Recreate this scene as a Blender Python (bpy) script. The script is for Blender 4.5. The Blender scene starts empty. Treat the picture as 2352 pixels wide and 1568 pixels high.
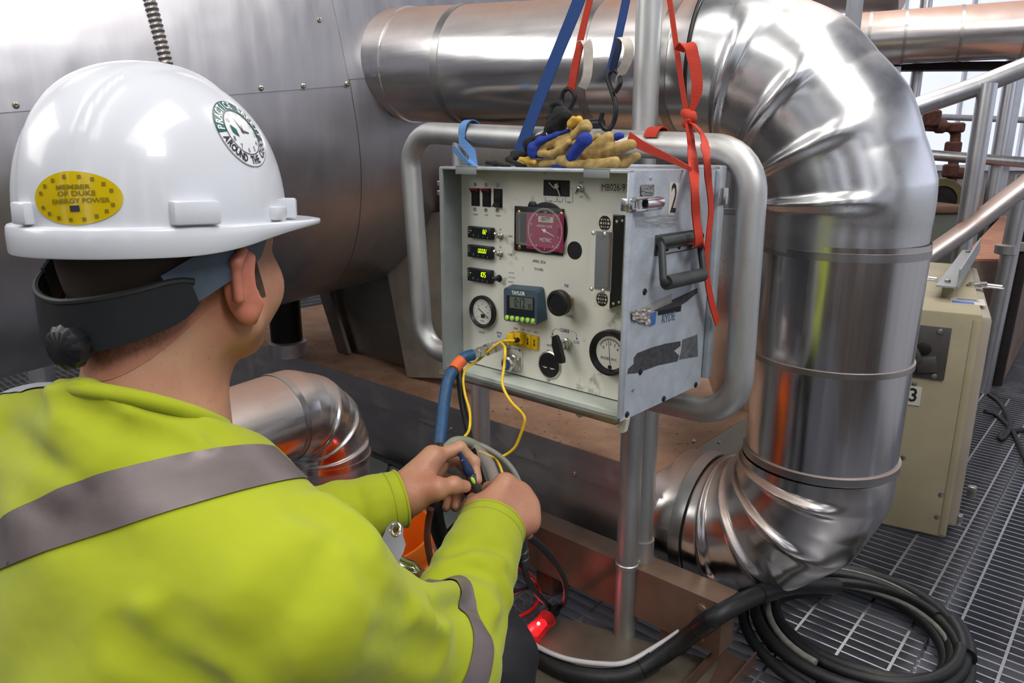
import bpy, bmesh, math, random
import numpy as np
from mathutils import Vector, Matrix, noise as mnoise
random.seed(7)
SC = bpy.context.scene
COL = SC.collection
# ------------------------------------------------------------------ camera
CH = 1.08                      # lens height above the grating
TH = math.radians(14.7)
FP = 1675.0                    # focal length in pixels of the 2352 wide frame
cd = bpy.data.cameras.new('camera'); cam = bpy.data.objects.new('camera', cd); COL.objects.link(cam)
cam.location = (0, 0, CH); cam.rotation_euler = (math.pi/2 - TH, 0, 0)
cd.sensor_width = 36; cd.lens = FP/2352*36; cd.clip_start = .02; cd.clip_end = 60
SC.camera = cam
# ------------------------------------------------------------------ exposure, world, lamps
SC.view_settings.view_transform = 'Standard'; SC.view_settings.look = 'None'
SC.view_settings.gamma = 1; SC.view_settings.use_curve_mapping = False
SC.view_settings.exposure = 0.15
SC.cycles.max_bounces = 6; SC.cycles.diffuse_bounces = 3; SC.cycles.glossy_bounces = 4
SC.cycles.transparent_max_bounces = 8; SC.cycles.caustics_reflective = False; SC.cycles.caustics_refractive = False
SC.cycles.sample_clamp_indirect = 6
SC.cycles.use_denoising = True
W = bpy.data.worlds.new('world'); SC.world = W; W.use_nodes = True
W.node_tree.nodes['Background'].inputs[0].default_value = (.80, .86, 1, 1)
W.node_tree.nodes['Background'].inputs[1].default_value = .3
def area(name, loc, target, sx, sy, power, col=(1, 1, 1)):
    l = bpy.data.lights.new(name, 'AREA'); l.shape = 'RECTANGLE'; l.size = sx; l.size_y = sy
    l.energy = power; l.color = col
    o = bpy.data.objects.new(name, l); COL.objects.link(o); o.location = loc
    o.rotation_euler = (Vector(target)-Vector(loc)).to_track_quat('-Z', 'Y').to_euler()
    return o
area('unseen_lamp', (-1.2, -.3, 3.9), (-1.2, -.3, 0), .9, 3.2, 34, (1, .97, .93))
area('unseen_lamp', (1.2, -.3, 3.9), (1.2, -.3, 0), 1.2, 3.2, 72, (1, .97, .93))
area('unseen_lamp', (-3.0, 4.0, 3.9), (-3.0, 4.0, 0), .9, 3.2, 12, (1, .97, .93))
area('unseen_lamp', (1.9, 4.0, 3.9), (1.9, 4.0, 0), .9, 3.2, 80, (1, .97, .93))
area('unseen_lamp', (-3.7, .3, 3.0), (.0, 1.2, .8), 2.4, 2.0, 78, (1, .98, .95))  # fill light added on the left to brighten the box panel, no fixture
area('unseen_lamp', (1.6, -.9, 3.2), (.1, 1.2, .8), .8, .8, 34, (1, .98, .95))  # key light added above and behind the camera, no fixture
# ------------------------------------------------------------------ pixel <-> place
ct, st = math.cos(TH), math.sin(TH)
CAM = Vector((0, 0, CH))
def ray(px, py):
    a = (px-1176)/FP; b = -(py-784)/FP
    return Vector((a, ct+b*st, -st+b*ct))
def P(px, py, d): return CAM + ray(px, py)*d
def onz(px, py, z):
    r = ray(px, py); return CAM + r*((z-CH)/r.z)
def onplane(px, py, o, n):
    r = ray(px, py); return CAM + r*((o-CAM).dot(n)/r.dot(n))
# ------------------------------------------------------------------ materials
def nt(name):
    m = bpy.data.materials.new(name); m.use_nodes = True
    return m, m.node_tree, m.node_tree.nodes['Principled BSDF']
def lin(c):
    return tuple(((x/12.92) if x <= .04045 else ((x+.055)/1.055)**2.4) for x in c)
def S(r, g, b): return lin((r/255, g/255, b/255))
def nd(t, kind, **kw):
    n = t.nodes.new(kind)
    for k, v in kw.items(): setattr(n, k, v)
    return n
def noise(t, scale, detail=4, vec=None, rough=.55):
    n = nd(t, 'ShaderNodeTexNoise'); n.inputs['Scale'].default_value = scale
    n.inputs['Detail'].default_value = detail; n.inputs['Roughness'].default_value = rough
    if vec is None:
        tc = nd(t, 'ShaderNodeTexCoord'); vec = tc.outputs['Object']
    t.links.new(vec, n.inputs['Vector'])
    return n
def ramp(t, src, p0, p1, c0=(0, 0, 0, 1), c1=(1, 1, 1, 1)):
    r = nd(t, 'ShaderNodeValToRGB'); e = r.color_ramp.elements
    e[0].position = p0; e[1].position = p1; e[0].color = c0; e[1].color = c1
    t.links.new(src, r.inputs[0]); return r
def mixc(t, fac, a, b):
    m = nd(t, 'ShaderNodeMix'); m.data_type = 'RGBA'
    if isinstance(fac, (int, float)): m.inputs[0].default_value = fac
    else: t.links.new(fac, m.inputs[0])
    for k, v in ((6, a), (7, b)):
        if isinstance(v, tuple): m.inputs[k].default_value = (*v[:3], 1)
        else: t.links.new(v, m.inputs[k])
    return m.outputs[2]
def math_(t, op, a, b=None, clamp=False):
    n = nd(t, 'ShaderNodeMath'); n.operation = op; n.use_clamp = clamp
    for i, v in enumerate((a, b)):
        if v is None: continue
        if isinstance(v, (int, float)): n.inputs[i].default_value = v
        else: t.links.new(v, n.inputs[i])
    return n.outputs[0]
def M(name, col, rough=.5, metal=0, var=.12, scale=18, bump=0, bscale=200, spec=.5, coat=0, sheen=0, emit=0, trans=0, ior=1.45, alpha=1):
    m, t, b = nt(name)
    n = noise(t, scale)
    lo = tuple(x*(1-var) for x in col); hi = tuple(min(1, x*(1+var)) for x in col)
    r = ramp(t, n.outputs[0], .3, .7, (*lo, 1), (*hi, 1))
    t.links.new(r.outputs[0], b.inputs['Base Color'])
    b.inputs['Roughness'].default_value = rough; b.inputs['Metallic'].default_value = metal
    b.inputs['Specular IOR Level'].default_value = spec; b.inputs['Coat Weight'].default_value = coat
    b.inputs['Sheen Weight'].default_value = sheen
    b.inputs['Transmission Weight'].default_value = trans; b.inputs['IOR'].default_value = ior
    b.inputs['Alpha'].default_value = alpha
    if emit:
        b.inputs['Emission Color'].default_value = (*col, 1); b.inputs['Emission Strength'].default_value = emit
    if bump:
        n2 = noise(t, bscale, 3); bp = nd(t, 'ShaderNodeBump'); bp.inputs['Strength'].default_value = bump
        bp.inputs['Distance'].default_value = .002
        t.links.new(n2.outputs[0], bp.inputs['Height']); t.links.new(bp.outputs[0], b.inputs['Normal'])
    return m
def METAL(name, base=(.78, .78, .79), rough=.24, dust=(.36, .25, .19), amount=.5, top=.55, streak=(3, 3, 60), streakb=.25, wave=.12, blot=.35):
    """rolled sheet metal: rolling streaks, shallow dents, dust that lies on what faces up, old stains"""
    m, t, b = nt(name)
    tc = nd(t, 'ShaderNodeTexCoord')
    mp = nd(t, 'ShaderNodeMapping'); mp.inputs['Scale'].default_value = streak
    t.links.new(tc.outputs['Object'], mp.inputs[0])
    sn = noise(t, 1.0, 5, mp.outputs[0], .7)
    bl = noise(t, 5, 6); bl2 = noise(t, 13, 5)
    geo = nd(t, 'ShaderNodeNewGeometry'); sep = nd(t, 'ShaderNodeSeparateXYZ')
    t.links.new(geo.outputs['Normal'], sep.inputs[0])
    up = nd(t, 'ShaderNodeMapRange'); up.inputs[1].default_value = top; up.inputs[2].default_value = 1.0
    up.interpolation_type = 'SMOOTHSTEP'
    wob = math_(t, 'ADD', sep.outputs['Z'], math_(t, 'MULTIPLY', math_(t, 'SUBTRACT', bl.outputs[0], .5), .5))
    t.links.new(wob, up.inputs[0])
    stain = ramp(t, math_(t, 'MULTIPLY', bl.outputs[0], bl2.outputs[0]), .27, .60)
    d1 = math_(t, 'MULTIPLY', up.outputs[0], amount)
    d2 = math_(t, 'MULTIPLY', stain.outputs[0], blot)
    df = math_(t, 'ADD', d1, d2, True)
    c0 = tuple(x*.86 for x in base)
    mc = ramp(t, sn.outputs[0], .3, .7, (*c0, 1), (*base, 1))
    t.links.new(mixc(t, df, mc.outputs[0], dust), b.inputs['Base Color'])
    t.links.new(math_(t, 'SUBTRACT', 1, df, True), b.inputs['Metallic'])
    rr = math_(t, 'ADD', math_(t, 'MULTIPLY', sn.outputs[0], .16), rough-.08)
    t.links.new(math_(t, 'ADD', rr, math_(t, 'MULTIPLY', df, .5), True), b.inputs['Roughness'])
    bp = nd(t, 'ShaderNodeBump'); bp.inputs['Strength'].default_value = streakb; bp.inputs['Distance'].default_value = .0006
    t.links.new(sn.outputs[0], bp.inputs['Height'])
    bp2 = nd(t, 'ShaderNodeBump'); bp2.inputs['Strength'].default_value = wave; bp2.inputs['Distance'].default_value = .03
    w = noise(t, 5, 2); t.links.new(w.outputs[0], bp2.inputs['Height']); t.links.new(bp.outputs[0], bp2.inputs['Normal'])
    t.links.new(bp2.outputs[0], b.inputs['Normal'])
    return m
# ------------------------------------------------------------------ mesh builder
def catmull(pts, n=8, closed=False):
    p = [Vector(q) for q in pts]
    if len(p) < 3 and not closed:
        return [p[0].lerp(p[-1], i/n) for i in range(n+1)]
    out = []; N = len(p); rng = range(N if closed else N-1)
    for i in rng:
        if closed: a, b, c, d = p[(i-1) % N], p[i], p[(i+1) % N], p[(i+2) % N]
        else:
            b, c = p[i], p[i+1]; a = p[i-1] if i > 0 else b*2-c; d = p[i+2] if i+2 < N else c*2-b
        for k in range(n):
            t = k/n
            out.append(.5*((2*b)+(c-a)*t+(2*a-5*b+4*c-d)*t*t+(3*b-3*c+d-a)*t**3))
    if not closed: out.append(p[-1])
    return out
def fillet(pts, r, n=6, closed=False):
    out = []; N = len(pts); pts = [Vector(q) for q in pts]
    for i in range(N):
        if not closed and i in (0, N-1): out.append(pts[i]); continue
        a, b, c = pts[i-1], pts[i], pts[(i+1) % N]
        d1, d2 = (a-b).normalized(), (c-b).normalized()
        ang = d1.angle(d2); rr = min(r/math.tan(ang/2), (a-b).length*.49, (c-b).length*.49)
        p1, p2 = b+d1*rr, b+d2*rr
        R = rr*math.tan(ang/2); bis = (d1+d2).normalized(); cen = b+bis*(R/math.sin(ang/2))
        for k in range(n+1):
            t = k/n; v = ((p1-cen)*(1-t)+(p2-cen)*t); out.append(cen+v.normalized()*R)
    return out
ORG = {}
class MB:
    def __init__(s, fr=None): s.v = []; s.f = []; s.fr = fr or Matrix(); s.uvm = None; s.mi = []
    def pt(s, p): return s.fr @ Vector(p)
    def add(s, vs, fs, mi=0):
        o = len(s.v); s.v += [s.pt(p) for p in vs]; s.f += [[i+o for i in f] for f in fs]; s.mi += [mi]*len(fs)
    def box(s, c, d, rot=None, mi=0, bev=0):
        c = Vector(c); hx, hy, hz = d[0]/2, d[1]/2, d[2]/2
        if bev:
            bm = bmesh.new(); bmesh.ops.create_cube(bm, size=1)
            bmesh.ops.scale(bm, vec=d, verts=bm.verts)
            bmesh.ops.bevel(bm, geom=bm.edges[:], offset=bev, segments=2, profile=.5, affect='EDGES')
            bm.verts.index_update()
            vs = [v.co.copy() for v in bm.verts]; fs = [[v.index for v in f.verts] for f in bm.faces]; bm.free()
        else:
            vs = [Vector((x, y, z)) for x in (-hx, hx) for y in (-hy, hy) for z in (-hz, hz)]
            fs = [[0, 1, 3, 2], [4, 6, 7, 5], [0, 4, 5, 1], [2, 3, 7, 6], [0, 2, 6, 4], [1, 5, 7, 3]]
        if rot is not None: vs = [rot @ v for v in vs]
        s.add([v+c for v in vs], fs, mi); return s
    def hexa(s, a, b, mi=0):   # two quads, joined
        s.add(list(a)+list(b), [[0, 1, 2, 3], [7, 6, 5, 4]]+[[i, i+4, (i+1) % 4+4, (i+1) % 4] for i in range(4)], mi); return s
    def tube(s, path, r, n=12, caps=True, closed=False, mi=0, sq=None):
        path = [Vector(p) for p in path]; N = len(path)
        rs = r if isinstance(r, (list, tuple)) else [r]*N
        tang = []
        for i in range(N):
            if closed: t = path[(i+1) % N]-path[i-1]
            else: t = path[min(i+1, N-1)]-path[max(i-1, 0)]
            tang.append(t.normalized() if t.length > 1e-9 else (tang[-1] if tang else Vector((0, 0, 1))))
        t0 = tang[0]; ref = Vector((0, 0, 1)) if abs(t0.z) < .9 else Vector((1, 0, 0))
        x = t0.cross(ref).normalized(); vs = []
        for i in range(N):
            x = (x-tang[i]*x.dot(tang[i])).normalized(); y = tang[i].cross(x)
            for k in range(n):
                a = 2*math.pi*k/n; vs.append(path[i]+(x*math.cos(a)+y*math.sin(a))*rs[i])
        fs = []
        for i in range(N if closed else N-1):
            j = (i+1) % N
            for k in range(n):
                k2 = (k+1) % n; fs.append([i*n+k, i*n+k2, j*n+k2, j*n+k])
        if caps and not closed: fs += [list(range(n))[::-1], [(N-1)*n+k for k in range(n)]]
        s.add(vs, fs, mi); return s
    def cyl(s, a, b, r0, r1=None, n=24, mi=0, caps=True):
        return s.tube([a, b], [r0, r0 if r1 is None else r1], n, caps, mi=mi)
    def lathe(s, o, ax, prof, n=32, mi=0, cap0=True, cap1=True):   # prof: (radius, height along axis)
        ax = Vector(ax).normalized(); ref = Vector((0, 0, 1)) if abs(ax.z) < .9 else Vector((1, 0, 0))
        x = ax.cross(ref).normalized(); y = ax.cross(x); o = Vector(o); vs = []
        for (r, h) in prof:
            for k in range(n):
                a = 2*math.pi*k/n; vs.append(o+ax*h+(x*math.cos(a)+y*math.sin(a))*r)
        fs = []
        for i in range(len(prof)-1):
            for k in range(n):
                k2 = (k+1) % n; fs.append([i*n+k, i*n+k2, (i+1)*n+k2, (i+1)*n+k])
        if cap0: fs.append(list(range(n))[::-1])
        if cap1: fs.append([(len(prof)-1)*n+k for k in range(n)])
        s.add(vs, fs, mi); return s
    def prism(s, poly, z0, z1, mi=0, x=(1, 0, 0), y=(0, 1, 0), z=(0, 0, 1), o=(0, 0, 0)):
        x, y, z, o = Vector(x), Vector(y), Vector(z), Vector(o); n = len(poly)
        vs = [o+x*p[0]+y*p[1]+z*z0 for p in poly]+[o+x*p[0]+y*p[1]+z*z1 for p in poly]
        s.add(vs, [list(range(n))[::-1], list(range(n, 2*n))]+[[i, (i+1) % n, (i+1) % n+n, i+n] for i in range(n)], mi); return s
    def strap(s, path, w, wd, th=.0015, mi=0):   # flat webbing: wd = width direction, one or one per point
        path = [Vector(p) for p in path]; N = len(path); vs = []
        for i in range(N):
            t = (path[min(i+1, N-1)]-path[max(i-1, 0)]).normalized()
            d = Vector(wd[i] if isinstance(wd, list) else wd); d = (d-t*d.dot(t)).normalized(); nn = t.cross(d)
            ww = w[i] if isinstance(w, list) else w
            for a, b in ((-1, -1), (1, -1), (1, 1), (-1, 1)): vs.append(path[i]+d*(a*ww/2)+nn*(b*th/2))
        fs = [[3, 2, 1, 0], [4*(N-1)+k for k in range(4)]]
        for i in range(N-1):
            for k in range(4): fs.append([4*i+k, 4*i+(k+1) % 4, 4*i+4+(k+1) % 4, 4*i+4+k])
        s.add(vs, fs, mi); return s
    def grid(s, rows, mi=0, wrap=False):
        nr, nc = len(rows), len(rows[0]); fs = []
        for i in range(nr-1):
            for k in range(nc if wrap else nc-1):
                k2 = (k+1) % nc; fs.append([i*nc+k, i*nc+k2, (i+1)*nc+k2, (i+1)*nc+k])
        s.add([p for r in rows for p in r], fs, mi); return s
    def build(s, name, mat, parent=None, smooth=True, label=None, cat=None, group=None, kind=None, ang=38, recalc=True):
        if parent is not None: og = ORG[parent]
        else:
            xs = [v.x for v in s.v]; ys = [v.y for v in s.v]; zs = [v.z for v in s.v]
            og = Vector(((min(xs)+max(xs))/2, (min(ys)+max(ys))/2, min(zs)))
        me = bpy.data.meshes.new(name); me.from_pydata([v-og for v in s.v], [], s.f)
        for m in (mat if isinstance(mat, (list, tuple)) else [mat]): me.materials.append(m)
        if any(s.mi): me.polygons.foreach_set('material_index', s.mi)
        bm = bmesh.new(); bm.from_mesh(me)
        if recalc: bmesh.ops.recalc_face_normals(bm, faces=bm.faces)
        if smooth:
            ca = math.radians(ang)
            for e in bm.edges:
                if len(e.link_faces) == 2 and e.calc_face_angle(0) > ca: e.smooth = False
            for f in bm.faces: f.smooth = True
        bm.to_mesh(me); bm.free()
        return link(name, me, og, parent, label, cat, group, kind)
def link(name, me, og, parent=None, label=None, cat=None, group=None, kind=None):
    o = bpy.data.objects.new(name, me); COL.objects.link(o)
    if parent is not None: o.parent = parent; ORG[o] = ORG[parent]
    else: o.location = og; ORG[o] = Vector(og)
    if label: o['label'] = label
    if cat: o['category'] = cat
    if group: o['group'] = group
    if kind: o['kind'] = kind
    return o
def thing(name, loc, label, cat, group=None, kind=None):
    return link(name, None, Vector(loc), None, label, cat, group, kind)
def frame(o, x, y, z):
    m = Matrix.Identity(4)
    for i, a in enumerate((x, y, z)):
        for r in range(3): m[r][i] = a[r]
    for r in range(3): m[r][3] = o[r]
    return m
FONTRES = 2
def text_mb(mb, s, size, x=0, y=0, z=.0004, sx=1, align='CENTER', bold=0, rot=0, mi=0):
    """letters as flat print in the builder's own frame"""
    c = bpy.data.curves.new('t', 'FONT'); c.body = s; c.size = size; c.align_x = align; c.align_y = 'CENTER'
    c.resolution_u = FONTRES; c.offset = bold
    o = bpy.data.objects.new('t', c); me = bpy.data.meshes.new_from_object(o)
    cr, sr = math.cos(rot), math.sin(rot)
    vs = []
    for v in me.vertices:
        a, b = v.co.x*sx, v.co.y
        vs.append((x+a*cr-b*sr, y+a*sr+b*cr, z))
    mb.add(vs, [list(p.vertices) for p in me.polygons], mi)
    bpy.data.objects.remove(o); bpy.data.meshes.remove(me); bpy.data.curves.remove(c)
    return mb
def text_pts(s, size, sx=1, bold=0):
    c = bpy.data.curves.new('t', 'FONT'); c.body = s; c.size = size; c.align_x = 'CENTER'; c.align_y = 'CENTER'
    c.resolution_u = FONTRES; c.offset = bold
    o = bpy.data.objects.new('t', c); me = bpy.data.meshes.new_from_object(o)
    r = ([(v.co.x*sx, v.co.y) for v in me.vertices], [list(p.vertices) for p in me.polygons])
    bpy.data.objects.remove(o); bpy.data.meshes.remove(me); bpy.data.curves.remove(c)
    return r
# ------------------------------------------------------------------ soft bodies: signed distance field -> surface nets
def smin(a, b, k):
    h = np.clip(.5+.5*(b-a)/k, 0, 1); return b*(1-h)+a*h-k*h*(1-h)
def smax(a, b, k): return -smin(-a, -b, k)
def cap(X, a, b, ra, rb):
    a = np.array(a, np.float32); b = np.array(b, np.float32); d = b-a; L = float(d @ d)+1e-12
    t = np.clip(((X-a) @ d)/L, 0, 1)
    return np.linalg.norm(X-a-t[..., None]*d, axis=-1)-(ra+(rb-ra)*t)
def ell(X, c, R, ax=None):
    p = X-np.array(c, np.float32)
    if ax is not None: p = p @ np.array(ax, np.float32).T
    q = p/np.array(R, np.float32); k0 = np.linalg.norm(q, axis=-1)
    k1 = np.linalg.norm(q/np.array(R, np.float32), axis=-1)+1e-9
    return k0*(k0-1)/k1
def nets(fn, lo, hi, h):
    lo = np.array(lo, float); hi = np.array(hi, float); n = np.ceil((hi-lo)/h).astype(int)+1
    ax = [lo[i]+h*np.arange(n[i]) for i in range(3)]
    val = np.empty(tuple(n), np.float32)
    st_ = max(1, int(400000/(n[1]*n[2])))
    for i in range(0, n[0], st_):
        g = np.stack(np.meshgrid(ax[0][i:i+st_], ax[1], ax[2], indexing='ij'), -1).astype(np.float32)
        val[i:i+st_] = fn(g)
    s = val < 0
    cs = [s[i:n[0]-1+i, j:n[1]-1+j, k:n[2]-1+k] for i in (0, 1) for j in (0, 1) for k in (0, 1)]
    cnt = sum(c.astype(np.int8) for c in cs); act = (cnt > 0) & (cnt < 8)
    idx = -np.ones(act.shape, np.int64); cells = np.argwhere(act); idx[act] = np.arange(len(cells))
    acc = np.zeros((len(cells), 3)); num = np.zeros(len(cells))
    corners = [(i, j, k) for i in (0, 1) for j in (0, 1) for k in (0, 1)]
    for a in range(8):
        for b in range(a+1, 8):
            da = np.array(corners[a]); db = np.array(corners[b])
            if np.abs(da-db).sum() != 1: continue
            va = val[tuple((cells+da).T)]; vb = val[tuple((cells+db).T)]
            x = (va < 0) != (vb < 0); t = np.where(x, va/(va-vb+1e-12), 0)
            acc += np.where(x[:, None], da+(db-da)*t[:, None], 0); num += x
    verts = lo+h*(cells+acc/num[:, None])
    faces = []
    for axis in range(3):
        sl0 = [slice(None)]*3; sl1 = [slice(None)]*3
        sl0[axis] = slice(0, -1); sl1[axis] = slice(1, None)
        ch = s[tuple(sl0)] != s[tuple(sl1)]
        e = np.argwhere(ch); u, v = (axis+1) % 3, (axis+2) % 3
        ok = (e[:, u] > 0) & (e[:, v] > 0) & (e[:, u] < n[u]-1) & (e[:, v] < n[v]-1); e = e[ok]
        inside = s[tuple(e.T)]
        eu = np.zeros(3, int); eu[u] = 1; ev = np.zeros(3, int); ev[v] = 1
        q = np.stack([idx[tuple((e-eu-ev).T)], idx[tuple((e-ev).T)], idx[tuple(e.T)], idx[tuple((e-eu).T)]], 1)
        q[~inside] = q[~inside][:, ::-1]
        faces.append(q)
    return verts, np.concatenate(faces)
def mesh_np(name, V, F, mat, parent=None, label=None, cat=None, group=None, cut=None, push=0):
    """numpy mesh -> object. cut = [(point, normal)...] keeps what lies on the normal's side; push moves it outwards"""
    og = ORG[parent] if parent is not None else Vector(((V[:, 0].min()+V[:, 0].max())/2, (V[:, 1].min()+V[:, 1].max())/2, V[:, 2].min()))
    me = bpy.data.meshes.new(name)
    me.from_pydata((V-np.array(og)).tolist(), [], F.tolist())
    for m in (mat if isinstance(mat, (list, tuple)) else [mat]): me.materials.append(m)
    if cut or push:
        bm = bmesh.new(); bm.from_mesh(me); bm.normal_update()
        for p, nn in (cut or []):
            bmesh.ops.bisect_plane(bm, geom=bm.verts[:]+bm.edges[:]+bm.faces[:], plane_co=Vector(p)-og, plane_no=Vector(nn), clear_inner=True)
        if push:
            bm.normal_update(); bm.verts.ensure_lookup_table()
            for v, nn in [(v, v.normal.copy()) for v in bm.verts]: v.co += nn*push
        bm.to_mesh(me); bm.free()
    me.polygons.foreach_set('use_smooth', [True]*len(me.polygons))
    return link(name, me, og, parent, label, cat, group)
# ------------------------------------------------------------------ shared materials
U2 = Vector((-.749, .662, 0)); V2 = Vector((.662, .749, 0)); ZZ = Vector((0, 0, 1))
BRD = S(150, 112, 92)
m_wall = M('painted_siding', S(214, 216, 222), .7, var=.05, scale=3)
m_wall2 = M('painted_block', S(150, 146, 144), .8, var=.15, scale=4, bump=.2, bscale=30)
m_ceil = M('ceiling_deck', S(186, 186, 190), .6, var=.08, scale=2)
m_conc = M('dusty_concrete', S(120, 120, 126), .85, var=.35, scale=9, bump=.4, bscale=60)
m_galv = METAL('galvanised_grating', S(196, 198, 204), .34, S(84, 70, 62), .12, .9, (40, 40, 40), .2, 0, .5)
m_day = M('daylight_panel', S(226, 232, 250), .4, var=.03, scale=2, emit=.62)
m_glowb = M('added_glow_panel', S(232, 238, 252), .4, var=.02, scale=2, emit=1.3)  # glow of the added panes behind the camera
m_fix = M('lamp_diffuser', S(255, 250, 242), .4, var=.0, emit=3.5)
m_tank = METAL('rolled_aluminium', (.54, .53, .56), .36, BRD, .15, .9, (24, 24, 1.1), .10, .14, .08)
m_pipe = METAL('pipe_jacket', (.80, .79, .79), .2, BRD, .90, .12, (4, 4, 90), .2, .06, .18)
m_elbow = METAL('elbow_jacket', (.78, .79, .80), .27, BRD, .75, .60, (6, 6, 6), .06, .06, .20)
m_vert = METAL('pipe_jacket_upright', (.80, .80, .81), .17, BRD, .5, .8, (90, 90, 1.5), .25, .05, .08)
m_dustelbow = METAL('dusty_elbow_jacket', (.76, .73, .71), .22, BRD, .9, .35, (6, 6, 6), .08, .05, .40)
m_band = METAL('steel_band', (.5, .49, .48), .3, BRD, .5, .6, (9, 9, 9), .1, .02, .3)
m_screw = M('zinc_screw', S(176, 168, 156), .32, 1, .15, 300)
m_tube = METAL('galvanised_tube', (.62, .63, .62), .50, S(128, 100, 84), .55, .80, (30, 30, 6), .1, .03, .35)
def dustmat():
    m, t, b = nt('dusty_sheet')
    n1 = noise(t, 9, 5); n2 = noise(t, 75, 4); n3 = noise(t, 4, 3)
    c = ramp(t, n1.outputs[0], .3, .7, (*S(150, 112, 88), 1), (*S(184, 146, 120), 1))
    sp_ = ramp(t, math_(t, 'ADD', n2.outputs[0], math_(t, 'MULTIPLY', math_(t, 'SUBTRACT', n3.outputs[0], .5), .35)), .62, .70)
    t.links.new(mixc(t, math_(t, 'MULTIPLY', sp_.outputs[0], .7), c.outputs[0], S(72, 52, 42)), b.inputs['Base Color'])
    b.inputs['Roughness'].default_value = .85
    bp = nd(t, 'ShaderNodeBump'); bp.inputs['Strength'].default_value = .4; bp.inputs['Distance'].default_value = .002; t.links.new(n2.outputs[0], bp.inputs['Height']); t.links.new(bp.outputs[0], b.inputs['Normal'])
    return m
m_dusttop = dustmat()
m_trough = METAL('dull_sheet_steel', (.68, .65, .66), .40, S(124, 106, 98), .4, .7, (3, 3, 30), .1, .08, .65)
m_beam = M('primer_brown_steel', S(122, 98, 82), .45, .35, .25, 8, .12, 60)
m_dark = M('dark_cast_iron', S(40, 34, 32), .6, .4, .3, 20)
m_rust = M('rusty_iron', S(98, 62, 52), .75, .2, .35, 40, .3, 150)
m_grey = M('grey_paint', S(124, 130, 126), .55, 0, .18, 6)
m_lightedge = METAL('worn_plate', S(110, 110, 106), .4, S(88, 80, 72), .3, .9, (20, 20, 20), .1, .02, .4)
m_plate = M('scuffed_steel_plate', S(112, 104, 92), .42, .35, .25, 9, .1, 60)
# ------------------------------------------------------------------ the room
X0, X1, Y0, Y1, ZC, ZF = -4.6, 5.6, -3.2, 6.6, 4.2, -1.3
def slab(name, c, d, mat, kind='structure', parent=None):
    return MB().box(c, d).build(name, mat, parent, kind=kind, smooth=False)
slab('ceiling', ((X0+X1)/2, (Y0+Y1)/2, ZC+.06), (X1-X0+.4, Y1-Y0+.4, .12), m_ceil)
slab('wall_left', (X0-.06, (Y0+Y1)/2, (ZC+ZF)/2), (.12, Y1-Y0+.4, ZC-ZF), m_wall2)
slab('wall_right', (X1+.06, (Y0+Y1)/2, (ZC+ZF)/2), (.12, Y1-Y0+.4, ZC-ZF), m_wall)
slab('wall_front', ((X0+X1)/2, Y0-.06, (ZC+ZF)/2), (X1-X0, .12, ZC-ZF), M('dark_block_wall', S(92, 82, 76), .8, var=.2, scale=4))
wn = thing('added_glow_window', (.5, Y0, .6), None, None, kind='structure')  # unseen glowing panes, added so the upright pipe reflects bright streaks
for x in (-3.2, -1.3, .9, 2.4, 4.2):
    MB().box((x, Y0+.01, 2.1), (.42, .02, 2.9)).build('pane', m_glowb, wn, smooth=False)
    MB().box((x, Y0+.02, .63), (.5, .05, .05)).build('sill', m_wall, wn, smooth=False)
wb = thing('wall_back', (0, Y1, ZF), None, None, kind='structure')
MB().box(((X0+X1)/2, Y1+.06, (ZF+.93)/2), (X1-X0, .12, .93-ZF)).build('lower_wall', m_wall2, wb, smooth=False)
MB().box(((X0+X1)/2, Y1+.06, (3.3+ZC)/2), (X1-X0, .12, ZC-3.3)).build('upper_wall', m_wall, wb, smooth=False)
MB().box(((X0+1.0)/2, Y1+.06, (3.3+.93)/2), (1.0-X0, .12, 3.3-.93)).build('side_wall', m_wall, wb, smooth=False)
wn = thing('window_1', (3.3, Y1, .93), None, None, kind='structure')
for k in range(8):
    a = 1.0+k*.575
    MB().box((a+.2875, Y1+.05, 2.115), (.56, .02, 2.35)).build('pane', m_day, wn, smooth=False)
    MB().box((a, Y1+.03, 2.115), (.028, .05, 2.35)).build('mullion', m_wall, wn, smooth=False)
MB().box((3.3, Y1+.01, .93), (4.6, .08, .05)).build('sill', m_wall, wn, smooth=False)
# a second band of daylight panels in the right-hand wall
wn = thing('window_2', (X1, 1.5, 1.1), None, None, kind='structure')
for k in range(8):
    MB().box((X1-.01, -1.6+k*.8, 2.1), (.02, .74, 1.9)).build('pane', m_day, wn, smooth=False)
MB().box((X1-.02, 1.2, 1.13), (.06, 6.6, .05)).build('sill', m_wall, wn, smooth=False)
for (x, y) in ((-1.2, -.3), (1.2, -.3), (-3.0, 4.0), (1.9, 4.0)):
    f = MB().box((x, y, 3.98), (1.3, 3.4, .1)).build('lamp_fixture_%d' % (1+[-1.2, 1.2, -3.0, 1.9].index(x)), m_ceil, kind='structure')  # unseen light fixtures above the ceiling lamps
slab('floor', ((X0+X1)/2, (Y0+Y1)/2, ZF-.06), (X1-X0, Y1-Y0, .12), m_conc)
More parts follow.
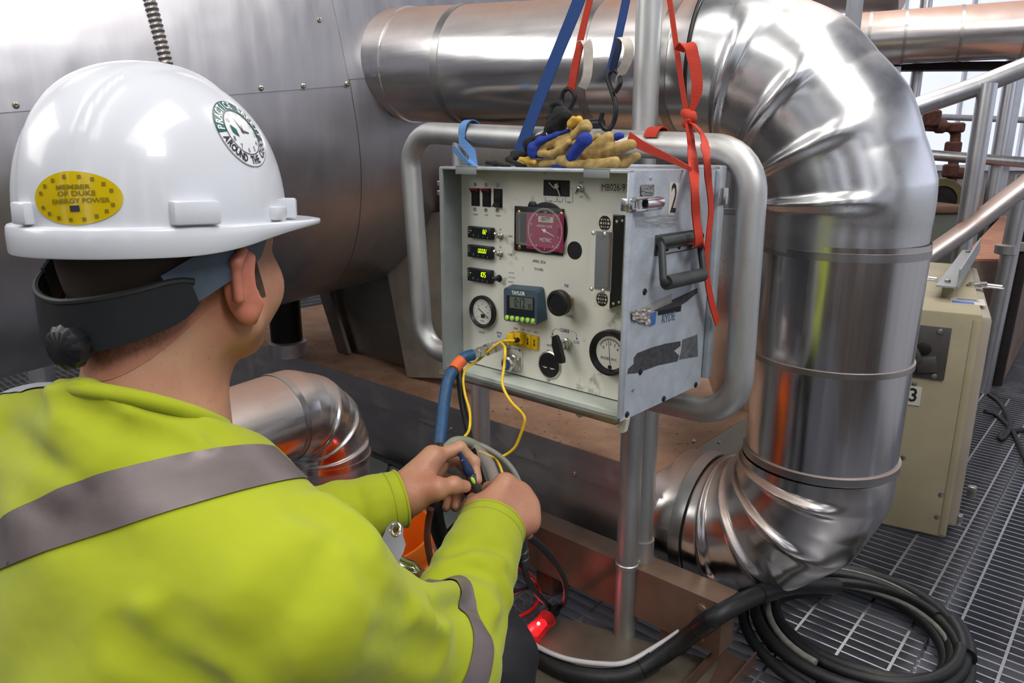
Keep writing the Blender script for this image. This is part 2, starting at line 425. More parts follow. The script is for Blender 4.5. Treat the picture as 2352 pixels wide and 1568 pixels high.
# ------------------------------------------------------------------ grating: bearing bars along -U2, cross rods along V2
fl = thing('floor', (0, 0, -.03), None, None, kind='structure')
def gp(w, v, z): return -U2*w+V2*v+ZZ*z
def bar_mesh(name, length, th, h, d, n):
    me = bpy.data.meshes.new(name); d = Vector(d); n = Vector(n)
    vs = [d*(a*length/2)+n*(b*th/2)+ZZ*c for a in (-1, 1) for b in (-1, 1) for c in (-h, 0)]
    me.from_pydata(vs, [], [[0, 1, 3, 2], [4, 6, 7, 5], [0, 4, 5, 1], [2, 3, 7, 6], [0, 2, 6, 4], [1, 5, 7, 3]])
    me.materials.append(m_galv); return me
BS = .0302
PW = [(-1.02, -.242), (-.238, .54)]
bme = bar_mesh('bearing_bar', .775, .0045, .026, -U2, V2)
rme = bar_mesh('cross_rod', 2.9, .006, .006, V2, U2)
def inst(name, me, loc):
    o = bpy.data.objects.new(name, me); COL.objects.link(o); o.parent = fl; o.location = Vector(loc)-ORG[fl]; ORG[o] = ORG[fl]
for a, b in PW:
    for k in range(96):
        inst('bearing_bar', bme, gp((a+b)/2, .90+k*BS, 0))
    for k in range(8):
        inst('cross_rod', rme, gp(a+.04+k*.1, .90+1.45, .001))
mb = MB()
for k in range(250):
    v = -1.6+k*BS
    for (wa, wb_) in ((-5.2, -3.2), (-3.19, -1.03)) + (((-1.02, -.24), (-.23, .56)) if (v < .88 or v > 3.8) else ()):
        c = gp((wa+wb_)/2, v, -.013)
        mb.box(c, (wb_-wa, .0045, .026), rot=Matrix.Rotation(math.atan2(-U2.y, -U2.x), 3, 'Z'))
for k in range(42):
    mb.box(gp(-5.15+k*.1, 2.17, -.002), (.006, 7.5, .006), rot=Matrix.Rotation(math.atan2(-V2.x, V2.y), 3, 'Z'))
mb.build('far_grating', m_galv, fl, smooth=False, kind='stuff')
mb = MB()
for v in (-.5, .6, 1.7, 2.8, 3.9): mb.box(gp(-2.2, v, -.14), (6.2, .07, .2), rot=Matrix.Rotation(math.atan2(-U2.y, -U2.x), 3, 'Z'))
for w in (-1.025, -.24, .55): mb.box(gp(w, 2.0, -.1), (.05, 6, .14), rot=Matrix.Rotation(math.atan2(-V2.x, V2.y), 3, 'Z'))
mb.build('grating_bearer', m_galv, fl, smooth=False)
# ------------------------------------------------------------------ the tank
TA = Vector((1.268, 1.086, .199)).normalized()          # its axis runs away to the right
TP = P(805, 280, 1.83); TR = .53
TN = Vector((TA.y, -TA.x, 0)).normalized(); TM = TN.cross(TA)*-1
if TM.z < 0: TM = -TM
TC = TP-TN*TR
TRU = 1.0                                               # the shell is an oval: taller above its widest line
def tk(t, a, dr=0, k=1.):
    rv = (TRU if math.sin(a) > 0 else TR)
    n = TN*math.cos(a)/TR+TM*math.sin(a)/rv; n.normalize()
    return TC+TA*t+TN*math.cos(a)*TR*k+TM*math.sin(a)*rv*k+n*dr
def tank_hit(px, py):
    r = ray(px, py); o = CAM-TC
    for rv in (TRU, TR):
        d2 = (r.dot(TN)/TR, r.dot(TM)/rv); o2 = (o.dot(TN)/TR, o.dot(TM)/rv)
        a_, b_, c_ = d2[0]**2+d2[1]**2, 2*(d2[0]*o2[0]+d2[1]*o2[1]), o2[0]**2+o2[1]**2-1
        d = (-b_-math.sqrt(max(b_*b_-4*a_*c_, 0)))/(2*a_); q = CAM+r*d-TC
        if (q.dot(TM) > 0) == (rv == TRU): break
    return q.dot(TA), math.atan2(q.dot(TM)/rv, q.dot(TN)/TR)
tank = thing('storage_tank', tk(0, -1.57), 'large horizontal tank clad in riveted rolled aluminium sheet behind the worker', 'tank')
def sheet(name, t0, t1, a0, a1, dr, mat, th=.002):
    nt_, na = max(2, int((t1-t0)/.06)), max(4, int((a1-a0)/.05))
    g = [[tk(t0+(t1-t0)*i/nt_, a0+(a1-a0)*k/na, dr) for k in range(na+1)] for i in range(nt_+1)]
    mb = MB(); mb.grid(g)
    rim = [tk(t0, a0+(a1-a0)*k/na, dr) for k in range(na+1)]
    for t in (t0, t1):
        mb.grid([[tk(t, a0+(a1-a0)*k/na, dr) for k in range(na+1)], [tk(t, a0+(a1-a0)*k/na, dr-th) for k in range(na+1)]])
    for a in (a0, a1):
        mb.grid([[tk(t0+(t1-t0)*i/nt_, a, dr) for i in range(nt_+1)], [tk(t0+(t1-t0)*i/nt_, a, dr-th) for i in range(nt_+1)]])
    return mb.build(name, mat, tank, recalc=False)
tS, aS = tank_hit(540, 217); _, aS0 = tank_hit(20, 255); t2, aS2 = tank_hit(800, 195); _, aS3 = tank_hit(860, 178)
tband, _ = tank_hit(362, 75)
TL0, TL1 = -2.3, 1.75
mb = MB(); mb.grid([[tk(t, 2*math.pi*i/96, -.004, k) for i in range(96)] for t, k in ((TL0, .02), (TL0, .93), (TL0+.03, 1), (TL1-.05, 1), (TL1, .93), (TL1, .02))], wrap=True)
mb.build('tank_shell', m_tank, tank)
tl, _ = tank_hit(130, 200)
sheet('jacket_sheet', TL0+.03, t2, aS, 2.6, .0035, m_tank)
sheet('jacket_sheet', TL0+.03, t2+.004, -2.6, aS+.04, .001, m_tank)
sheet('jacket_sheet', t2+.001, TL1-.05, aS3, 2.6, .003, m_tank)
sheet('jacket_sheet', t2+.006, TL1-.05, -2.6, aS3+.04, .0005, m_tank)
def screw(p, n, r=.0045, parent=None, name='screw', mat=None):
    n = Vector(n).normalized(); mb = MB()
    mb.lathe(Vector(p)-n*.001, n, [(r*1.5, 0), (r*1.5, .0008), (r, .001), (r*.9, r*.7), (r*.45, r*.95), (.0003, r*.6)], 10)
    return mb.build(name, mat or m_screw, parent)
for px, py in ((36, 242), (598, 203), (695, 198), (795, 193), (848, 168), (732, 47)):
    t, a = tank_hit(px, py); q = tk(t, a, .003); screw(q, tk(t, a, .02)-q, .0065, tank)
mb = MB(); pts = [tk(tband, a, .005) for a in np.linspace(-1.9, 2.2, 760)]
mb.tube(pts, [.0125+.0016*(1 if i % 2 else -1) for i in range(len(pts))], 10); mb.build('spring_band', m_band, tank)
# ------------------------------------------------------------------ sheet metal trough under it
ZT = .370; vF = 1.362; wE = -.769
trough = thing('sheet_metal_trough', gp(-1.6, 1.7, .1), 'long sheet steel trough with a brown dusty top under the tank', 'trough')
rw = Matrix.Rotation(math.atan2(-U2.y, -U2.x), 3, 'Z')
mb = MB(); mb.box(gp(-1.85, 1.80, .24), (2.15, .86, .24), rot=rw); mb.build('trough_body', m_trough, trough, smooth=False)
MB().box(gp(-1.85, 1.80, ZT-.003), (2.164, .876, .006), rot=rw, bev=.002).build('dusty_lid', m_dusttop, trough)
# folded lip along the front and over the end
MB().box(gp(-1.85, vF+.0015, ZT-.04), (2.168, .004, .075), rot=rw).build('folded_lip', m_trough, trough, smooth=False)
MB().box(gp(wE, 1.80, ZT-.055), (.004, .88, .105), rot=rw).build('folded_lip', m_trough, trough, smooth=False)
for px, py in ((1320, 1088), (1035, 985)):
    q = onplane(px, py, gp(0, vF, 0), V2); screw(q, -V2, .006, trough)
for px, py in ((1530, 1142), (1594, 1013), (1652, 1015), (1502, 1132)):
    q = onplane(px, py, gp(wE+.003, 0, 0), U2); screw(q, -U2, .005, trough)
for k in range(4):
    MB().box(gp(-.85-k*.62, 1.42, .06), (.05, .05, .12), rot=rw).build('leg', m_beam, trough, smooth=False)
# hump of the lid that rises to the tank saddle
bz = onz(935, 866, ZT)
def vplane(px, py, off=0): return onplane(px, py, bz+V2*off, V2)
sad = thing('tank_saddle', gp(-1.4, 1.6, ZT), 'pale steel saddle plates carrying the tank, left of the instrument box', 'saddle')
def platepoly(name, pix, off, th, mat):
    q = [vplane(x, y, off) for x, y in pix]; n = len(q)
    mb = MB(); mb.add(q+[p+V2*th for p in q], [list(range(n)), list(range(n, 2*n))[::-1]]+[[i, i+n, (i+1) % n+n, (i+1) % n] for i in range(n)])
    return mb.build(name, mat, sad, smooth=False)
m_saddle = M('pale_saddle_paint', S(176, 166, 150), .5, .2, .2, 12, .08, 80)
m_saddle2 = METAL('saddle_web_steel', (.30, .28, .25), .38, S(90, 74, 58), .3, .7, (5, 5, 20), .1, .05, .3)
platepoly('saddle_leg', [(874, 545), (905, 500), (1060, 480), (1105, 870), (935, 866)], 0, .014, m_saddle)
platepoly('saddle_web', [(735, 600), (880, 470), (1120, 420), (1120, 850), (930, 848), (868, 822), (790, 803)], .06, .02, m_saddle2)
platepoly('saddle_flange', [(700, 570), (728, 575), (800, 812), (778, 815)], .03, .014, m_saddle2)
dq = onz(662, 815, ZT); dd_ = thing('dark_duct', dq, 'dark upright duct between the trough and the tank behind the face', 'duct')
mb = MB(); mb.tube([dq, dq+ZZ*.3], .055, 28); mb.build('duct_wall', M('dark_duct_steel', S(44, 42, 42), .4, .6, .2), dd_)
mb = MB(); mb.lathe(dq, ZZ, [(.05, 0), (.066, .002), (.066, .05), (.055, .056)], 28); mb.build('base_collar', m_trough, dd_)
# ------------------------------------------------------------------ elbows and pipes
def sweep(mb, cen, d0, d1, R, r, ribs, a0=0., a1=90., ns=130, nc=72, amp=.009, wid=2.3, facet=0, tips=.55, rend=None, ext=0):
    """elbow from heading d0 to heading d1 about an inner throat; ribs (deg) are pressed ridges that fade towards the outside"""
    d0 = Vector(d0).normalized(); d1 = Vector(d1).normalized(); side = d0.cross(d1).normalized()
    rows = []
    for i in range(ns+1):
        s = math.radians(a0+(a1-a0)*i/ns); t = i/ns
        out = d0*math.sin(s)*0 + (-d1)*math.cos(s)+d0*math.sin(s)      # from bend centre to pipe axis
        c = cen+out*R; row = []
        rr = r+(rend-r)*t if rend else r
        for k in range(nc):
            ph = 2*math.pi*k/nc                    # 0 = outside, pi = throat
            x = rr
            inn = (1-math.cos(ph))/2               # 0 outside, 1 throat
            f = min(1, max(0, (inn-.5+tips/2)/.25)); f = f*f*(3-2*f)
            f *= 1-.6*max(0, (inn-.8)/.2)
            for q in ribs:
                dq = (a0+(a1-a0)*t-q)
                x += amp*math.exp(-abs(dq/wid)**2.4)*f
            if facet:
                x += facet*(abs(((t*facet_n) % 1)-.5)*2)*(1-inn)**2*-1
            row.append(c+(out*math.cos(ph)+side*math.sin(ph))*x)
        rows.append(row)
    if ext:
        for e in (.25, .6, 1): rows.append([p+d1*ext*e for p in rows[ns]])
    mb.grid(rows, wrap=True)
facet_n = 4
Vx = P(1935, 570, 1.43); VXY = Vector((Vx.x, Vx.y, 0))
HD = Vector((-.834, .552, 0))
# lofty pipe: along HD to the tank
pS = P(1640, 150, 1.825*.817); pT = P(955, 151, 2.327*.817)
hd = (pT-pS).normalized()
RB = (VXY-Vector((pS.x, pS.y, 0))).length
rH = .139; rV = .1525
big = thing('jacketed_pipe', (VXY.x, VXY.y, .05), 'thick polished aluminium jacketed pipe with pleated elbows, right of the instrument box', 'pipe')
mb = MB(); mb.tube([pS-hd*.05, pS+(pT-pS)*.5, pT+hd*.30], rH, 72, caps=False); mb.build('pipe_run', m_pipe, big)
for f, w, dr in ((1.0, .020, .004), (.77, .022, .0015), (.285, .022, .0015), (.06, .02, .002)):
    c = pS+(pT-pS)*f
    mb = MB(); mb.lathe(c, hd, [(rH-.003, 0), (rH+dr, .001), (rH+dr, w), (rH-.003, w+.001)], 72, cap0=False, cap1=False); mb.build('clamp_band', m_band if f != 1.0 else m_pipe, big)
cenB = pS-ZZ*RB+Vector((0, 0, 0))
rE = .160
mb = MB(); sweep(mb, cenB, -hd, -ZZ, RB, rE, (16, 38, 60, 82), 0, 90, facet=.007, amp=.0115, wid=2.6, tips=.62, rend=rV+.003, ext=cenB.z-P(1935, 560, 1.43).z-.004)
# the sleeve that goes on down from the elbow
o = mb.build('upper_elbow', m_elbow, big, ang=60)
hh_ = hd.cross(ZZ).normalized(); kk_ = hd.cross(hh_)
mb = MB(); mb.tube([pS+(hh_*math.cos(a)+kk_*math.sin(a))*(rE+.0005) for a in np.linspace(0, 2*math.pi, 73)[:-1]], .0032, 8, closed=True); mb.build('gap_shadow_ring', M('gap_shadow_black', S(16, 16, 17), .5), big)  # thin black ring drawn as the shadow gap at the elbow's edge
mb = MB(); mb.lathe(pS-hd*.001, hd, [(rE-.002, 0), (rH-.004, .001)], 72, cap0=False, cap1=False); mb.build('end_ring', m_band, big)
topz = cenB.z
m1 = P(1935, 560, 1.43).z; m2 = onplane(1905, 822, VXY, V2).z; 
vz_end = onplane(1880, 1050, Vector((VXY.x, VXY.y, 0)), V2).z
mb = MB(); mb.tube([Vector((VXY.x, VXY.y, m1+.01)), Vector((VXY.x, VXY.y, vz_end-.01))], [rV, rV-.004], 72, caps=False); mb.build('pipe_upright', m_vert, big)
for z, w in ((m1-.016, .016), (m2, .012), (vz_end+.004, .016)):
    mb = MB(); mb.lathe((VXY.x, VXY.y, z), ZZ, [(rV-.004, 0), (rV+.0015, .001), (rV+.0015, w), (rV-.004, w+.001)], 72, cap0=False, cap1=False); mb.build('clamp_band', m_band, big)
# lower elbow into the end of the trough
RL = .222; cenL = Vector((VXY.x, VXY.y, vz_end))+U2*RL
mb = MB(); sweep(mb, cenL, -ZZ, U2, RL, rV+.002, (10, 33, 56, 78), 0, 90, facet=.006, tips=.75, amp=.012)
mb.build('lower_elbow', m_dustelbow, big, ang=60)
e2 = cenL-ZZ*RL
wS = (e2.x*-U2.x+e2.y*-U2.y)
mb = MB(); mb.tube([e2-U2*.004, e2+U2*(wS-wE-.001)], rV-.004, 72, caps=False); mb.build('pipe_stub', m_dustelbow, big)
mb = MB(); mb.lathe(e2+U2*.005, U2, [(rV-.004, 0), (rV+.005, .002), (rV+.005, .03), (rV-.004, .032)], 72, cap0=False, cap1=False); mb.build('flange_band', m_band, big)
for (px, py, d) in ((2064, 156, 1.42), (1716, 990, 1.36)):
    pass
# a thinner upright behind it
bx = P(1698, 560, 1.92)
bp_ = thing('background_pipe', (bx.x, bx.y, .45), 'thinner upright jacketed pipe seen in the gap behind the instrument box', 'pipe')
mb = MB(); mb.tube([Vector((bx.x, bx.y, 1.25)), Vector((bx.x, bx.y, .92))], .105, 48); mb.build('pipe_upright', m_vert, bp_)
mb = MB(); mb.tube([Vector((bx.x, bx.y, .925)), Vector((bx.x, bx.y, .78)), Vector((bx.x+.02, bx.y+.02, .6)), Vector((bx.x+.1, bx.y+.1, .40))], [.112, .118, .115, .105], 48); mb.build('elbow', m_elbow, bp_)
for z in (.925, 1.03):
    mb = MB(); mb.lathe((bx.x, bx.y, z), ZZ, [(.10, 0), (.116, .001), (.116, .014), (.10, .015)], 48, cap0=False, cap1=False); mb.build('clamp_band', m_band, bp_)
# small elbow beside the worker's neck
lq = P(642, 958, 1.51); lv = P(757, 1085, 1.66)
ld = Vector((lv.x-lq.x, lv.y-lq.y, 0)); RLf = ld.length; ld.normalize()
rl = .0915
sm = thing('elbow_pipe', (lv.x, lv.y, 0), 'short dusty aluminium pipe with ribbed elbow beside the worker\'s neck', 'pipe')
cl = lq-ZZ*RLf
mb = MB(); sweep(mb, cl, ld, -ZZ, RLf, rl+.003, (32, 56, 80), 0, 90, facet=.004, tips=.7, amp=.006)
mb.build('elbow', m_dustelbow, sm, ang=60)
mb = MB(); mb.tube([lq+ld*.005, lq-ld*.32, lq-ld*.40-ZZ*.06, lq-ld*.42-ZZ*.16, Vector((*(lq-ld*.42).xy, 0))], rl, 56, caps=False); mb.build('pipe_run', m_pipe, sm)
mb = MB(); mb.tube([cl+ld*RLf+ZZ*.004, Vector((lv.x, lv.y, 0))], rl, 56, caps=False); mb.build('pipe_upright', m_trough, sm)
mb = MB(); mb.lathe(lq-ld*.012, ld, [(rl-.003, 0), (rl+.002, .001), (rl+.002, .014), (rl-.003, .015)], 56, cap0=False, cap1=False); mb.build('clamp_band', m_band, sm)
mb = MB(); c = cl+ld*RLf; mb.lathe(c-ZZ*.012, ZZ, [(rl-.003, 0), (rl+.004, .001), (rl+.004, .012), (rl-.003, .013)], 56, cap0=False, cap1=False); mb.build('clamp_band', m_pipe, sm)
# ------------------------------------------------------------------ beam, floor plates, channel
vB = 1.255
bm0 = onplane(1660, 1390, gp(0, vB, 0), V2); bm1 = onplane(1660, 1512, gp(0, vB, 0), V2)
wB = bm0.dot(-U2); zt, zb = bm0.z, bm1.z
wL = onplane(1186, 1200, gp(0, vB, 0), V2).dot(-U2); BL = wB-wL
beam = thing('steel_beam', gp(wB-BL/2, vB+.03, zb), 'brown painted steel beam lying along the foot of the trough', 'beam')
mb = MB()
for c, d in ((gp(wB-BL/2, vB+.003, (zt+zb)/2), (BL, .006, zt-zb-.0122)), (gp(wB-BL/2, vB+.034, zt-.003), (BL, .068, .006)), (gp(wB-BL/2, vB+.034, zb+.003), (BL, .068, .006)), (gp(wB-.003, vB+.034, (zt+zb)/2), (.0058, .0555, zt-zb-.0122))):
    mb.box(c, d, rot=rw)
mb.build('channel_section', m_beam, beam, smooth=False)
for px, py in ((1613, 1398), (1606, 1466)):
    q = onplane(px, py, gp(0, vB, 0), V2)
    MB().lathe(q+V2*.002, -V2, [(.0125, 0), (.0125, .003), (.010, .004), (.009, .006), (.002, .0075)], 16).build('bolt', m_beam, beam)
for k in range(2):
    MB().box(gp(wB-.12-k*(BL-.2), vB+.04, zb/2), (.05, .05, zb), rot=rw).build('foot', m_beam, beam, smooth=False)
def quadplate(name, pix, z, th, mat, **kw):
    q = [onz(x, y, z) for x, y in pix]
    mb = MB(); mb.hexa(q, [p-ZZ*th for p in q]); return mb.build(name, mat, smooth=False, **kw)
quadplate('floor_plate', [(1262, 1408), (1650, 1520), (1560, 1720), (1120, 1700)], .008, .008, m_plate, label='scuffed greenish steel plate on the grating under the glowing red plug', cat='plate')
ch = onz(1660, 1560, .0)
mb = MB()
for c, d in ((gp(ch.dot(-U2), ch.dot(V2)-.05, .004), (.07, .26, .006)), (gp(ch.dot(-U2)-.035, ch.dot(V2)-.05, .02), (.004, .26, .04)), (gp(ch.dot(-U2)+.035, ch.dot(V2)-.05, .02), (.004, .26, .04))):
    mb.box(c, d, rot=rw)
mb.build('steel_channel', M('copper_tinted_steel', S(128, 100, 88), .35, .6, .25, 10), label='short open steel channel on the grating at the bottom edge', cat='channel', smooth=False)
# grey trench covers left of the worker's hands
for pix, lab in (([(838, 1040), (892, 1064), (892, 1125), (800, 1100)], 'grey trench cover just left of the near hand, smallest of three'),
                 ([(896, 1066), (1095, 1152), (1015, 1232), (840, 1180)], 'grey trench cover behind the left hand'),
                 ([(1092, 1160), (1140, 1180), (1030, 1330), (900, 1290), (1018, 1238)], 'grey trench cover under the black hose, nearest of three')):
    q = [onz(x, y, .13) for x, y in pix]; n = len(q)
    cc = sum(q, Vector())/n; inn = [p.lerp(cc, .04) for p in q]
    mb = MB(); mb.add(inn+[p-ZZ*.13 for p in inn], [list(range(n)), list(range(n, 2*n))[::-1]]+[[i, i+n, (i+1) % n+n, (i+1) % n] for i in range(n)])
    o = mb.build('trench_cover', m_grey, smooth=False, label=lab, cat='cover', group='grey trench covers')
    mb = MB(); mb.tube([p+ZZ*.001 for p in q], .0028, 6, closed=True); mb.build('raised_edge', m_lightedge, o)
# ------------------------------------------------------------------ instrument box, its frame
bu = Vector((-0.74923372, 0.6623044, -0.00131061)); bv = Vector((0.66228308, 0.74919032, -0.00974604)); bw = Vector((-0.00547295, -0.00817006, -0.99995165))
BA = CAM+Vector((0.15124751, 0.96087164, -0.02579843))*1.07
BW, BH, BD = .380, .367, .257
Bo = BA+bu*BW
ex, ey, ez = -bu, -bw, -bv                 # right along the front, up, out towards the operator
FB = frame(Bo, ex, ey, ez)
CP = -.048                                 # the panel sits this far inside the case
def bl(p): d = p-Bo; return Vector((d.dot(ex), d.dot(ey), d.dot(ez)))
def pp(px, py, c=0.): q = bl(onplane(px, py, Bo+ez*(CP+c), ez)); return q.x, q.y
def c1(x, y, c=0.): return pp(980+x/2.45, 360+y/2.45, c)
def c5(x, y, c=0.): return pp(1000+x/4.9, 360+y/4.9, c)
def c6(x, y, c=0.): return pp(1040+x/4.611, 640+y/4.611, c)
FPn = frame(Bo+ez*CP, ex, ey, ez)
m_case = M('grey_hammered_paint', S(182, 190, 198), .38, .3, .14, 30, .25, 260)
m_casein = M('grey_green_inner_paint', S(136, 142, 142), .55, .1, .12, 20, .1, 200)
m_panel = None
def panelmat():
    m, t, b = nt('ivory_panel_paint')
    n1 = noise(t, 7, 4); n2 = noise(t, 42, 6)
    r = ramp(t, math_(t, 'MULTIPLY', n1.outputs[0], n2.outputs[0]), .335, .40)
    base = ramp(t, n1.outputs[0], .3, .7, (*S(222, 222, 211), 1), (*S(234, 233, 223), 1))
    t.links.new(mixc(t, math_(t, 'MULTIPLY', r.outputs[0], .55), base.outputs[0], S(120, 104, 88)), b.inputs['Base Color'])
    b.inputs['Roughness'].default_value = .42
    return m
m_panel = panelmat()
m_chrome = M('chrome', (.8, .8, .8), .16, 1, .06, 60)
m_nickel = M('nickel_plate', (.56, .54, .5), .28, 1, .15, 90)
m_brass = M('brass', S(190, 160, 96), .3, 1, .15, 60)
m_black = M('black_plastic', S(24, 24, 27), .38, 0, .2, 60)
m_blackm = M('black_matt', S(18, 18, 20), .6, 0, .2, 40)
m_red = M('red_rocker', S(158, 30, 40), .35)
m_ink = M('blue_ink', S(44, 58, 104), .6)
m_inkb = M('black_ink', S(26, 26, 30), .6)
m_white = M('white_print', S(232, 232, 228), .6)
m_led = M('green_led', S(196, 240, 10), .5, emit=1.25, var=0)
m_slate = M('slate_plastic', S(56, 76, 88), .42, 0, .1, 30, .1, 300)
m_lcd = M('lcd_glass', S(92, 98, 90), .15, 0, .06)
m_lcdw = M('smoked_window', S(30, 34, 38), .12, 0, .1)
m_tubeg = M('grey_tube', S(84, 90, 94), .2, 0, .1)
m_lime = M('lime_button', S(176, 226, 70), .35)
m_yel = M('yellow_plastic', S(226, 186, 22), .42, 0, .1, 60)
m_dial = M('dial_card', S(214, 212, 204), .5, 0, .04)
m_mag = M('magenta_dial', S(150, 42, 84), .4, 0, .08, 20)
m_glass = M('clear_acrylic', (.95, .95, .95), .04, 0, 0, alpha=.10)
m_beige = M('beige_card', S(206, 198, 180), .5)
m_tape = M('clear_tape', S(196, 196, 186), .18, 0, .1, alpha=.45)
m_tape2 = M('white_tape', S(206, 202, 192), .5, 0, .08)
m_tube2 = m_tube
box = thing('instrument_box', Bo+ex*BW/2+ez*(-BD/2)-ey*BH, 'grey metal instrument box with ivory control panel, switches, dials and number 2 on its side', 'instrument')
def bbox(mb, a0, a1, b0, b1, c0, c1_, bev=0, mi=0):
    mb.box(((a0+a1)/2, (b0+b1)/2, (c0+c1_)/2), (abs(a1-a0), abs(b1-b0), abs(c1_-c0)), bev=bev, mi=mi)
T = .0028
mb = MB(FB); bbox(mb, 0, BW, -T, 0, -BD, 0); bbox(mb, 0, BW, -BH, -BH+.0075, -BD, -.003)
bbox(mb, BW-T, BW, -BH+.0075, -T, -BD, 0); bbox(mb, T, BW-T, -BH+.0075, -T, -BD, -BD+T)
mb.build('case', m_case, box, smooth=False)
mb = MB(FB); bbox(mb, 0, T, -BH+.0075, -T, -BD, 0); bbox(mb, -.0015, T+.004, -BH+.0075, -T+.002, -.002, .0015, bev=.0007); mb.build('left_side', m_casein, box, smooth=False)
m_wornrail = METAL('worn_rail', S(150, 150, 142), .35, S(86, 80, 66), .3, .9, (60, 60, 60), .3, .05, .6)
mb = MB(FB); bbox(mb, -.006, BW-.001, -BH-.003, -BH+.0072, -.0035, .0065, bev=.001); mb.build('front_rail', m_wornrail, box)
mb = MB(FB); bbox(mb, 0, BW, -.0035, .0012, -.012, .0012, bev=.0008); bbox(mb, BW-.003, BW+.001, -BH+.006, -.002, -.012, .0012, bev=.0008); mb.build('edge_trim', m_case, box)
mb = MB(FB); bbox(mb, BW-.004, BW+.009, -BH+.012, .005, -BD-.022, -BD-.002, bev=.001); bbox(mb, -.008, .004, -BH+.01, .005, -BD-.022, -BD-.002, bev=.001); bbox(mb, -.006, BW+.007, -.001, .006, -BD-.022, -BD-.002, bev=.001)
mb.build('rear_frame', m_case, box)
mb = MB(FB); bbox(mb, T, BW-T, -.352, -T, CP-.0022, CP); mb.build('front_panel', m_panel, box, smooth=False)
mb = MB(FB); bbox(mb, T, BW-T, -.3595, -.3545, CP-.05, -.004); mb.build('lower_shelf', M('pale_green_shelf', S(196, 204, 194), .5, 0, .1, 16), box, smooth=False)
for x0, x1 in ((1049, 1096), (1343, 1402)):
    a0 = bl(onplane(x0, 392, Bo, ez)).x; a1 = bl(onplane(x1, 392, Bo, ez)).x
    mb = MB(FB); bbox(mb, a0, a1, -.011, .0028, .0008, .0034, bev=.001); bbox(mb, a0, a1, .0, .0028, -.02, .0034, bev=.001); mb.build('hinge_tab', m_casein, box)
for px in (1306, 1414):
    a = bl(onplane(px, 965, Bo, ez)).x
    mb = MB(FB); mb.prism([(-.004, 0), (.010, 0), (.006, -.022), (.001, -.024), (-.005, -.02)], -.005, .005, o=(a, -BH+.002, -.03 if px < 1350 else -.02)); mb.build('foot', m_beige, box)
def part(name, mb, mat, parent=None, **k): return mb.build(name, mat, parent or box, **k)
def rect(pts, f, c=0.):
    q = [f(x, y, c) for x, y in pts]
    return min(p[0] for p in q), max(p[0] for p in q), min(p[1] for p in q), max(p[1] for p in q)
def ptxt(s, xy, h, parent=None, mat=None, c=.0004, sx=.72, bold=.0, name='lettering', rot=0, fr=None, align='CENTER'):
    mb = MB(fr or FPn); text_mb(mb, s, h, xy[0], xy[1], c, sx, align, bold, rot)
    return mb.build(name, mat or m_ink, parent or box, smooth=False, recalc=False)
def nut(xy, r=.0032, mat=None, h=.0022, parent=None, name='screw'):
    mb = MB(FPn); mb.lathe((xy[0], xy[1], 0), (0, 0, 1), [(r, 0), (r, h*.6), (r*.8, h), (r*.42, h), (r*.38, h*.5), (.0002, h*.45)], 12)
    return part(name, mb, mat or m_nickel, parent)
# rocker switches
for k, (x0, x1, y0, y1) in enumerate(((410, 500, 350, 555), (534, 627, 352, 565), (660, 755, 357, 572))):
    a0, a1, b0, b1 = rect([(x0, y0), (x1, y1)], c5)
    mb = MB(FPn); bbox(mb, a0, a1, b0, b1, 0, .0015, bev=.0004); sw = part('rocker_switch', mb, m_blackm)
    am, hb, w = (a0+a1)/2, (b1-b0), (a1-a0)*.39
    up = k < 2
    pr = [(b0+.001, .0012), (b0+.001, .002 if up else .0085), (b0+.001+hb*.26 if not up else b0+hb*.6, .0022 if not up else .0030), (b1-.001-hb*.24 if up else b0+hb*.5, .0036 if up else .0026), (b1-.001, .0095 if up else .002), (b1-.001, .0012)]
    mb = MB(FPn); mb.prism([(p[1], p[0]) for p in pr], am-w, am+w, x=(0, 0, 1), y=(0, 1, 0), z=(1, 0, 0)); part('rocker', mb, m_black, sw, smooth=False)
    if up:
        mb = MB(FPn); mb.prism([(.0035, b1-.0012-hb*.22), (.0098, b1-.0009), (.0098, b1-.0003), (.0012, b1-.0003)], am-w*1.02, am+w*1.02, x=(0, 0, 1), y=(0, 1, 0), z=(1, 0, 0)); part('red_end', mb, m_red, sw, smooth=False)
for x, y in ((449, 308), (572, 314), (702, 318), (447, 590), (570, 598), (698, 604)): nut(c5(x, y))
for s, x, y in (('POWER', 452, 650), ('PUMP', 576, 657), ('WATER', 706, 664)): ptxt(s, c5(x, y), .0045)
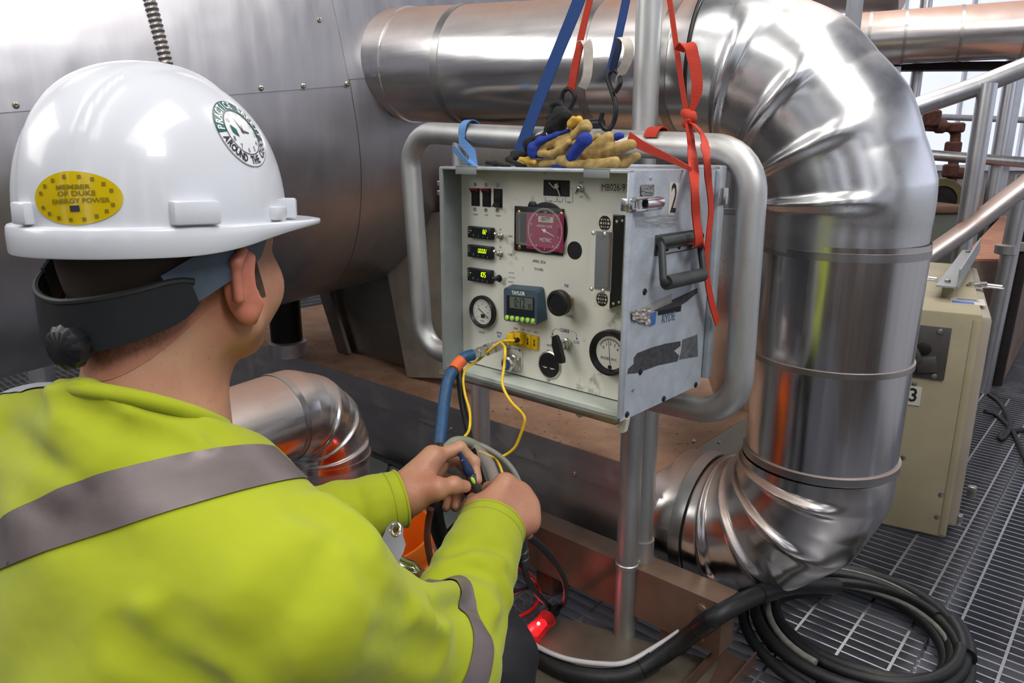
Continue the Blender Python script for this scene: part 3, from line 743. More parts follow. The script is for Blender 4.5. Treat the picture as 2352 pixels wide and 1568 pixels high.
# temperature displays
for (x0, y0, x1, y1, txt) in ((361, 772, 625, 945, '82'), (361, 985, 622, 1160, 'UUUU'), (359, 1252, 618, 1428, '105')):
    c = .010
    a0, a1, b0, b1 = rect([(x0, y0+4), (x1, y0+24), (x0, y1-24), (x1, y1)], c5, c)
    b0 += .002; b1 -= .001
    mb = MB(FPn); bbox(mb, a0, a1, b0, b1, 0, c, bev=.0012); td = part('temperature_display', mb, m_black, label='black display reading %s in yellow-green digits' % ('four bars' if txt == 'UUUU' else txt))
    h = b1-b0; w = a1-a0
    mb = MB(FPn); bbox(mb, a0+w*.22, a0+w*.85, b0+h*.36, b1-h*.10, c, c+.0004); part('display_window', mb, m_lcdw, td)
    seg = MB(FPn); dh = h*.34; dw = dh*.48; th = dh*.15
    SEG = {'0': 'abcdef', '1': 'bc', '2': 'abged', '5': 'afgcd', '8': 'abcdefg', 'U': 'bcdef'}
    for i, ch in enumerate(txt):
        n = len(txt); right = a0+w*.825; cx = right-(n-i-.5)*dw*1.42; cy = b0+h*.63; sl = .14
        P4 = {'a': (0, dh/2, 1), 'g': (0, 0, 1), 'd': (0, -dh/2, 1), 'f': (-dw/2, dh/4, 0), 'b': (dw/2, dh/4, 0), 'e': (-dw/2, -dh/4, 0), 'c': (dw/2, -dh/4, 0)}
        for sname in SEG[ch]:
            x, y, hz = P4[sname]
            hx, hy = (dw*.42, th/2) if hz else (th/2, dh*.22)
            q = [(cx+x+dx+sl*(y+dy), cy+y+dy, c+.0006) for dx, dy in ((-hx, -hy), (hx, -hy), (hx, hy), (-hx, hy))]
            seg.add(q, [[0, 1, 2, 3]])
    part('lit_digits', seg, m_led, td, smooth=False, recalc=False)
    for k in range(3):
        mb = MB(FPn); mb.lathe((a0+w*(.27+.21*k), b0+h*.2, c), (0, 0, 1), [(h*.075, 0), (h*.07, .0012), (.0002, .0015)], 10); part('button', mb, m_slate, td)
    mb = MB(FPn)
    for k in range(3):
        text_mb(mb, ('SP', 'OUT', 'ALM')[k], h*.10, a0+w*.07, b1-h*(.2+.17*k), c+.0003)
    text_mb(mb, 'SEL', h*.08, a0+w*.27, b0+h*.31, c+.0003); text_mb(mb, '°F', h*.13, a0+w*.86, b0+h*.15, c+.0003)
    part('markings', mb, m_white, td, smooth=False, recalc=False)
    if txt != 'UUUU':
        mb = MB(FPn); mb.lathe((a0+w*.15, b1-h*.37, c), (0, 0, 1), [(h*.03, 0), (h*.02, .0005)], 8); part('led', mb, m_led, td)
# toggles
def toggle(f, x, y, tx, ty, mat=None, black=False):
    xy = f(x, y); mb = MB(FPn)
    mb.lathe((xy[0], xy[1], 0), (0, 0, 1), [(.0062, 0), (.0062, .002), (.0045, .0022), (.0042, .007), (.0025, .008), (.0005, .008)], 6 if not black else 16)
    t = part('toggle_switch', mb, m_nickel if not black else m_black)
    q = f(tx, ty, .016); mb = MB(FPn)
    mb.tube([(xy[0], xy[1], .006), (xy[0]*.45+q[0]*.55, xy[1]*.45+q[1]*.55, .0125), (q[0], q[1], .0165)], [.0016, .0022, .0031] if not black else [.003, .0042, .0048], 12)
    mb.lathe((q[0], q[1], .0165), (q[0]-xy[0], q[1]-xy[1], .008), [(.0031 if not black else .0048, 0), (.0024 if not black else .0036, .0018), (.0003, .0026)], 12)
    part('lever', mb, m_nickel if not black else m_black, t)
toggle(c5, 738, 892, 680, 862); toggle(c5, 735, 1090, 668, 1060); toggle(c5, 722, 1366, 655, 1372, black=True); toggle(c5, 1640, 356, 1592, 404)
for s, x, y in (('ON', 733, 818), ('OFF', 731, 948), ('PROBE', 848, 895), ('ON', 731, 1017), ('OFF', 729, 1150), ('FILTER', 843, 1100), ('START', 1645, 291), ('STOP', 1643, 455), ('D.G.M. INLET', 855, 1306), ('D.G.M. OUTLET', 862, 1358), ('AUXILIARY 1', 850, 1408)):
    ptxt(s, c5(x, y), .0046 if len(s) < 7 else .0036, sx=.62)
def lines(mb, pts, w=.0005, c=.0004):
    for i in range(len(pts)-1):
        p, q = Vector((*pts[i], c)), Vector((*pts[i+1], c)); d = (q-p); n = Vector((-d.y, d.x, 0)).normalized()*w/2
        mb.add([p-n, q-n, q+n, p+n], [[0, 1, 2, 3]])
mb = MB(FPn)
for pl in ([(1238, 447), (1238, 497), (1278, 497)], [(1322, 503), (1365, 505), (1365, 452)], [(1375, 452), (1378, 505), (1390, 508)], [(1420, 508), (1434, 505), (1436, 458)], [(1466, 455), (1466, 510), (1480, 513)], [(1532, 516), (1546, 508), (1548, 358), (1512, 352)]):
    lines(mb, [c5(*p) for p in pl])
part('bracket_lines', mb, m_ink, smooth=False, recalc=False)
for s, x, y in (('MIN', 1300, 500), ('SEC', 1405, 508), ('RESET', 1506, 514)): ptxt(s, c5(x, y), .0042, sx=.62)
# timer opening with loose wires
a0, a1, b0, b1 = rect([(1224, 262), (1508, 445)], c5)
mb = MB(FPn); bbox(mb, a0, a1, b0, b1, 0, .0004); lines(mb, [(a0, b0), (a1, b0), (a1, b1), (a0, b1), (a0, b0)], .0012, .0006); to = part('timer_opening', mb, m_blackm, smooth=False)
mb = MB(FPn); q = [c5(1285, 290), c5(1350, 345), c5(1385, 350), c5(1408, 440)]
mb.tube(catmull([(q[0][0], q[0][1], .0012), (q[1][0], q[1][1], .004), (q[2][0], q[2][1], .004), (q[3][0], q[3][1], .0012)], 6), .0011, 8); part('loose_wire', mb, m_beige, to)
mb = MB(FPn); q = c5(1378, 330); mb.box((q[0], q[1], .003), (.007, .008, .004), rot=Matrix.Rotation(.5, 3, 'Z'), bev=.0012); part('wire_clip', mb, m_beige, to)
# handwriting on tape
a0, a1, b0, b1 = rect([(975, 145), (1128, 205)], c1)
mb = MB(FPn); bbox(mb, a0, a1, b0, b1, 0, .0003); tp = part('tape_label', mb, m_tape2, smooth=False)
ptxt('MB026-9', ((a0+a1)/2, (b0+b1)/2), .0145, tp, m_inkb, .0006, .8, rot=.02)
# gas meter dial
c = .012
a0, a1, b0, b1 = rect([(905, 560), (1450, 585), (905, 1050), (1440, 1100)], c5)
mb = MB(FPn); rx_ = c5(1488, 820)[0]; mb.lathe((rx_-.042, (b0+b1)/2+.004, 0), (0, 0, 1), [(.042, 0), (.042, .002), (.040, .0024)], 56)
q = c5(1100, 560); mb.lathe((q[0], q[1], 0), (0, 0, 1), [(.009, 0), (.009, .0025), (.008, .003)], 20)
bz_ = part('meter_back_ring', mb, m_black)
mb = MB(FPn); bbox(mb, a0, a1, b0, b1, .0, .004, bev=.001); gm = part('gas_meter', mb, m_black, label='square meter with magenta dial reading METRIC')
dh = (b1-b0)/2; cx, cy = (a0+a1)/2, (b0+b1)/2
mb = MB(FPn); bbox(mb, a0+.012, a1-.003, b0+.012, b1-.011, .004, .0045); part('meter_tray', mb, m_blackm, gm, smooth=False)
d0, d1, d2_, d3 = rect([(1032, 632), (1448, 650), (1032, 1030), (1440, 1042)], c5, .005)
mb = MB(FPn); bbox(mb, d0, d1, d2_, d3, .0045, .006); part('dial_plate', mb, m_mag, gm, smooth=False)
cc = c5(1232, 832, .006)
mb = MB(FPn)
for r in (.0335, .0355):
    ring = [(cc[0]+math.cos(t)*r, cc[1]+math.sin(t)*r) for t in np.linspace(0, 2*math.pi, 61)]; lines(mb, ring, .0005, .0063)
for k in range(40):
    t = 2*math.pi*k/40; lines(mb, [(cc[0]+math.cos(t)*.0338, cc[1]+math.sin(t)*.0338), (cc[0]+math.cos(t)*.0356, cc[1]+math.sin(t)*.0356)], .0004, .0063)
for k in range(10):
    t = math.pi/2-2*math.pi*k/10; text_mb(mb, '0123456789'[k] if k else '1.0', .005, cc[0]+math.cos(t)*.0295, cc[1]+math.sin(t)*.0295, .0063)
text_mb(mb, 'ONE REV=1 LITER', .0055, cc[0]-.001, cc[1]+.007, .0063, .75); text_mb(mb, 'METRIC', .0085, cc[0]+.002, cc[1]-.015, .0063, .85)
part('dial_print', mb, m_white, gm, smooth=False, recalc=False)
mb = MB(FPn); bbox(mb, cc[0]-.014, cc[0]+.017, cc[1]+.0135, cc[1]+.0225, .006, .0064); ct_ = part('counter_window', mb, m_beige, gm, smooth=False)
mb = MB(FPn); text_mb(mb, '00777', .009, cc[0]+.0015, cc[1]+.018, .0066, .8, bold=.0002); part('counter_digits', mb, m_inkb, gm, smooth=False, recalc=False)
mb = MB(FPn); n0 = Vector((cc[0], cc[1], .0072)); n1 = Vector((*c5(1340, 897, .007), .0072)); d = (n1-n0).normalized(); s = Vector((-d.y, d.x, 0))
mb.add([n0-d*.006-s*.0012, n0-d*.006+s*.0012, n1+s*.0003, n1-s*.0003], [[0, 1, 2, 3]]); mb.lathe((cc[0], cc[1], .0064), (0, 0, 1), [(.003, 0), (.003, .001), (.001, .0014)], 14); part('needle', mb, m_white, gm, smooth=False)
mb = MB(FPn); bbox(mb, a0+.010, a1-.001, b0+.011, b1-.008, .0045, .0135, bev=.004); part('clear_cover', mb, m_glass, gm)
for x, y in ((945, 625), (1420, 645), (950, 1018), (1415, 1055)):
    q = c5(x, y, .004); mb = MB(FPn); mb.lathe((q[0], q[1], .004), (0, 0, 1), [(.0042, 0), (.0038, .0014), (.0012, .002), (.0009, .0013), (.0002, .0013)], 12); part('brass_screw', mb, m_brass, gm)
q = c5(1568, 1052); mb = MB(FPn); mb.lathe((q[0], q[1], 0), (0, 0, 1), [(.0142, 0), (.0142, .0006), (.0132, .0008)], 28, cap1=False); mb.lathe((q[0], q[1], .0002), (0, 0, 1), [(.0138, 0), (.0002, .0001)], 28); part('open_hole', mb, m_blackm)
ptxt('APRIL 2016', c5(1168, 1180), .0068, mat=m_inkb, sx=.85); ptxt('Y=0.996', c5(1163, 1268), .0068, mat=m_inkb, sx=.85)
# kitchen timer
c = .020
q = [c6(514, 92, c), c6(905, 125, c), c6(940, 475, c), c6(560, 440, c)]
tl_, tr_, br_, bl_ = [Vector((x, y, c)) for x, y in [c6(520, 95, c), c6(876, 128, c), c6(895, 488, c), c6(560, 440, c)]]
Fu = (tr_-tl_); Fv = (bl_-tl_)
def tf(s, t, z=0.): p = tl_+Fu*s+Fv*t; return Vector((p.x, p.y, c-.005+.009*t+z))     # leans out at the bottom
def rr4(s0, s1, t0, t1, r, n=5):
    out = []
    for (cs, ctt, a) in ((s1-r, t0+r, -90), (s1-r, t1-r, 0), (s0+r, t1-r, 90), (s0+r, t0+r, 180)):
        for k in range(n+1):
            t = math.radians(a+90*k/n); out.append((cs+r*math.cos(t), ctt+r*math.sin(t)))
    return out
poly = rr4(0, 1, 0, 1, .08); n = len(poly)
mb = MB(FPn); front = [tf(*p) for p in poly]; cen = tf(.5, .5)
f2 = [cen+(p-cen)*.975+Vector((0, 0, .0015)) for p in front]; back = [Vector((cen.x+(p.x-cen.x)*1.0+.002, p.y+.004, .0005)) for p in front]
mb.add(back+front+f2, [[i, (i+1) % n, n+(i+1) % n, n+i] for i in range(n)]+[[n+i, n+(i+1) % n, 2*n+(i+1) % n, 2*n+i] for i in range(n)]+[list(range(2*n, 3*n))])
tm = part('kitchen_timer', mb, m_slate, label='slate blue kitchen timer with lime buttons')
def tquad(name, s0, s1, t0, t1, z, mat):
    mb = MB(FPn); mb.add([tf(s0, t0, z), tf(s1, t0, z), tf(s1, t1, z), tf(s0, t1, z)], [[0, 1, 2, 3]]); return part(name, mb, mat, tm, smooth=False, recalc=False)
tquad('timer_window', .10, .93, .22, .80, .0018, m_lcdw); tquad('lcd', .20, .88, .24, .58, .0020, m_lcd)
def ttext(name, items, mat):
    mb = MB(FPn)
    for s, a, b, h, sx, bd in items:
        vs, fs = text_pts(s, h, sx, bd); fu = Fu.normalized(); fv = -Fv.normalized(); o = tf(a, b, .0023)
        mb.add([o+fu*x+fv*y+Vector((0, 0, -.009/Fv.length*y)) for x, y in vs], fs)
    part(name, mb, mat, tm, smooth=False, recalc=False)
ttext('brand_lettering', [('TAYLOR', .46, .13, .0085, .9, .0002)], m_white)
ttext('lcd_digits', [('0:12', .50, .42, .023, .62, .0003), ('05', .80, .49, .012, .7, .0002)], m_inkb)
ttext('button_captions', [(('HR', 'MIN', 'SEC', 'MEM', 'CLR', 'START STOP')[k], .11+.155*k, .955, .003, .7, 0) for k in range(6)], m_white)
for k in range(6):
    o = tf(.11+.155*k, .885, .0012); mb = MB(FPn); mb.lathe(o, (0, .1, 1), [(.0042, 0), (.0038, .0018), (.0015, .0024), (.0002, .0025)], 14); part('lime_button', mb, m_lime, tm)
# gauges
def gauge(ctr, R, depth, rim, name, lab=None):
    mb = MB(FPn); mb.lathe((ctr[0], ctr[1], 0), (0, 0, 1), [(R*.97, 0), (R, depth*.3), (R, depth*.8), (R*.95, depth), (R*(1-rim*.5), depth), (R*(1-rim), depth*.55), (.0003, depth*.5)], 48)
    g = part(name, mb, m_black, label=lab)
    mb = MB(FPn); mb.lathe((ctr[0], ctr[1], depth*.565), (0, 0, 1), [(R*(1-rim)*.985, 0), (.0002, .0001)], 40, cap0=False); part('dial_face', mb, m_dial, g)
    return g
q0 = c6(305, 352, .008); Rv = (c6(305, 183, .008)[1]-c6(305, 525, .008)[1])/2
g = gauge(q0, Rv, .011, .22, 'vacuum_gauge', 'round black-rimmed vacuum gauge')
mb = MB(FPn)
for k in range(28):
    t = math.radians(225-270*k/27); r0 = Rv*.72; r1 = Rv*(.64 if k % 3 else .58); lines(mb, [(q0[0]+math.cos(t)*r0, q0[1]+math.sin(t)*r0), (q0[0]+math.cos(t)*r1, q0[1]+math.sin(t)*r1)], .0004, .0067)
for k in range(7):
    t = math.radians(225-45*k); text_mb(mb, str(k*5), .0038, q0[0]+math.cos(t)*Rv*.47, q0[1]+math.sin(t)*Rv*.47, .0067)
text_mb(mb, 'in.Hg', .0042, q0[0], q0[1]-Rv*.55, .0067); bbox(mb, q0[0]-.003, q0[0]+.006, q0[1]-Rv*.36, q0[1]-Rv*.14, .006, .0068)
d = Vector((.78, -.46)).normalized(); lines(mb, [(q0[0]-d.x*Rv*.38, q0[1]-d.y*Rv*.38), (q0[0]+d.x*Rv*.6, q0[1]+d.y*Rv*.6)], .0016, .0071)
part('dial_print', mb, m_inkb, g, smooth=False, recalc=False)
ptxt('VACUUM', c6(307, 567), .0050)
q0 = c1(1030, 1104, .012); Rv = (c1(1030, 976, .012)[1]-c1(1030, 1234, .012)[1])/2
g = gauge(q0, Rv, .018, .26, 'pressure_gauge', 'large white dial marked INCHES W.C.')
mb = MB(FPn)
for k in range(41):
    t = math.radians(152-124*k/40); r0 = Rv*.62; r1 = Rv*(.56 if k % 5 else .49); lines(mb, [(q0[0]+math.cos(t)*r0, q0[1]+math.sin(t)*r0), (q0[0]+math.cos(t)*r1, q0[1]+math.sin(t)*r1)], .0005, .0107)
for k in range(5):
    t = math.radians(152-31*k); text_mb(mb, str(k), .0068, q0[0]+math.cos(t)*Rv*.40, q0[1]+math.sin(t)*Rv*.40, .0107)
text_mb(mb, 'INCHES W.C.', .0062, q0[0]-.002, q0[1]-.010, .0107, .85)
lines(mb, [(q0[0]+.001, q0[1]-Rv*.6), (q0[0]-.004, q0[1]+Rv*.52)], .0007, .0110); bbox(mb, q0[0]-.003, q0[0]+.003, q0[1]-Rv*.7, q0[1]-Rv*.56, .0100, .0112)
part('dial_print', mb, m_inkb, g, smooth=False, recalc=False)
# yellow thermocouple sockets
for k in range(4):
    x0 = 634+k*71; y0 = 553+k*14.5
    a0, a1, b0, b1 = rect([(x0, y0), (x0+69, y0+14), (x0, y0+143)], c6)
    mb = MB(FPn); bbox(mb, a0+.0004, a1-.0004, b0, b1, 0, .0045, bev=.0006); so = part('probe_socket', mb, m_yel)
    mb = MB(FPn); h = b1-b0; am = (a0+a1)/2
    for yy, ww in ((.62, .0022), (.36, .003)): bbox(mb, am-ww/2, am+ww/2, b0+h*(yy-.08), b0+h*(yy+.08), .0045, .0048); bbox(mb, am-.0028, am+.0028, b0+h*(yy+.1), b0+h*(yy+.13), .0045, .0048)
    text_mb(mb, 'K', .0034, am-.003, b0+h*.12, .0048); part('slots', mb, m_inkb, so, smooth=False)
for s, x, y in (('PROBE', 668, 527), ('FILTER', 738, 540), ('AUX 1', 808, 553), ('AUX 2', 880, 567)): ptxt(s, c6(x, y), .0048, sx=.6)
ptxt('SAMPLE\nINLET', c6(493, 592), .0062, sx=.6)
# LOOSEN bracket and round multipin connector
mb = MB(FPn); lines(mb, catmull([c6(*p) for p in ((576, 830), (577, 760), (590, 733), (625, 732))] and [(*c6(576, 830), 0), (*c6(577, 752), 0), (*c6(590, 733), 0), (*c6(625, 734), 0)], 4) and [c6(576, 830), c6(577, 752), c6(590, 735), c6(625, 735)]); lines(mb, [c6(712, 754), c6(735, 768), c6(745, 800), c6(742, 950), c6(730, 985), c6(690, 988), c6(610, 972)])
q = [c6(700, 740), c6(724, 757), c6(700, 770)]; mb.add([(x, y, .0004) for x, y in q], [[0, 1, 2]]); part('bracket_lines', mb, m_ink, smooth=False, recalc=False)
ptxt('LOOSEN', c6(660, 741), .0056, sx=.62)
a0, a1, b0, b1 = rect([(582, 805), (720, 830), (720, 965)], c6)
cxm, cym = (a0+a1)/2, (b0+b1)/2
mb = MB(FPn); bbox(mb, a0, a1, b0, b1, 0, .003, bev=.001); cn = part('multipin_connector', mb, m_nickel)
mb = MB(FPn); mb.lathe((cxm, cym, .003), (0, 0, 1), [(.0145, 0), (.0145, .003), (.0125, .004), (.0125, .009), (.0135, .010), (.0135, .016), (.011, .019), (.0095, .019), (.0095, .012), (.0003, .012)], 32); part('threaded_collar', mb, m_nickel, cn)
mb = MB(FPn); mb.lathe((cxm, cym, .0155), (0, 0, 1), [(.0092, 0), (.009, .003), (.0003, .003)], 24); part('blue_insert', mb, M('blue_insert', S(72, 110, 160), .5), cn)
mb = MB(FPn)
for k in range(4): mb.lathe((cxm+.0045*math.cos(k*math.pi/2+.4), cym+.0045*math.sin(k*math.pi/2+.4), .0184), (0, 0, 1), [(.0016, 0), (.0014, .0006), (.0002, .0006)], 8)
part('pins', mb, m_blackm, cn)
# outlet
q0 = c6(1022, 915, .002); R = .0215
mb = MB(FPn); mb.lathe((q0[0], q0[1], 0), (0, 0, 1), [(R+.0022, 0), (R+.002, .0022), (R, .003), (R*.97, .0036), (.0003, .0036)], 40); ou = part('power_outlet', mb, m_black)
mb = MB(FPn); mb.lathe((q0[0], q0[1], .0), (0, 0, 1), [(R+.0026, 0), (R+.0026, .0018), (R+.0006, .0032), (R-.0003, .0032)], 40, cap1=False); part('chrome_ring', mb, m_nickel, ou)
mb = MB(FPn)
for dx, dy, w, h in ((-.0062, .004, .0016, .008), (.0062, .004, .002, .0095)): bbox(mb, q0[0]+dx-w/2, q0[0]+dx+w/2, q0[1]+dy-h/2, q0[1]+dy+h/2, .0036, .0039)
mb.lathe((q0[0], q0[1]-.0095, .0036), (0, 0, 1), [(.003, 0), (.003, .0003), (.0002, .0004)], 12); part('slots', mb, m_blackm, ou, smooth=False)
mb = MB(FPn)
for sx_ in (-1, 1): mb.add([(q0[0]+sx_*.002, q0[1]-.0035, .0039), (q0[0]+sx_*.014, q0[1]-.0035, .0039), (q0[0]+sx_*.007, q0[1]-.0062, .0039)], [[0, 1, 2]])
part('worn_marks', mb, m_dial, ou, smooth=False, recalc=False)
nut(c6(1018, 768)); nut(c6(1012, 1068)); ptxt('WATER', c6(1025, 706), .0056, sx=.62)
# flow control knob
qn = c6(1215, 235, .006); qk = c6(1062, 256, .035)
mb = MB(FPn); mb.lathe((qn[0], qn[1], 0), (0, 0, 1), [(.009, 0), (.009, .006), (.007, .0065), (.007, .009), (.008, .0095), (.008, .016), (.0055, .017), (.0055, .03)], 6, cap1=False); fc = part('flow_control_valve', mb, m_brass)
mb = MB(FPn); ax = Vector((0, 0, 1)); prof = [(.006, .020), (.0185, .021), (.0205, .023), (.0205, .033), (.0185, .035), (.0155, .0355), (.015, .034), (.0003, .0345)]
n = 72; o = Vector((qn[0], qn[1], 0)); vs = []
for (r, h) in prof:
    for k in range(n):
        a = 2*math.pi*k/n; r2 = r*(1+(.022 if k % 2 and r > .018 else 0)); vs.append(o+Vector((r2*math.cos(a), r2*math.sin(a), h)))
mb.add(vs, [[i*n+k, i*n+(k+1) % n, (i+1)*n+(k+1) % n, (i+1)*n+k] for i in range(len(prof)-1) for k in range(n)]+[list(range(n))[::-1]]); part('knurled_knob', mb, m_black, fc, ang=25)
ptxt('FINE', c6(1205, 75), .0072, sx=.6); ptxt('FLOW CONTROL', c6(1195, 390), .0072, sx=.6)
# coarse valve
qh = c6(1195, 697, .005)
mb = MB(FPn); mb.lathe((qh[0], qh[1], 0), (0, 0, 1), [(.0105, 0), (.0105, .006), (.0085, .007), (.0085, .012), (.0065, .013), (.0065, .022)], 6); cv = part('coarse_valve', mb, m_nickel)
mb = MB(FPn); pl = [c6(*p, .026) for p in ((1066, 612), (1092, 596), (1110, 610), (1140, 690), (1150, 740), (1178, 850), (1178, 892), (1112, 890), (1090, 800), (1062, 700))]
mb.prism([(x, y) for x, y in pl], .022, .030); part('paddle_handle', mb, m_black, cv, ang=50)
mb = MB(FPn); q = c6(1115, 740, .024); mb.tube([(qh[0], qh[1], .018), (q[0], q[1], .027)], .0052, 14); part('valve_stem', mb, m_nickel, cv)
mb = MB(FPn); lines(mb, [c6(1140, 540), c6(1090, 528), c6(1065, 545), c6(1055, 585)]); lines(mb, [c6(1235, 553), c6(1285, 560), c6(1308, 585), c6(1314, 625)])
for p in (((1048, 578), (1068, 580), (1055, 602)), ((1305, 625), (1323, 628), (1313, 650))): mb.add([(*c6(*x), .0004) for x in p], [[0, 1, 2]])
part('bracket_lines', mb, m_ink, smooth=False, recalc=False)
ptxt('COARSE', c6(1185, 550), .0085, sx=.6, bold=.0001); ptxt('OPEN', c6(1058, 620), .0062, sx=.6); ptxt('CLOSE', c6(1310, 672), .0068, sx=.6)
# flow meter
c = .030
xa, xb, yb, yt = rect([(960, 328), (1048, 340), (945, 845), (1030, 852)], c1, c)
q0, q1, q2, q3 = c1(962, 326, c), c1(1050, 336, c), c1(1032, 852, c), c1(942, 838, c)
xa, xb = (q0[0]+q3[0])/2, (q1[0]+q2[0])/2; yt, yb = (q0[1]+q1[1])/2, (q2[1]+q3[1])/2
mb = MB(FPn); bbox(mb, xa+.001, xb, yb, yt, 0, c, bev=.0008); fm = part('flow_meter', mb, m_black, label='tall flow meter with clear tube and globe emblems')
w = xb-xa; H_ = yt-yb; xm = (xa+xb)/2
for yc in (yt-H_*.08, yb+H_*.09):
    mb = MB(FPn); bbox(mb, xa+.0005, xb-.0005, yc-w*.5, yc+w*.5, c, c+.0006); em = part('emblem_plate', mb, m_beige, fm, smooth=False)
    mb = MB(FPn); r = w*.36
    for k in (-.62, -.1, .1, .62):
        pass
    for e in (-.92, -.38, .38, .92): lines(mb, [(xm+r*e*math.cos(t), yc+r*math.sin(t)) for t in np.linspace(-1.42, 1.42, 14)], w*.075, c+.0009)
    for e in (-.72, -.25, .25, .72):
        x = r*math.sqrt(1-e*e); lines(mb, [(xm+x*k, yc+r*e-abs(e)*.0+ (k*k-1)*-.0*r+e*r*.12*(1-k*k)) for k in np.linspace(-1, 1, 9)], w*.075, c+.0009)
    lines(mb, [(xm, yc-r), (xm, yc+r)], w*.07, c+.0009)
    part('globe_emblem', mb, m_inkb, fm, smooth=False, recalc=False)
t1, t0 = yt-H_*.17, yb+H_*.19
mb = MB(FPn); bbox(mb, xa-.001, xb+.001, t0, t1, c, c+.0012); part('scale_card', mb, M('grey_scale_card', S(112, 116, 118), .3, 0, .1), fm, smooth=False)
mb = MB(FPn); bbox(mb, xa+.002, xb-.006, t0+.004, t1-.006, c+.0012, c+.0018); part('tube_bore', mb, m_tubeg, fm, smooth=False)
mb = MB(FPn); bbox(mb, xb-.006, xb-.003, t0+.006, t1-.008, c+.0012, c+.0018); part('yellow_scale', mb, m_brass, fm, smooth=False)
mb = MB(FPn); bbox(mb, xa-.002, xb+.002, t0-.004, t1+.004, c+.0012, c+.014, bev=.002); part('clear_block', mb, m_glass, fm)
for yy in (t1-.002, t0+.002):
    for xx in (xa+.004, xb-.004):
        mb = MB(FPn); mb.lathe((xx, yy, c+.0138), (0, 0, 1), [(.0034, 0), (.003, .0014), (.0012, .002), (.0008, .0012), (.0002, .0012)], 12); part('screw', mb, m_chrome, fm)
FS = frame(Bo+ex*BW, bv, ey, ex)         # right-hand side of the case: x into the depth, y up, z out
# screws on the flow meter's side
fs_ = frame(Bo+ez*CP+ex*xb, bv, ey, ex)
for yy in (yt-.008, yb+.006):
    for zz in (-.007, -.022):
        mb = MB(fs_); mb.lathe((zz, yy, .0002), (0, 0, 1), [(.0026, 0), (.0022, .001), (.0003, .0011)], 10); part('screw', mb, m_chrome, fm)
# ---- right-hand side
def sp(x, y, z=0.):
    q = bl(onplane(1400+x/2.7033, 380+y/2.7033, Bo+ex*(BW+z), ex)); return -q.z, q.y
def spoly(name, pts, z, mat, parent=None, th=.0004):
    mb = MB(FS); mb.prism([sp(*p) for p in pts], .0001, z, ); return mb.build(name, mat, parent or box, smooth=False)
st_k = spoly('number_sticker', [(372, 104), (432, 110), (414, 316), (362, 312)], .0006, m_tape2)
q = sp(396, 212); mb = MB(FS); text_mb(mb, '2', .062, q[0], q[1], .0008, .62, bold=.0006, rot=-.03); mb.build('numeral', m_inkb, st_k, smooth=False, recalc=False)
m_resid = M('grey_residue', S(62, 62, 64), .8, 0, .4, 120, .3, 300)
m_scuff = M('old_blue_tape', S(70, 108, 170), .5, 0, .2, 60)
spoly('sticker_residue', [(150, 1195), (170, 1165), (260, 1130), (350, 1105), (440, 1090), (440, 1120), (400, 1150), (432, 1180), (420, 1215), (300, 1240), (240, 1262), (160, 1290), (110, 1292), (115, 1262), (150, 1230)], .0004, m_resid)
spoly('sticker_residue', [(450, 1082), (545, 1048), (548, 1185), (430, 1205), (445, 1150)], .0003, M('faded_residue', S(92, 94, 98), .6, .2, .4, 90, .3, 200))
spoly('sticker_residue', [(265, 900), (330, 860), (440, 810), (545, 760), (545, 790), (470, 850), (440, 868), (300, 905)], .0004, m_resid)
spoly('sticker_residue', [(300, 905), (445, 868), (440, 905), (300, 930)], .0005, m_blackm)
spoly('tape_remnant', [(200, 880), (385, 795), (385, 850), (262, 905), (240, 990), (190, 960)], .0005, m_tape)
o = spoly('blue_tape', [(245, 918), (290, 905), (282, 985), (245, 1000)], .0006, m_scuff)
q = sp(365, 945); mb = MB(FS); text_mb(mb, 'RYDE', .019, q[0], q[1], .0006, .9, bold=.0004, rot=-.02); mb.build('faded_lettering', M('faded_blue_ink', S(96, 112, 140), .6), box, smooth=False, recalc=False)
random.seed(3)
def crumple(name, pts, mat, amp=.003, n=9):
    q = [sp(*p) for p in pts]; rows = []
    for i in range(n+1):
        s = i/n; row = []
        for k in range(n+1):
            t = k/n; x = (q[0][0]*(1-s)+q[1][0]*s)*(1-t)+(q[3][0]*(1-s)+q[2][0]*s)*t; y = (q[0][1]*(1-s)+q[1][1]*s)*(1-t)+(q[3][1]*(1-s)+q[2][1]*s)*t
            row.append((x+random.uniform(-1, 1)*.001, y+random.uniform(-1, 1)*.001, .0012+random.random()*amp))
        rows.append(row)
    mb = MB(FS); mb.grid(rows); return mb.build(name, mat, box, ang=10)
crumple('crumpled_tape', [(128, 900), (245, 880), (240, 990), (130, 960)], M('crinkled_clear_tape', S(176, 168, 158), .12, .4, .2, 90), .004)
crumple('crumpled_tape', [(155, 300), (415, 290), (410, 378), (160, 380)], M('crinkled_film', S(150, 152, 152), .1, 0, .2, 60, alpha=.35), .003, 12)
crumple('crumpled_tape', [(190, 120), (270, 120), (270, 185), (190, 185)], M('grey_tape_scrap', S(120, 118, 116), .3, 0, .2, 60), .0015)
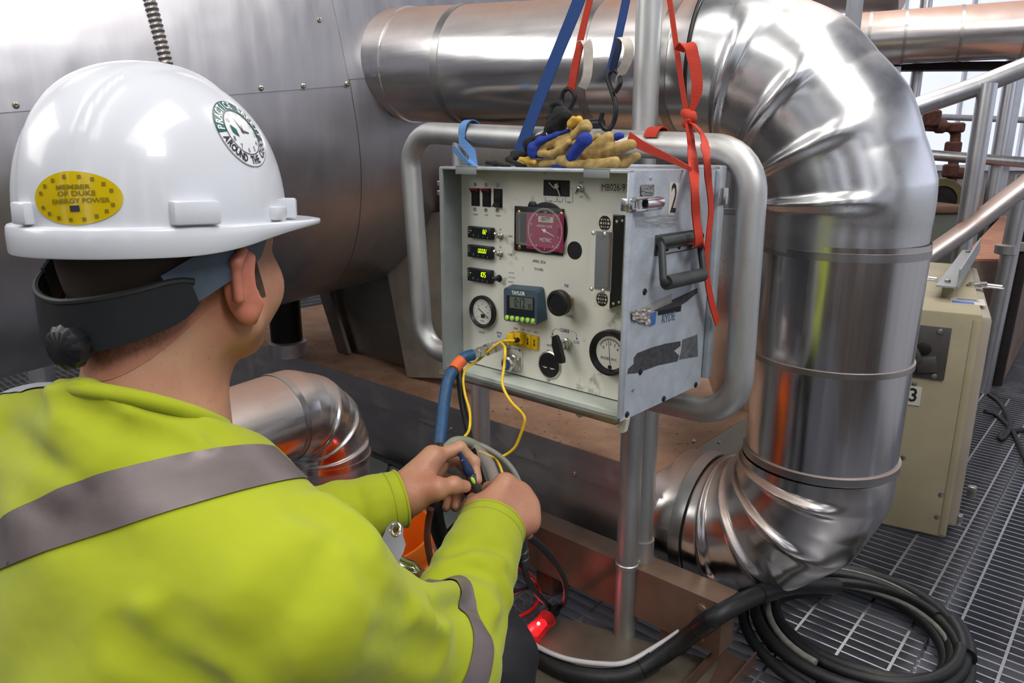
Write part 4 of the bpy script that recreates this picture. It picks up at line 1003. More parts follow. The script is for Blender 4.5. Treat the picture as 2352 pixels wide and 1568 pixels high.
# toggle latch
la = [sp(165, 205, .008), sp(355, 185, .008), sp(345, 280, .008), sp(165, 285, .008)]
x0, x1, y0, y1 = la[0][0], la[1][0], la[3][1], la[0][1]
mb = MB(FS); bbox(mb, x0+.002, x1, y0, y1, 0, .0015); lt = mb.build('latch', m_chrome, box, smooth=False)
mb = MB(FS); xm_ = x0+(x1-x0)*.42; n = 10
rows = [[(xm_+(x1-xm_)*s, (y0+y1)/2+(y1-y0)*.42*math.cos(t), .0022+.005*math.sin(t)*(1-.25*s)) for t in np.linspace(0, math.pi, 9)] for s in np.linspace(0, 1, 5)]
mb.grid(rows); mb.build('latch_lever', m_chrome, lt)
mb = MB(FS)
for sgn in (-1, 1): bbox(mb, x0+.003, xm_, (y0+y1)/2+sgn*.0085-.0022, (y0+y1)/2+sgn*.0085+.0022, .0015, .0075, bev=.001)
mb.lathe((x0+.012, y0+.002, .005), (0, 1, 0), [(.0025, 0), (.0025, y1-y0-.004)], 10); mb.tube([(x0-.005, (y0+y1)/2-.006, .005), (x0+.012, (y0+y1)/2-.006, .005)], .0013, 8); mb.tube([(x0-.005, (y0+y1)/2+.006, .005), (x0+.012, (y0+y1)/2+.006, .005)], .0013, 8)
mb.build('latch_link', m_nickel, lt)
mb = MB(FS); bbox(mb, -.004, .012, y0, y1, 0, .003, bev=.001); bbox(mb, -.004, -.001, y0, y1, -.010, .003, bev=.001); mb.tube([(.004, y0+.004, .005), (.004, y1-.004, .005)], .0026, 10); mb.build('latch_hook', m_chrome, lt)
qa = sp(690, 190, .010)
mb = MB(FS); bbox(mb, BD-.004, BD+.022, qa[1]-.013, qa[1]+.013, .009, .012, bev=.001); mb.tube([(BD+.02, qa[1]-.013, .013), (BD+.02, qa[1]+.013, .013)], .004, 10); mb.build('rear_latch', m_chrome, box)
FL = frame(Bo, bv, ey, -ex)
mb = MB(FL); yl = bl(onplane(1008, 432, Bo, ez)).y
bbox(mb, -.0, .03, yl-.011, yl+.011, 0, .002); bbox(mb, 0, .016, yl-.012, yl-.004, .002, .009, bev=.001); bbox(mb, 0, .016, yl+.004, yl+.012, .002, .009, bev=.001); mb.build('left_latch', m_chrome, box, smooth=False)
# carrying handle
m_hnd = M('grey_green_handle', S(64, 70, 68), .45, .3, .2, 40, .1, 200)
h0, h1 = sp(285, 440, .012), sp(524, 425, .012)
ytop = (h0[1]+h1[1])/2; z_ = .0
mb = MB(FS); xs0, xs1 = sp(280, 500)[0], sp(525, 500)[0]
yb_ = sp(400, 540)[1]; yt_ = sp(400, 415)[1]
bbox(mb, xs0, xs1, yb_, yt_, 0, .002, bev=.0008); hd_ = mb.build('handle', m_hnd, box, label='dark folding carry handle')
ym = yt_-.010
mb = MB(FS); mb.tube([(xs0, ym, .009), (xs1, ym, .009)], .0075, 16); bbox(mb, xs0+.012, xs1-.012, ym-.012, ym+.0075, .002, .012, bev=.002); mb.build('hinge_barrel', m_hnd, hd_)
mb = MB(FS); bbox(mb, xs0+.005, xs1-.006, yb_+.002, yb_+.013, .002, .0035); mb.build('worn_strip', m_nickel, hd_)
for k in (.25, .55, .85): mb = MB(FS); mb.lathe((xs0+(xs1-xs0)*k, yb_+.0075, .0035), (0, 0, 1), [(.003, 0), (.0025, .0018), (.0003, .002)], 10); mb.build('rivet', m_blackm, hd_)
g0, g1 = sp(352, 728, .026), sp(575, 678, .026)
z2 = .026
mb = MB(FS); mb.tube(fillet([(xs0+.004, ym, .009), (g0[0]-.008, g0[1], z2), (g0[0]+.008, g0[1], z2)], .008, 5), .0056, 12); mb.build('bail_arm', m_hnd, hd_)
mb = MB(FS); mb.tube(fillet([(xs1-.002, ym, .009), (g1[0]+.006, g1[1], z2), (g1[0]-.008, g1[1], z2)], .008, 5), .0056, 12); mb.build('bail_arm', m_hnd, hd_)
mb = MB(FS); mb.tube([(g0[0], g0[1], z2), (g1[0], g1[1], z2)], .0108, 20); mb.build('grip', m_hnd, hd_)
for x, y in ((217, 783), (190, 1280), (335, 1447), (107, 1545), (533, 1360)):
    q = sp(x, y); mb = MB(FS); mb.lathe((q[0], q[1], 0), (0, 0, 1), [(.005, 0), (.0048, .0015), (.0025, .003), (.0018, .002), (.0003, .002)], 14); mb.build('bolt', m_black, box)
for x, y in ((255, 78), (143, 1392)):
    q = sp(x, y); mb = MB(FS); mb.lathe((q[0], q[1], 0), (0, 0, 1), [(.003, 0), (.0028, .001), (.0003, .0013)], 10); mb.build('rivet', m_nickel, box)
# sample inlet fitting on the panel
qa = c6(540, 692, .008); qb = c6(165, 820, .075)
ia = Vector((qa[0], qa[1], .0)); ib = Vector((qb[0], qb[1], .078)); dI = (ib-ia).normalized(); LI = (ib-ia).length
mb = MB(FPn); prof = [(.010, .0), (.010, .10), (.008, .11), (.008, .2), (.0105, .21), (.0105, .34), (.0085, .35), (.0085, .42), (.0115, .43), (.0115, .53), (.008, .55), (.008, .60), (.010, .61), (.010, .72), (.0085, .73), (.0085, .80), (.0095, .81), (.0095, .93), (.0075, .94), (.0075, 1.0)]
mb.lathe(ia, dI, [(r, h*LI) for r, h in prof], 6); mb.build('inlet_fitting', m_nickel, box)
INLET_END = FPn @ ib; INLET_DIR = (FPn.to_3x3() @ dI).normalized()
# plug in the first socket
pa = c6(632, 640, .0); 
mb = MB(FPn); q = c6(598, 640, .020); bbox(mb, q[0]-.005, q[0]+.009, q[1]-.010, q[1]+.010, .006, .022, bev=.001); pl1 = mb.build('probe_plug', m_yel, box)
mb = MB(FPn); q2 = c6(672, 640, .020); bbox(mb, q2[0]-.006, q2[0]+.006, q2[1]-.009, q2[1]+.011, .005, .018, bev=.001); pl2 = mb.build('probe_plug', m_yel, box)
q3 = c6(655, 655, .026); mb = MB(FPn); mb.lathe((q3[0], q3[1], .016), (0, 0, 1), [(.0045, 0), (.0045, .008), (.0025, .01)], 12); mb.build('cable_boot', m_black, pl2)
PLUG1 = FPn @ Vector((*c6(598, 655, .024), .022)); PLUG2 = FPn @ Vector((q3[0], q3[1], .026))
# ------------------------------------------------------------------ tube frame that carries the box
fo = BA+bv*.300
def fp(px, py): return onplane(px, py, fo, bv)
stand = thing('pipe_stand', onz(1435, 1452, 0), 'galvanised pipe stand: rounded frame behind the instrument box on tall posts', 'stand')
loop = fillet([fp(938, 303), fp(1734, 345), fp(1692, 958), fp(974, 800)], .075, 9, closed=True)
mb = MB(); mb.tube(loop, .0241, 28, closed=True); mb.build('rounded_frame', m_tube, stand)
mpx = .2424; mpy = 1.421
foot = onz(1434, 1452, .008)
topm = Vector((mpx, mpy, 2.3)); botm = Vector((foot.x, foot.y, .008))
d_ = P(1470, 370, 1.35); 
mb = MB(); mb.tube([Vector((botm.x, botm.y, .006)), botm.lerp(topm, .5), topm], .0241, 28); mb.build('main_post', m_tube, stand)
zc = P(1440, 1160, 1.55).z
for z, r in ((P(1432, 1330, 1.58).z, .0262),):
    k = (z-botm.z)/(topm.z-botm.z); c = botm.lerp(topm, k); mb = MB(); mb.lathe(c, ZZ, [(.0235, -.002), (r, 0), (r, .01), (.0235, .013)], 28, cap0=False, cap1=False); mb.build('weld_bead', m_tube, stand)
r1 = P(1487, 1000, 1.55); rear = Vector((.2935, 1.474, 0))
mb = MB(); mb.tube([Vector((rear.x, rear.y, zt-.002)), Vector((rear.x, rear.y, .80))], .022, 28); mb.build('rear_post', m_tube, stand)
mb = MB(); mb.tube([Vector((rear.x, rear.y, zt-.001)), Vector((rear.x, rear.y, zt+.05))], .0265, 28); mb.build('post_socket', m_tube, stand)
lp = P(1104, 950, 1.62); mb = MB(); mb.tube([Vector((lp.x, lp.y, .0)), Vector((lp.x, lp.y, .66))], .0205, 24); mb.build('left_post', m_tube, stand)
sa = fp(1056, 306); sb = onplane(1062, 420, fo, bv); mb = MB(); mb.tube([sa, Vector((sa.x, sa.y, sb.z))], .0175, 20); mb.build('stub_post', m_tube, stand)
# tie bars: frame to post
kf = fp(1478, 322); mb = MB(); kz = kf.z; pm = botm.lerp(topm, (kz-botm.z)/(topm.z-botm.z)); mb.tube([kf, pm], .014, 16); mb.build('weld_tie', m_tube, stand)
kf = fp(1500, 905); pm = Vector((rear.x, rear.y, kf.z)); mb = MB(); mb.tube([kf, pm], .014, 16); mb.build('weld_tie', m_tube, stand)
# ------------------------------------------------------------------ the worker
A_ = lambda v: np.array(v, np.float32)
PSI = math.radians(18); HFW = Vector((math.sin(PSI), math.cos(PSI), 0)); HRT = Vector((math.cos(PSI), -math.sin(PSI), 0))
HATC = P(374, 504, .70)
def skinmat(name):
    m, t, b = nt(name)
    n1 = noise(t, 16, 4); n2 = noise(t, 160, 3); n3 = noise(t, 420, 2)
    c1_ = ramp(t, n1.outputs[0], .35, .68, (*S(184, 140, 110), 1), (*S(174, 116, 92), 1))
    sp_ = ramp(t, n2.outputs[0], .62, .70)
    t.links.new(mixc(t, math_(t, 'MULTIPLY', sp_.outputs[0], .35), c1_.outputs[0], S(140, 88, 66)), b.inputs['Base Color'])
    b.inputs['Roughness'].default_value = .48; b.inputs['Subsurface Weight'].default_value = .12
    b.inputs['Subsurface Radius'].default_value = (.008, .003, .002); b.inputs['Subsurface Scale'].default_value = .5
    bp = nd(t, 'ShaderNodeBump'); bp.inputs['Strength'].default_value = .25; bp.inputs['Distance'].default_value = .001
    t.links.new(n3.outputs[0], bp.inputs['Height']); t.links.new(bp.outputs[0], b.inputs['Normal'])
    return m
m_skin = skinmat('skin')
m_ear = M('flushed_ear_skin', S(188, 116, 94), .45, 0, .15, 40)
m_hair = M('short_brown_hair', S(58, 44, 36), .8, 0, .45, 260, .7, 500)
def shirtmat():
    m, t, b = nt('hi_vis_knit')
    n1 = noise(t, 5, 4); n2 = noise(t, 14, 5)
    c = ramp(t, n1.outputs[0], .3, .7, (*S(156, 166, 12), 1), (*S(170, 182, 18), 1))
    d = ramp(t, n2.outputs[0], .60, .78)
    t.links.new(mixc(t, math_(t, 'MULTIPLY', d.outputs[0], .35), c.outputs[0], S(150, 150, 40)), b.inputs['Base Color'])
    b.inputs['Roughness'].default_value = .85; b.inputs['Sheen Weight'].default_value = .15
    tc = nd(t, 'ShaderNodeTexCoord'); mp = nd(t, 'ShaderNodeMapping'); mp.inputs['Rotation'].default_value = (.3, .5, .4)
    t.links.new(tc.outputs['Object'], mp.inputs[0])
    w = nd(t, 'ShaderNodeTexWave'); w.inputs['Scale'].default_value = 260; w.inputs['Distortion'].default_value = .6; t.links.new(mp.outputs[0], w.inputs[0])
    bp = nd(t, 'ShaderNodeBump'); bp.inputs['Strength'].default_value = .06; bp.inputs['Distance'].default_value = .0005
    bp2 = nd(t, 'ShaderNodeBump'); bp2.inputs['Strength'].default_value = .35; bp2.inputs['Distance'].default_value = .012
    n4 = noise(t, 11, 3); t.links.new(n4.outputs[0], bp2.inputs['Height'])
    t.links.new(w.outputs[1], bp.inputs['Height']); t.links.new(bp2.outputs[0], bp.inputs['Normal']); t.links.new(bp.outputs[0], b.inputs['Normal'])
    return m
m_shirt = shirtmat()
m_tapeg = M('grey_reflective_tape', S(118, 108, 108), .42, .25, .1, 30, .05, 300)
m_trs = M('black_work_trousers', S(26, 27, 31), .7, 0, .25, 20, .2, 200)
Lsh, Rsh = P(100, 1066, .79), P(705, 1380, .62)
Lel, Rel = P(520, 1262, .90), P(1008, 1524, .80)
Lwr, Rwr = P(925, 1143, .995), P(1134, 1196, 1.015)
Nb = P(345, 952, .69)                       # base of the neck
HC = HATC+Vector((0, 0, -.012))+HFW*.004       # middle of the skull
Mid = (Lsh+Rsh)/2
Hip = Mid+Vector((-.03, -.07, -.37)); 
BR = (Rsh-Lsh); BR.z = 0; BR.normalize(); BF = Vector((-BR.y, BR.x, 0))
RHip, LHip = Hip+BR*.10-ZZ*.02, Hip-BR*.10-ZZ*.02
Rkn = P(1112, 1512, .955); Lkn = Vector((-.30, .93, .45))
Rft, Lft = Vector((Rkn.x+.01, Rkn.y-.05, .05)), Vector((Lkn.x, Lkn.y-.02, .05))
person = thing('person', Vector((Mid.x, Mid.y, 0)), 'person seen from behind in yellow hi-vis shirt and white hard hat, joining a cable', 'person')
# ---- skin: head, neck, core and arms in one surface
def sd_core(X):
    f, r, u = A_(HFW), A_(HRT), A_((0, 0, 1)); ax = np.stack([r, f, u])
    h = A_(HC)
    d = ell(X, h+u*.012, (.079, .097, .102), ax)
    d = smin(d, ell(X, h-f*.028-u*.015, (.070, .070, .072), ax), .03)
    d = smin(d, ell(X, h+f*.040-u*.055, (.058, .050, .066), ax), .03)           # face block
    d = smin(d, cap(X, h+f*.015-u*.088+r*.058, h+f*.066-u*.120+r*.022, .026, .020), .035)   # jaw
    d = smin(d, cap(X, h+f*.015-u*.088-r*.058, h+f*.066-u*.120-r*.022, .026, .020), .035)
    d = smin(d, ell(X, h+f*.076-u*.116, (.020, .016, .016), ax), .03)           # chin
    d = smin(d, cap(X, h+f*.090-u*.022, h+f*.112-u*.056, .009, .013), .014)     # nose
    for s in (-1, 1):
        d = smin(d, cap(X, h+f*.084-u*.014+r*s*.046, h+f*.094-u*.012+r*s*.014, .010, .009), .016)   # brow
        d = smin(d, ell(X, h+f*.060-u*.060+r*s*.050, (.028, .028, .032), ax), .028)                 # cheekbone
        d = smax(d, -ell(X, h+f*.098-u*.028+r*s*.031, (.015, .010, .009), ax), .012)                # eye socket
        d = smin(d, ell(X, h+f*.082-u*.028+r*s*.031, (.012, .012, .011), ax), .004)
    d = smin(d, cap(X, h+f*.086-u*.082-r*.018, h+f*.086-u*.082+r*.018, .008, .008), .012)           # lips
    d = smax(d, -cap(X, h+f*.100-u*.0825-r*.02, h+f*.100-u*.0825+r*.02, .003, .003), .004)
    nk = A_(Nb)
    d = smin(d, cap(X, h-f*.028-u*.06, nk-f*.0-u*.03, .056, .058), .035)         # neck
    d = smin(d, cap(X, h-f*.060-u*.085+r*.02, nk-f*.035, .030, .040), .03)
    d = smin(d, cap(X, h+f*.02-u*.11, nk+f*.035-u*.03, .034, .040), .03)
    d = smin(d, cap(X, nk-u*.03, A_(Mid)-u*.06, .055, .06), .04)
    d = smin(d, cap(X, A_(Mid)-u*.06, A_(Hip), .07, .09), .05)
    for s_, e_, w_ in ((Lsh, Lel, Lwr), (Rsh, Rel, Rwr)):
        d = smin(d, cap(X, A_(s_), A_(e_), .042, .034), .04)
        d = smin(d, cap(X, A_(e_), A_(w_), .036, .0265), .02)
        d = smin(d, cap(X, A_(Mid)-u*.05, A_(s_), .04, .035), .03)
    return d
pts_ = [HC+ZZ*.13, HC+HFW*.15, HC-HFW*.14, Lsh, Rsh, Lel, Rel, Lwr, Rwr, Hip]
lo = [min(p[i] for p in pts_)-.09 for i in range(3)]; hi = [max(p[i] for p in pts_)+.09 for i in range(3)]
Vc, Fc = nets(sd_core, lo, hi, .0058)
hlo = [HC[0]-.16, HC[1]-.16, HC[2]-.21]; hhi = [HC[0]+.16, HC[1]+.16, HC[2]+.13]
# ---- hands
def chain(pix): return [A_(P(*q)) for q in pix]
L_W = A_(P(918, 1146, 1.0))
LH = dict(
 index=chain([(994, 1050, 1.02), (1056, 1029, 1.04), (1088, 1060, 1.045), (1096, 1102, 1.035)]),
 middle=chain([(1000, 1068, 1.045), (1050, 1052, 1.075), (1078, 1085, 1.075), (1082, 1118, 1.055)]),
 ring=chain([(996, 1092, 1.065), (1048, 1108, 1.095), (1052, 1140, 1.080), (1046, 1164, 1.060)]),
 little=chain([(982, 1116, 1.075), (1024, 1132, 1.095), (1030, 1150, 1.082), (1024, 1166, 1.066)]),
 thumb=chain([(946, 1140, .985), (1002, 1122, .978), (1042, 1114, .992), (1068, 1117, 1.008)]))
R_W = A_(P(1128, 1200, 1.015))
RH = dict(
 index=chain([(1160, 1112, 1.050), (1122, 1122, 1.085), (1104, 1140, 1.085), (1102, 1158, 1.070)]),
 middle=chain([(1194, 1135, 1.062), (1180, 1150, 1.105), (1150, 1162, 1.110), (1130, 1168, 1.090)]),
 ring=chain([(1212, 1166, 1.060), (1208, 1186, 1.100), (1180, 1196, 1.105), (1156, 1194, 1.085)]),
 little=chain([(1213, 1200, 1.048), (1210, 1224, 1.080), (1186, 1228, 1.088), (1166, 1216, 1.070)]),
 thumb=chain([(1106, 1192, 1.005), (1088, 1170, 1.015), (1090, 1150, 1.040), (1100, 1137, 1.062)]))
FR = dict(index=(.0105, .0092, .0082, .0072), middle=(.0108, .0095, .0084, .0074), ring=(.0102, .009, .008, .007), little=(.0094, .008, .007, .0062), thumb=(.0150, .0125, .0112, .0088))
def sd_hand(H, Wp, El):
    def fn(X):
        e = A_(El); dirw = (Wp-e)/np.linalg.norm(Wp-e)
        side = (H['index'][0]-H['little'][0]); side = side/np.linalg.norm(side)
        wa, wb_ = Wp+side*.014, Wp-side*.014
        d = smin(cap(X, wa-dirw*.05, wa, .0215, .0195), cap(X, wb_-dirw*.05, wb_, .0215, .0195), .02)
        for nme, w0, rr in (('index', wa, .0140), ('middle', Wp+side*.005, .0145), ('ring', Wp-side*.005, .0142), ('little', wb_, .0135)):
            d = smin(d, cap(X, w0, H[nme][0], .0185, rr), .022)
            d = smin(d, cap(X, (w0+H[nme][0])/2, H[nme][0], .0160, rr), .014)
        d = smin(d, cap(X, wa, H['thumb'][0], .0185, .0175), .02)
        d = smin(d, cap(X, H['thumb'][0], H['thumb'][1], .0185, .0140), .016)
        d = smin(d, cap(X, H['thumb'][1], (H['index'][0]*.55+Wp*.45), .0105, .0120), .016)     # web
        for nme, q in H.items():
            r = FR[nme]; fd = None
            for i in range(3):
                c = cap(X, q[i], q[i+1], r[i], r[i+1]); fd = c if fd is None else smin(fd, c, .004)
            for i in (1, 2): fd = smin(fd, np.linalg.norm(X-q[i], axis=-1)-r[i]*1.05, .004)       # knuckles
            if nme != 'thumb':
                tc_ = A_(CAM)-q[0]; tc_ = tc_/np.linalg.norm(tc_)
                fd = smin(fd, np.linalg.norm(X-q[0]-tc_*.0035, axis=-1)-r[0]*1.16, .004)
                fd = smin(fd, cap(X, q[0]+tc_*.0065, q[0]*.55+Wp*.45+tc_*.0135, .0055, .0040), .006)
            d = smin(d, fd, .005)
        return d
    return fn
def handmesh(H, Wp, El):
    allp = np.array([p for q in H.values() for p in q]+[Wp, Wp-(Wp-A_(El))*.25])
    return nets(sd_hand(H, Wp, El), allp.min(0)-.03, allp.max(0)+.03, .0018)
Vl, Fl = handmesh(LH, L_W, Lel); Vr, Fr = handmesh(RH, R_W, Rel)
# fine head, joined with the coarse rest
Vh, Fh = nets(sd_core, hlo, hhi, .0032)
headz = HC.z-.17
keep = ~((Vc[:, 2] > headz+.012))
Fk = Fc[keep[Fc].all(1)]
V = np.concatenate([Vc, Vh, Vl, Vr]); o1 = len(Vc); o2 = o1+len(Vh); o3 = o2+len(Vl)
keeph = Vh[:, 2] > hlo[2]+.004
F = np.concatenate([Fk, Fh[keeph[Fh].all(1)]+o1, Fl+o2, Fr+o3])
used = np.zeros(len(V), bool); used[F.ravel()] = True; remap = np.cumsum(used)-1
mesh_np('body', V[used], remap[F], m_skin, person)
# ears
for s in (-1, 1):
    e0 = HC+HRT*s*.080-HFW*.004-ZZ*.046
    f, r, u = A_(HFW), A_(HRT*s), A_(ZZ)
    tilt = A_((HFW*.0+ZZ*1).normalized())
    axx = np.stack([A_((HRT*s*.80-HFW*.60).normalized()), A_((HFW*.80+HRT*s*.60).normalized()), A_(ZZ)])
    def sd_ear(X):
        c = A_(e0)
        q = ell(X, c+r*.010-f*.004, (.0075, .019, .033), axx)
        q = smax(q, -ell(X, c+r*.016+f*.010+u*.004, (.009, .012, .021), axx), .005)
        q = smin(q, cap(X, c-f*.016+r*.012+u*.022, c-f*.018+r*.013-u*.010, .0045, .0042), .006)
        q = smin(q, cap(X, c+r*.014-f*.008+u*.031, c-f*.016+r*.013+u*.022, .0045, .0045), .005)
        q = smin(q, cap(X, c-f*.002+r*.008-u*.027, c+f*.004+r*.006-u*.033, .008, .0065), .008)
        q = smin(q, cap(X, c+f*.004-r*.002+u*.01, c+f*.004-r*.002-u*.015, .010, .010), .008)
        return q
    Ve, Fe = nets(lambda X: sd_ear((X-A_(e0))/1.05+A_(e0))*1.05, A_(e0)-.052, A_(e0)+.052, .0018)
    mesh_np('ear', Ve, Fe, m_ear, person)
# short hair: the back and sides of the skull, above a line from nape to temple
nape = HC-HFW*.09-ZZ*.100
pl1 = (nape, (ZZ*1.0-HFW*.62).normalized()); pl2 = (HC+HFW*.052, (-HFW+ZZ*.15).normalized())
def hairmat(n, p):
    m, t, b = nt('cropped_brown_hair')
    q = Vector(p)-ORG[person]; tc = nd(t, 'ShaderNodeTexCoord')
    dt = nd(t, 'ShaderNodeVectorMath'); dt.operation = 'DOT_PRODUCT'; t.links.new(tc.outputs['Object'], dt.inputs[0]); dt.inputs[1].default_value = tuple(n)
    nz = noise(t, 320, 3); nz2 = noise(t, 22, 3)
    h = math_(t, 'SUBTRACT', dt.outputs['Value'], q.dot(n))
    h = math_(t, 'ADD', h, math_(t, 'MULTIPLY', math_(t, 'SUBTRACT', nz.outputs[0], .5), .05))
    h = math_(t, 'ADD', h, math_(t, 'MULTIPLY', math_(t, 'SUBTRACT', nz2.outputs[0], .5), .03))
    mr = nd(t, 'ShaderNodeMapRange'); mr.inputs[1].default_value = .006; mr.inputs[2].default_value = .042; t.links.new(h, mr.inputs[0])
    t.links.new(mixc(t, mr.outputs[0], S(168, 112, 88), S(56, 43, 36)), b.inputs['Base Color']); b.inputs['Roughness'].default_value = .75
    bp = nd(t, 'ShaderNodeBump'); bp.inputs['Strength'].default_value = .5; bp.inputs['Distance'].default_value = .001; t.links.new(nz.outputs[0], bp.inputs['Height']); t.links.new(bp.outputs[0], b.inputs['Normal'])
    return m
m_hair = hairmat(pl1[1], pl1[0])
mesh_np('hair', Vh, Fh[keeph[Fh].all(1)], m_hair, person, cut=[pl1, pl2], push=.0007)
mesh_np('sideburn', Vh, Fh[keeph[Fh].all(1)], M('sideburn_hair', S(76, 58, 46), .8, 0, .4, 260, .5, 500), person, cut=[(HC-ZZ*.066, ZZ), (HC+HFW*.006, HFW), (HC+HFW*.036, -HFW)], push=.0006)
# ---- shirt
def fold(X, c, k, w, s, a):
    p = X-A_(c); g = np.exp(-((p/A_(s))**2).sum(-1)); return a*g*np.sin(p @ A_(k)+w)
fa = (Rwr-Rel).normalized(); ua = (Rel-Rsh).normalized(); fl_ = (Lwr-Lel).normalized()
Rcuff = Rel+(Rwr-Rel)*.94; Lcuff = Lel+(Lwr-Lel)*.985
def sd_shirt(X):
    u = A_(ZZ); r = A_(BR); f = A_(BF)
    d = cap(X, A_(Lsh)+r*.02, A_(Rsh)-r*.02, .076, .070)
    up = A_(Nb)-u*.085
    d = smin(d, cap(X, up-f*.012, A_(Mid)-u*.12-f*.022, .105, .128), .07)
    d = smin(d, cap(X, A_(Mid)-u*.06-r*.085, A_(Hip)-r*.06, .105, .115), .06)
    d = smin(d, cap(X, A_(Mid)-u*.06+r*.085, A_(Hip)+r*.06, .105, .115), .06)
    d = smin(d, cap(X, A_(Mid)-u*.05+f*.05, A_(Hip)+f*.04, .11, .125), .06)
    nk = A_(Nb)
    for s_ in (Lsh, Rsh): d = smin(d, cap(X, nk-u*.068, A_(s_)+u*.004, .050, .058), .06)
    d = smin(d, cap(X, nk-u*.08-f*.012, nk+u*.035-A_(HFW)*.02, .082, .0655), .03)
    d = smin(d, cap(X, A_(Rsh), A_(Rel), .066, .061), .030)
    fr_ = cap(X, A_(Rel), A_(Rcuff+fa*.022), .067, .0450)
    d = smin(d, fr_, .022)
    d = smin(d, cap(X, A_(Lsh), A_(Lel), .074, .060), .035)
    d = smin(d, cap(X, A_(Lel), A_(Lcuff+fl_*.022), .058, .0370), .022)
    # cloth folds
    side = A_(fa.cross(ZZ).normalized())
    mid = A_(Rel.lerp(Rwr, .42))
    d = d+fold(X, mid, A_(fa*150+ZZ*60)+side*55, .4, (.07, .07, .07), .0034)
    d = d+fold(X, A_(Rel.lerp(Rwr, .12)), A_(fa*120)-side*90, 1., (.06, .06, .06), .0045)
    d = d+fold(X, A_(Lel.lerp(Lwr, .62)), A_(fl_*130+ZZ*90), .4, (.05, .05, .05), .0040)
    d = d+fold(X, A_(Rsh.lerp(Rel, .75)), A_(ua*75)+u*30, 2., (.08, .08, .08), .006)
    d = d+fold(X, A_(Mid)-f*.12-u*.13+r*.05, A_(ua*22)+r*44-u*26, .3, (.14, .14, .10), .0060)
    d = d+fold(X, A_(Mid)-f*.10+u*.07+r*.02, A_(-BR*30)-u*70, .8, (.12, .12, .05), .0045)
    d = d+fold(X, A_(Rsh)-u*.02-r*.03, A_(BR*60)+f*40, .8, (.06, .06, .08), .0045)
    cn_ = (A_(ZZ)*.90+A_(HFW)*.56); cn_ = cn_/np.linalg.norm(cn_)
    d = smax(d, np.where(np.linalg.norm(X-nk, axis=-1) < .14, (X-nk-u*.006) @ cn_, -1.), .006)
    return d
pts_ = [Lsh, Rsh, Lel, Rel, Rcuff, Lcuff, Nb, Hip-ZZ*.05-BF*.08, Hip+BF*.1]
lo = [min(p[i] for p in pts_)-.11 for i in range(3)]; hi = [max(p[i] for p in pts_)+.11 for i in range(3)]
from mathutils.bvhtree import BVHTree
FOLDS = []
V0, F0 = nets(sd_shirt, lo, hi, .012)
bv0 = BVHTree.FromPolygons([Vector(v) for v in V0], [list(f) for f in F0])
def addfold(sign, pix, r, hgt, k):
    q = []
    for px, py in pix:
        h = bv0.ray_cast(CAM, ray(px, py).normalized())
        if h[0] is not None:
            n_ = h[1]; n_ = n_ if n_.dot(ray(px, py)) < 0 else -n_
            q.append(A_(h[0]+n_*((hgt-r) if sign > 0 else (r-hgt))))
    if len(q) > 1: FOLDS.append((sign, q, r, k))
for f_ in ((1, [(330, 1440), (440, 1485), (540, 1556)], .022, .007, .012), (-1, [(280, 1462), (400, 1524), (500, 1580)], .03, .005, .012), (-1, [(400, 1440), (520, 1500), (620, 1560)], .03, .004, .012),
    (1, [(180, 895), (300, 948), (420, 990), (485, 1012)], .016, .005, .010), (-1, [(190, 872), (300, 915), (440, 968), (495, 1000)], .016, .004, .008), (1, [(150, 930), (290, 1000), (420, 1025)], .02, .004, .012), (-1, [(140, 905), (280, 975), (400, 1008)], .02, .003, .010),
    (-1, [(0, 985), (90, 1060), (175, 1112)], .024, .005, .012), (1, [(0, 1040), (80, 1098), (150, 1130)], .02, .003, .012), (1, [(60, 910), (130, 990), (230, 1060)], .02, .003, .012),
    (-1, [(770, 1215), (735, 1280), (690, 1350), (630, 1440), (570, 1540)], .006, .0022, .003),
    (1, [(750, 1150), (800, 1185), (850, 1230)], .02, .005, .012), (-1, [(700, 1170), (760, 1200), (820, 1245)], .02, .004, .01), (-1, [(720, 1320), (650, 1400), (600, 1470)], .05, .006, .02),
    (1, [(900, 1400), (960, 1430), (1020, 1455)], .025, .006, .012), (-1, [(880, 1450), (950, 1480), (1000, 1500)], .025, .005, .012), (-1, [(840, 1300), (880, 1370), (930, 1400)], .02, .004, .01),
    (-1, [(1000, 1398), (1060, 1384), (1105, 1402), (1125, 1440)], .014, .006, .006), (1, [(990, 1360), (1060, 1345), (1125, 1370), (1150, 1420)], .014, .005, .008), (-1, [(1005, 1325), (1070, 1305), (1140, 1325)], .014, .0045, .006), (1, [(1015, 1295), (1080, 1270), (1150, 1290)], .013, .004, .008), (-1, [(1040, 1268), (1100, 1248), (1160, 1268)], .012, .0035, .006), (-1, [(1150, 1330), (1168, 1400), (1140, 1470)], .014, .004, .008),
    (-1, [(810, 1130), (830, 1160), (840, 1195)], .012, .004, .005), (1, [(845, 1120), (865, 1150), (872, 1185)], .012, .004, .006)):
    addfold(*f_)
def sd_shirt2(X):
    d = sd_shirt(X)
    for sg, q, r, k in FOLDS:
        qa = np.array(q); lo_ = qa.min(0)-.06; hi_ = qa.max(0)+.06
        m = ((X > lo_) & (X < hi_)).all(-1)
        if not m.any(): continue
        Y = X[m]; c = None
        for a_, b_ in zip(q[:-1], q[1:]):
            c2 = cap(Y, a_, b_, r, r); c = c2 if c is None else np.minimum(c, c2)
        d[m] = smin(d[m], c, k) if sg > 0 else smax(d[m], -c, k)
    return d
Vs, Fs = nets(sd_shirt2, lo, hi, .0052)
shirt = mesh_np('shirt', Vs, Fs, m_shirt, person)
bm = bmesh.new(); bm.from_mesh(shirt.data); og_ = ORG[shirt]
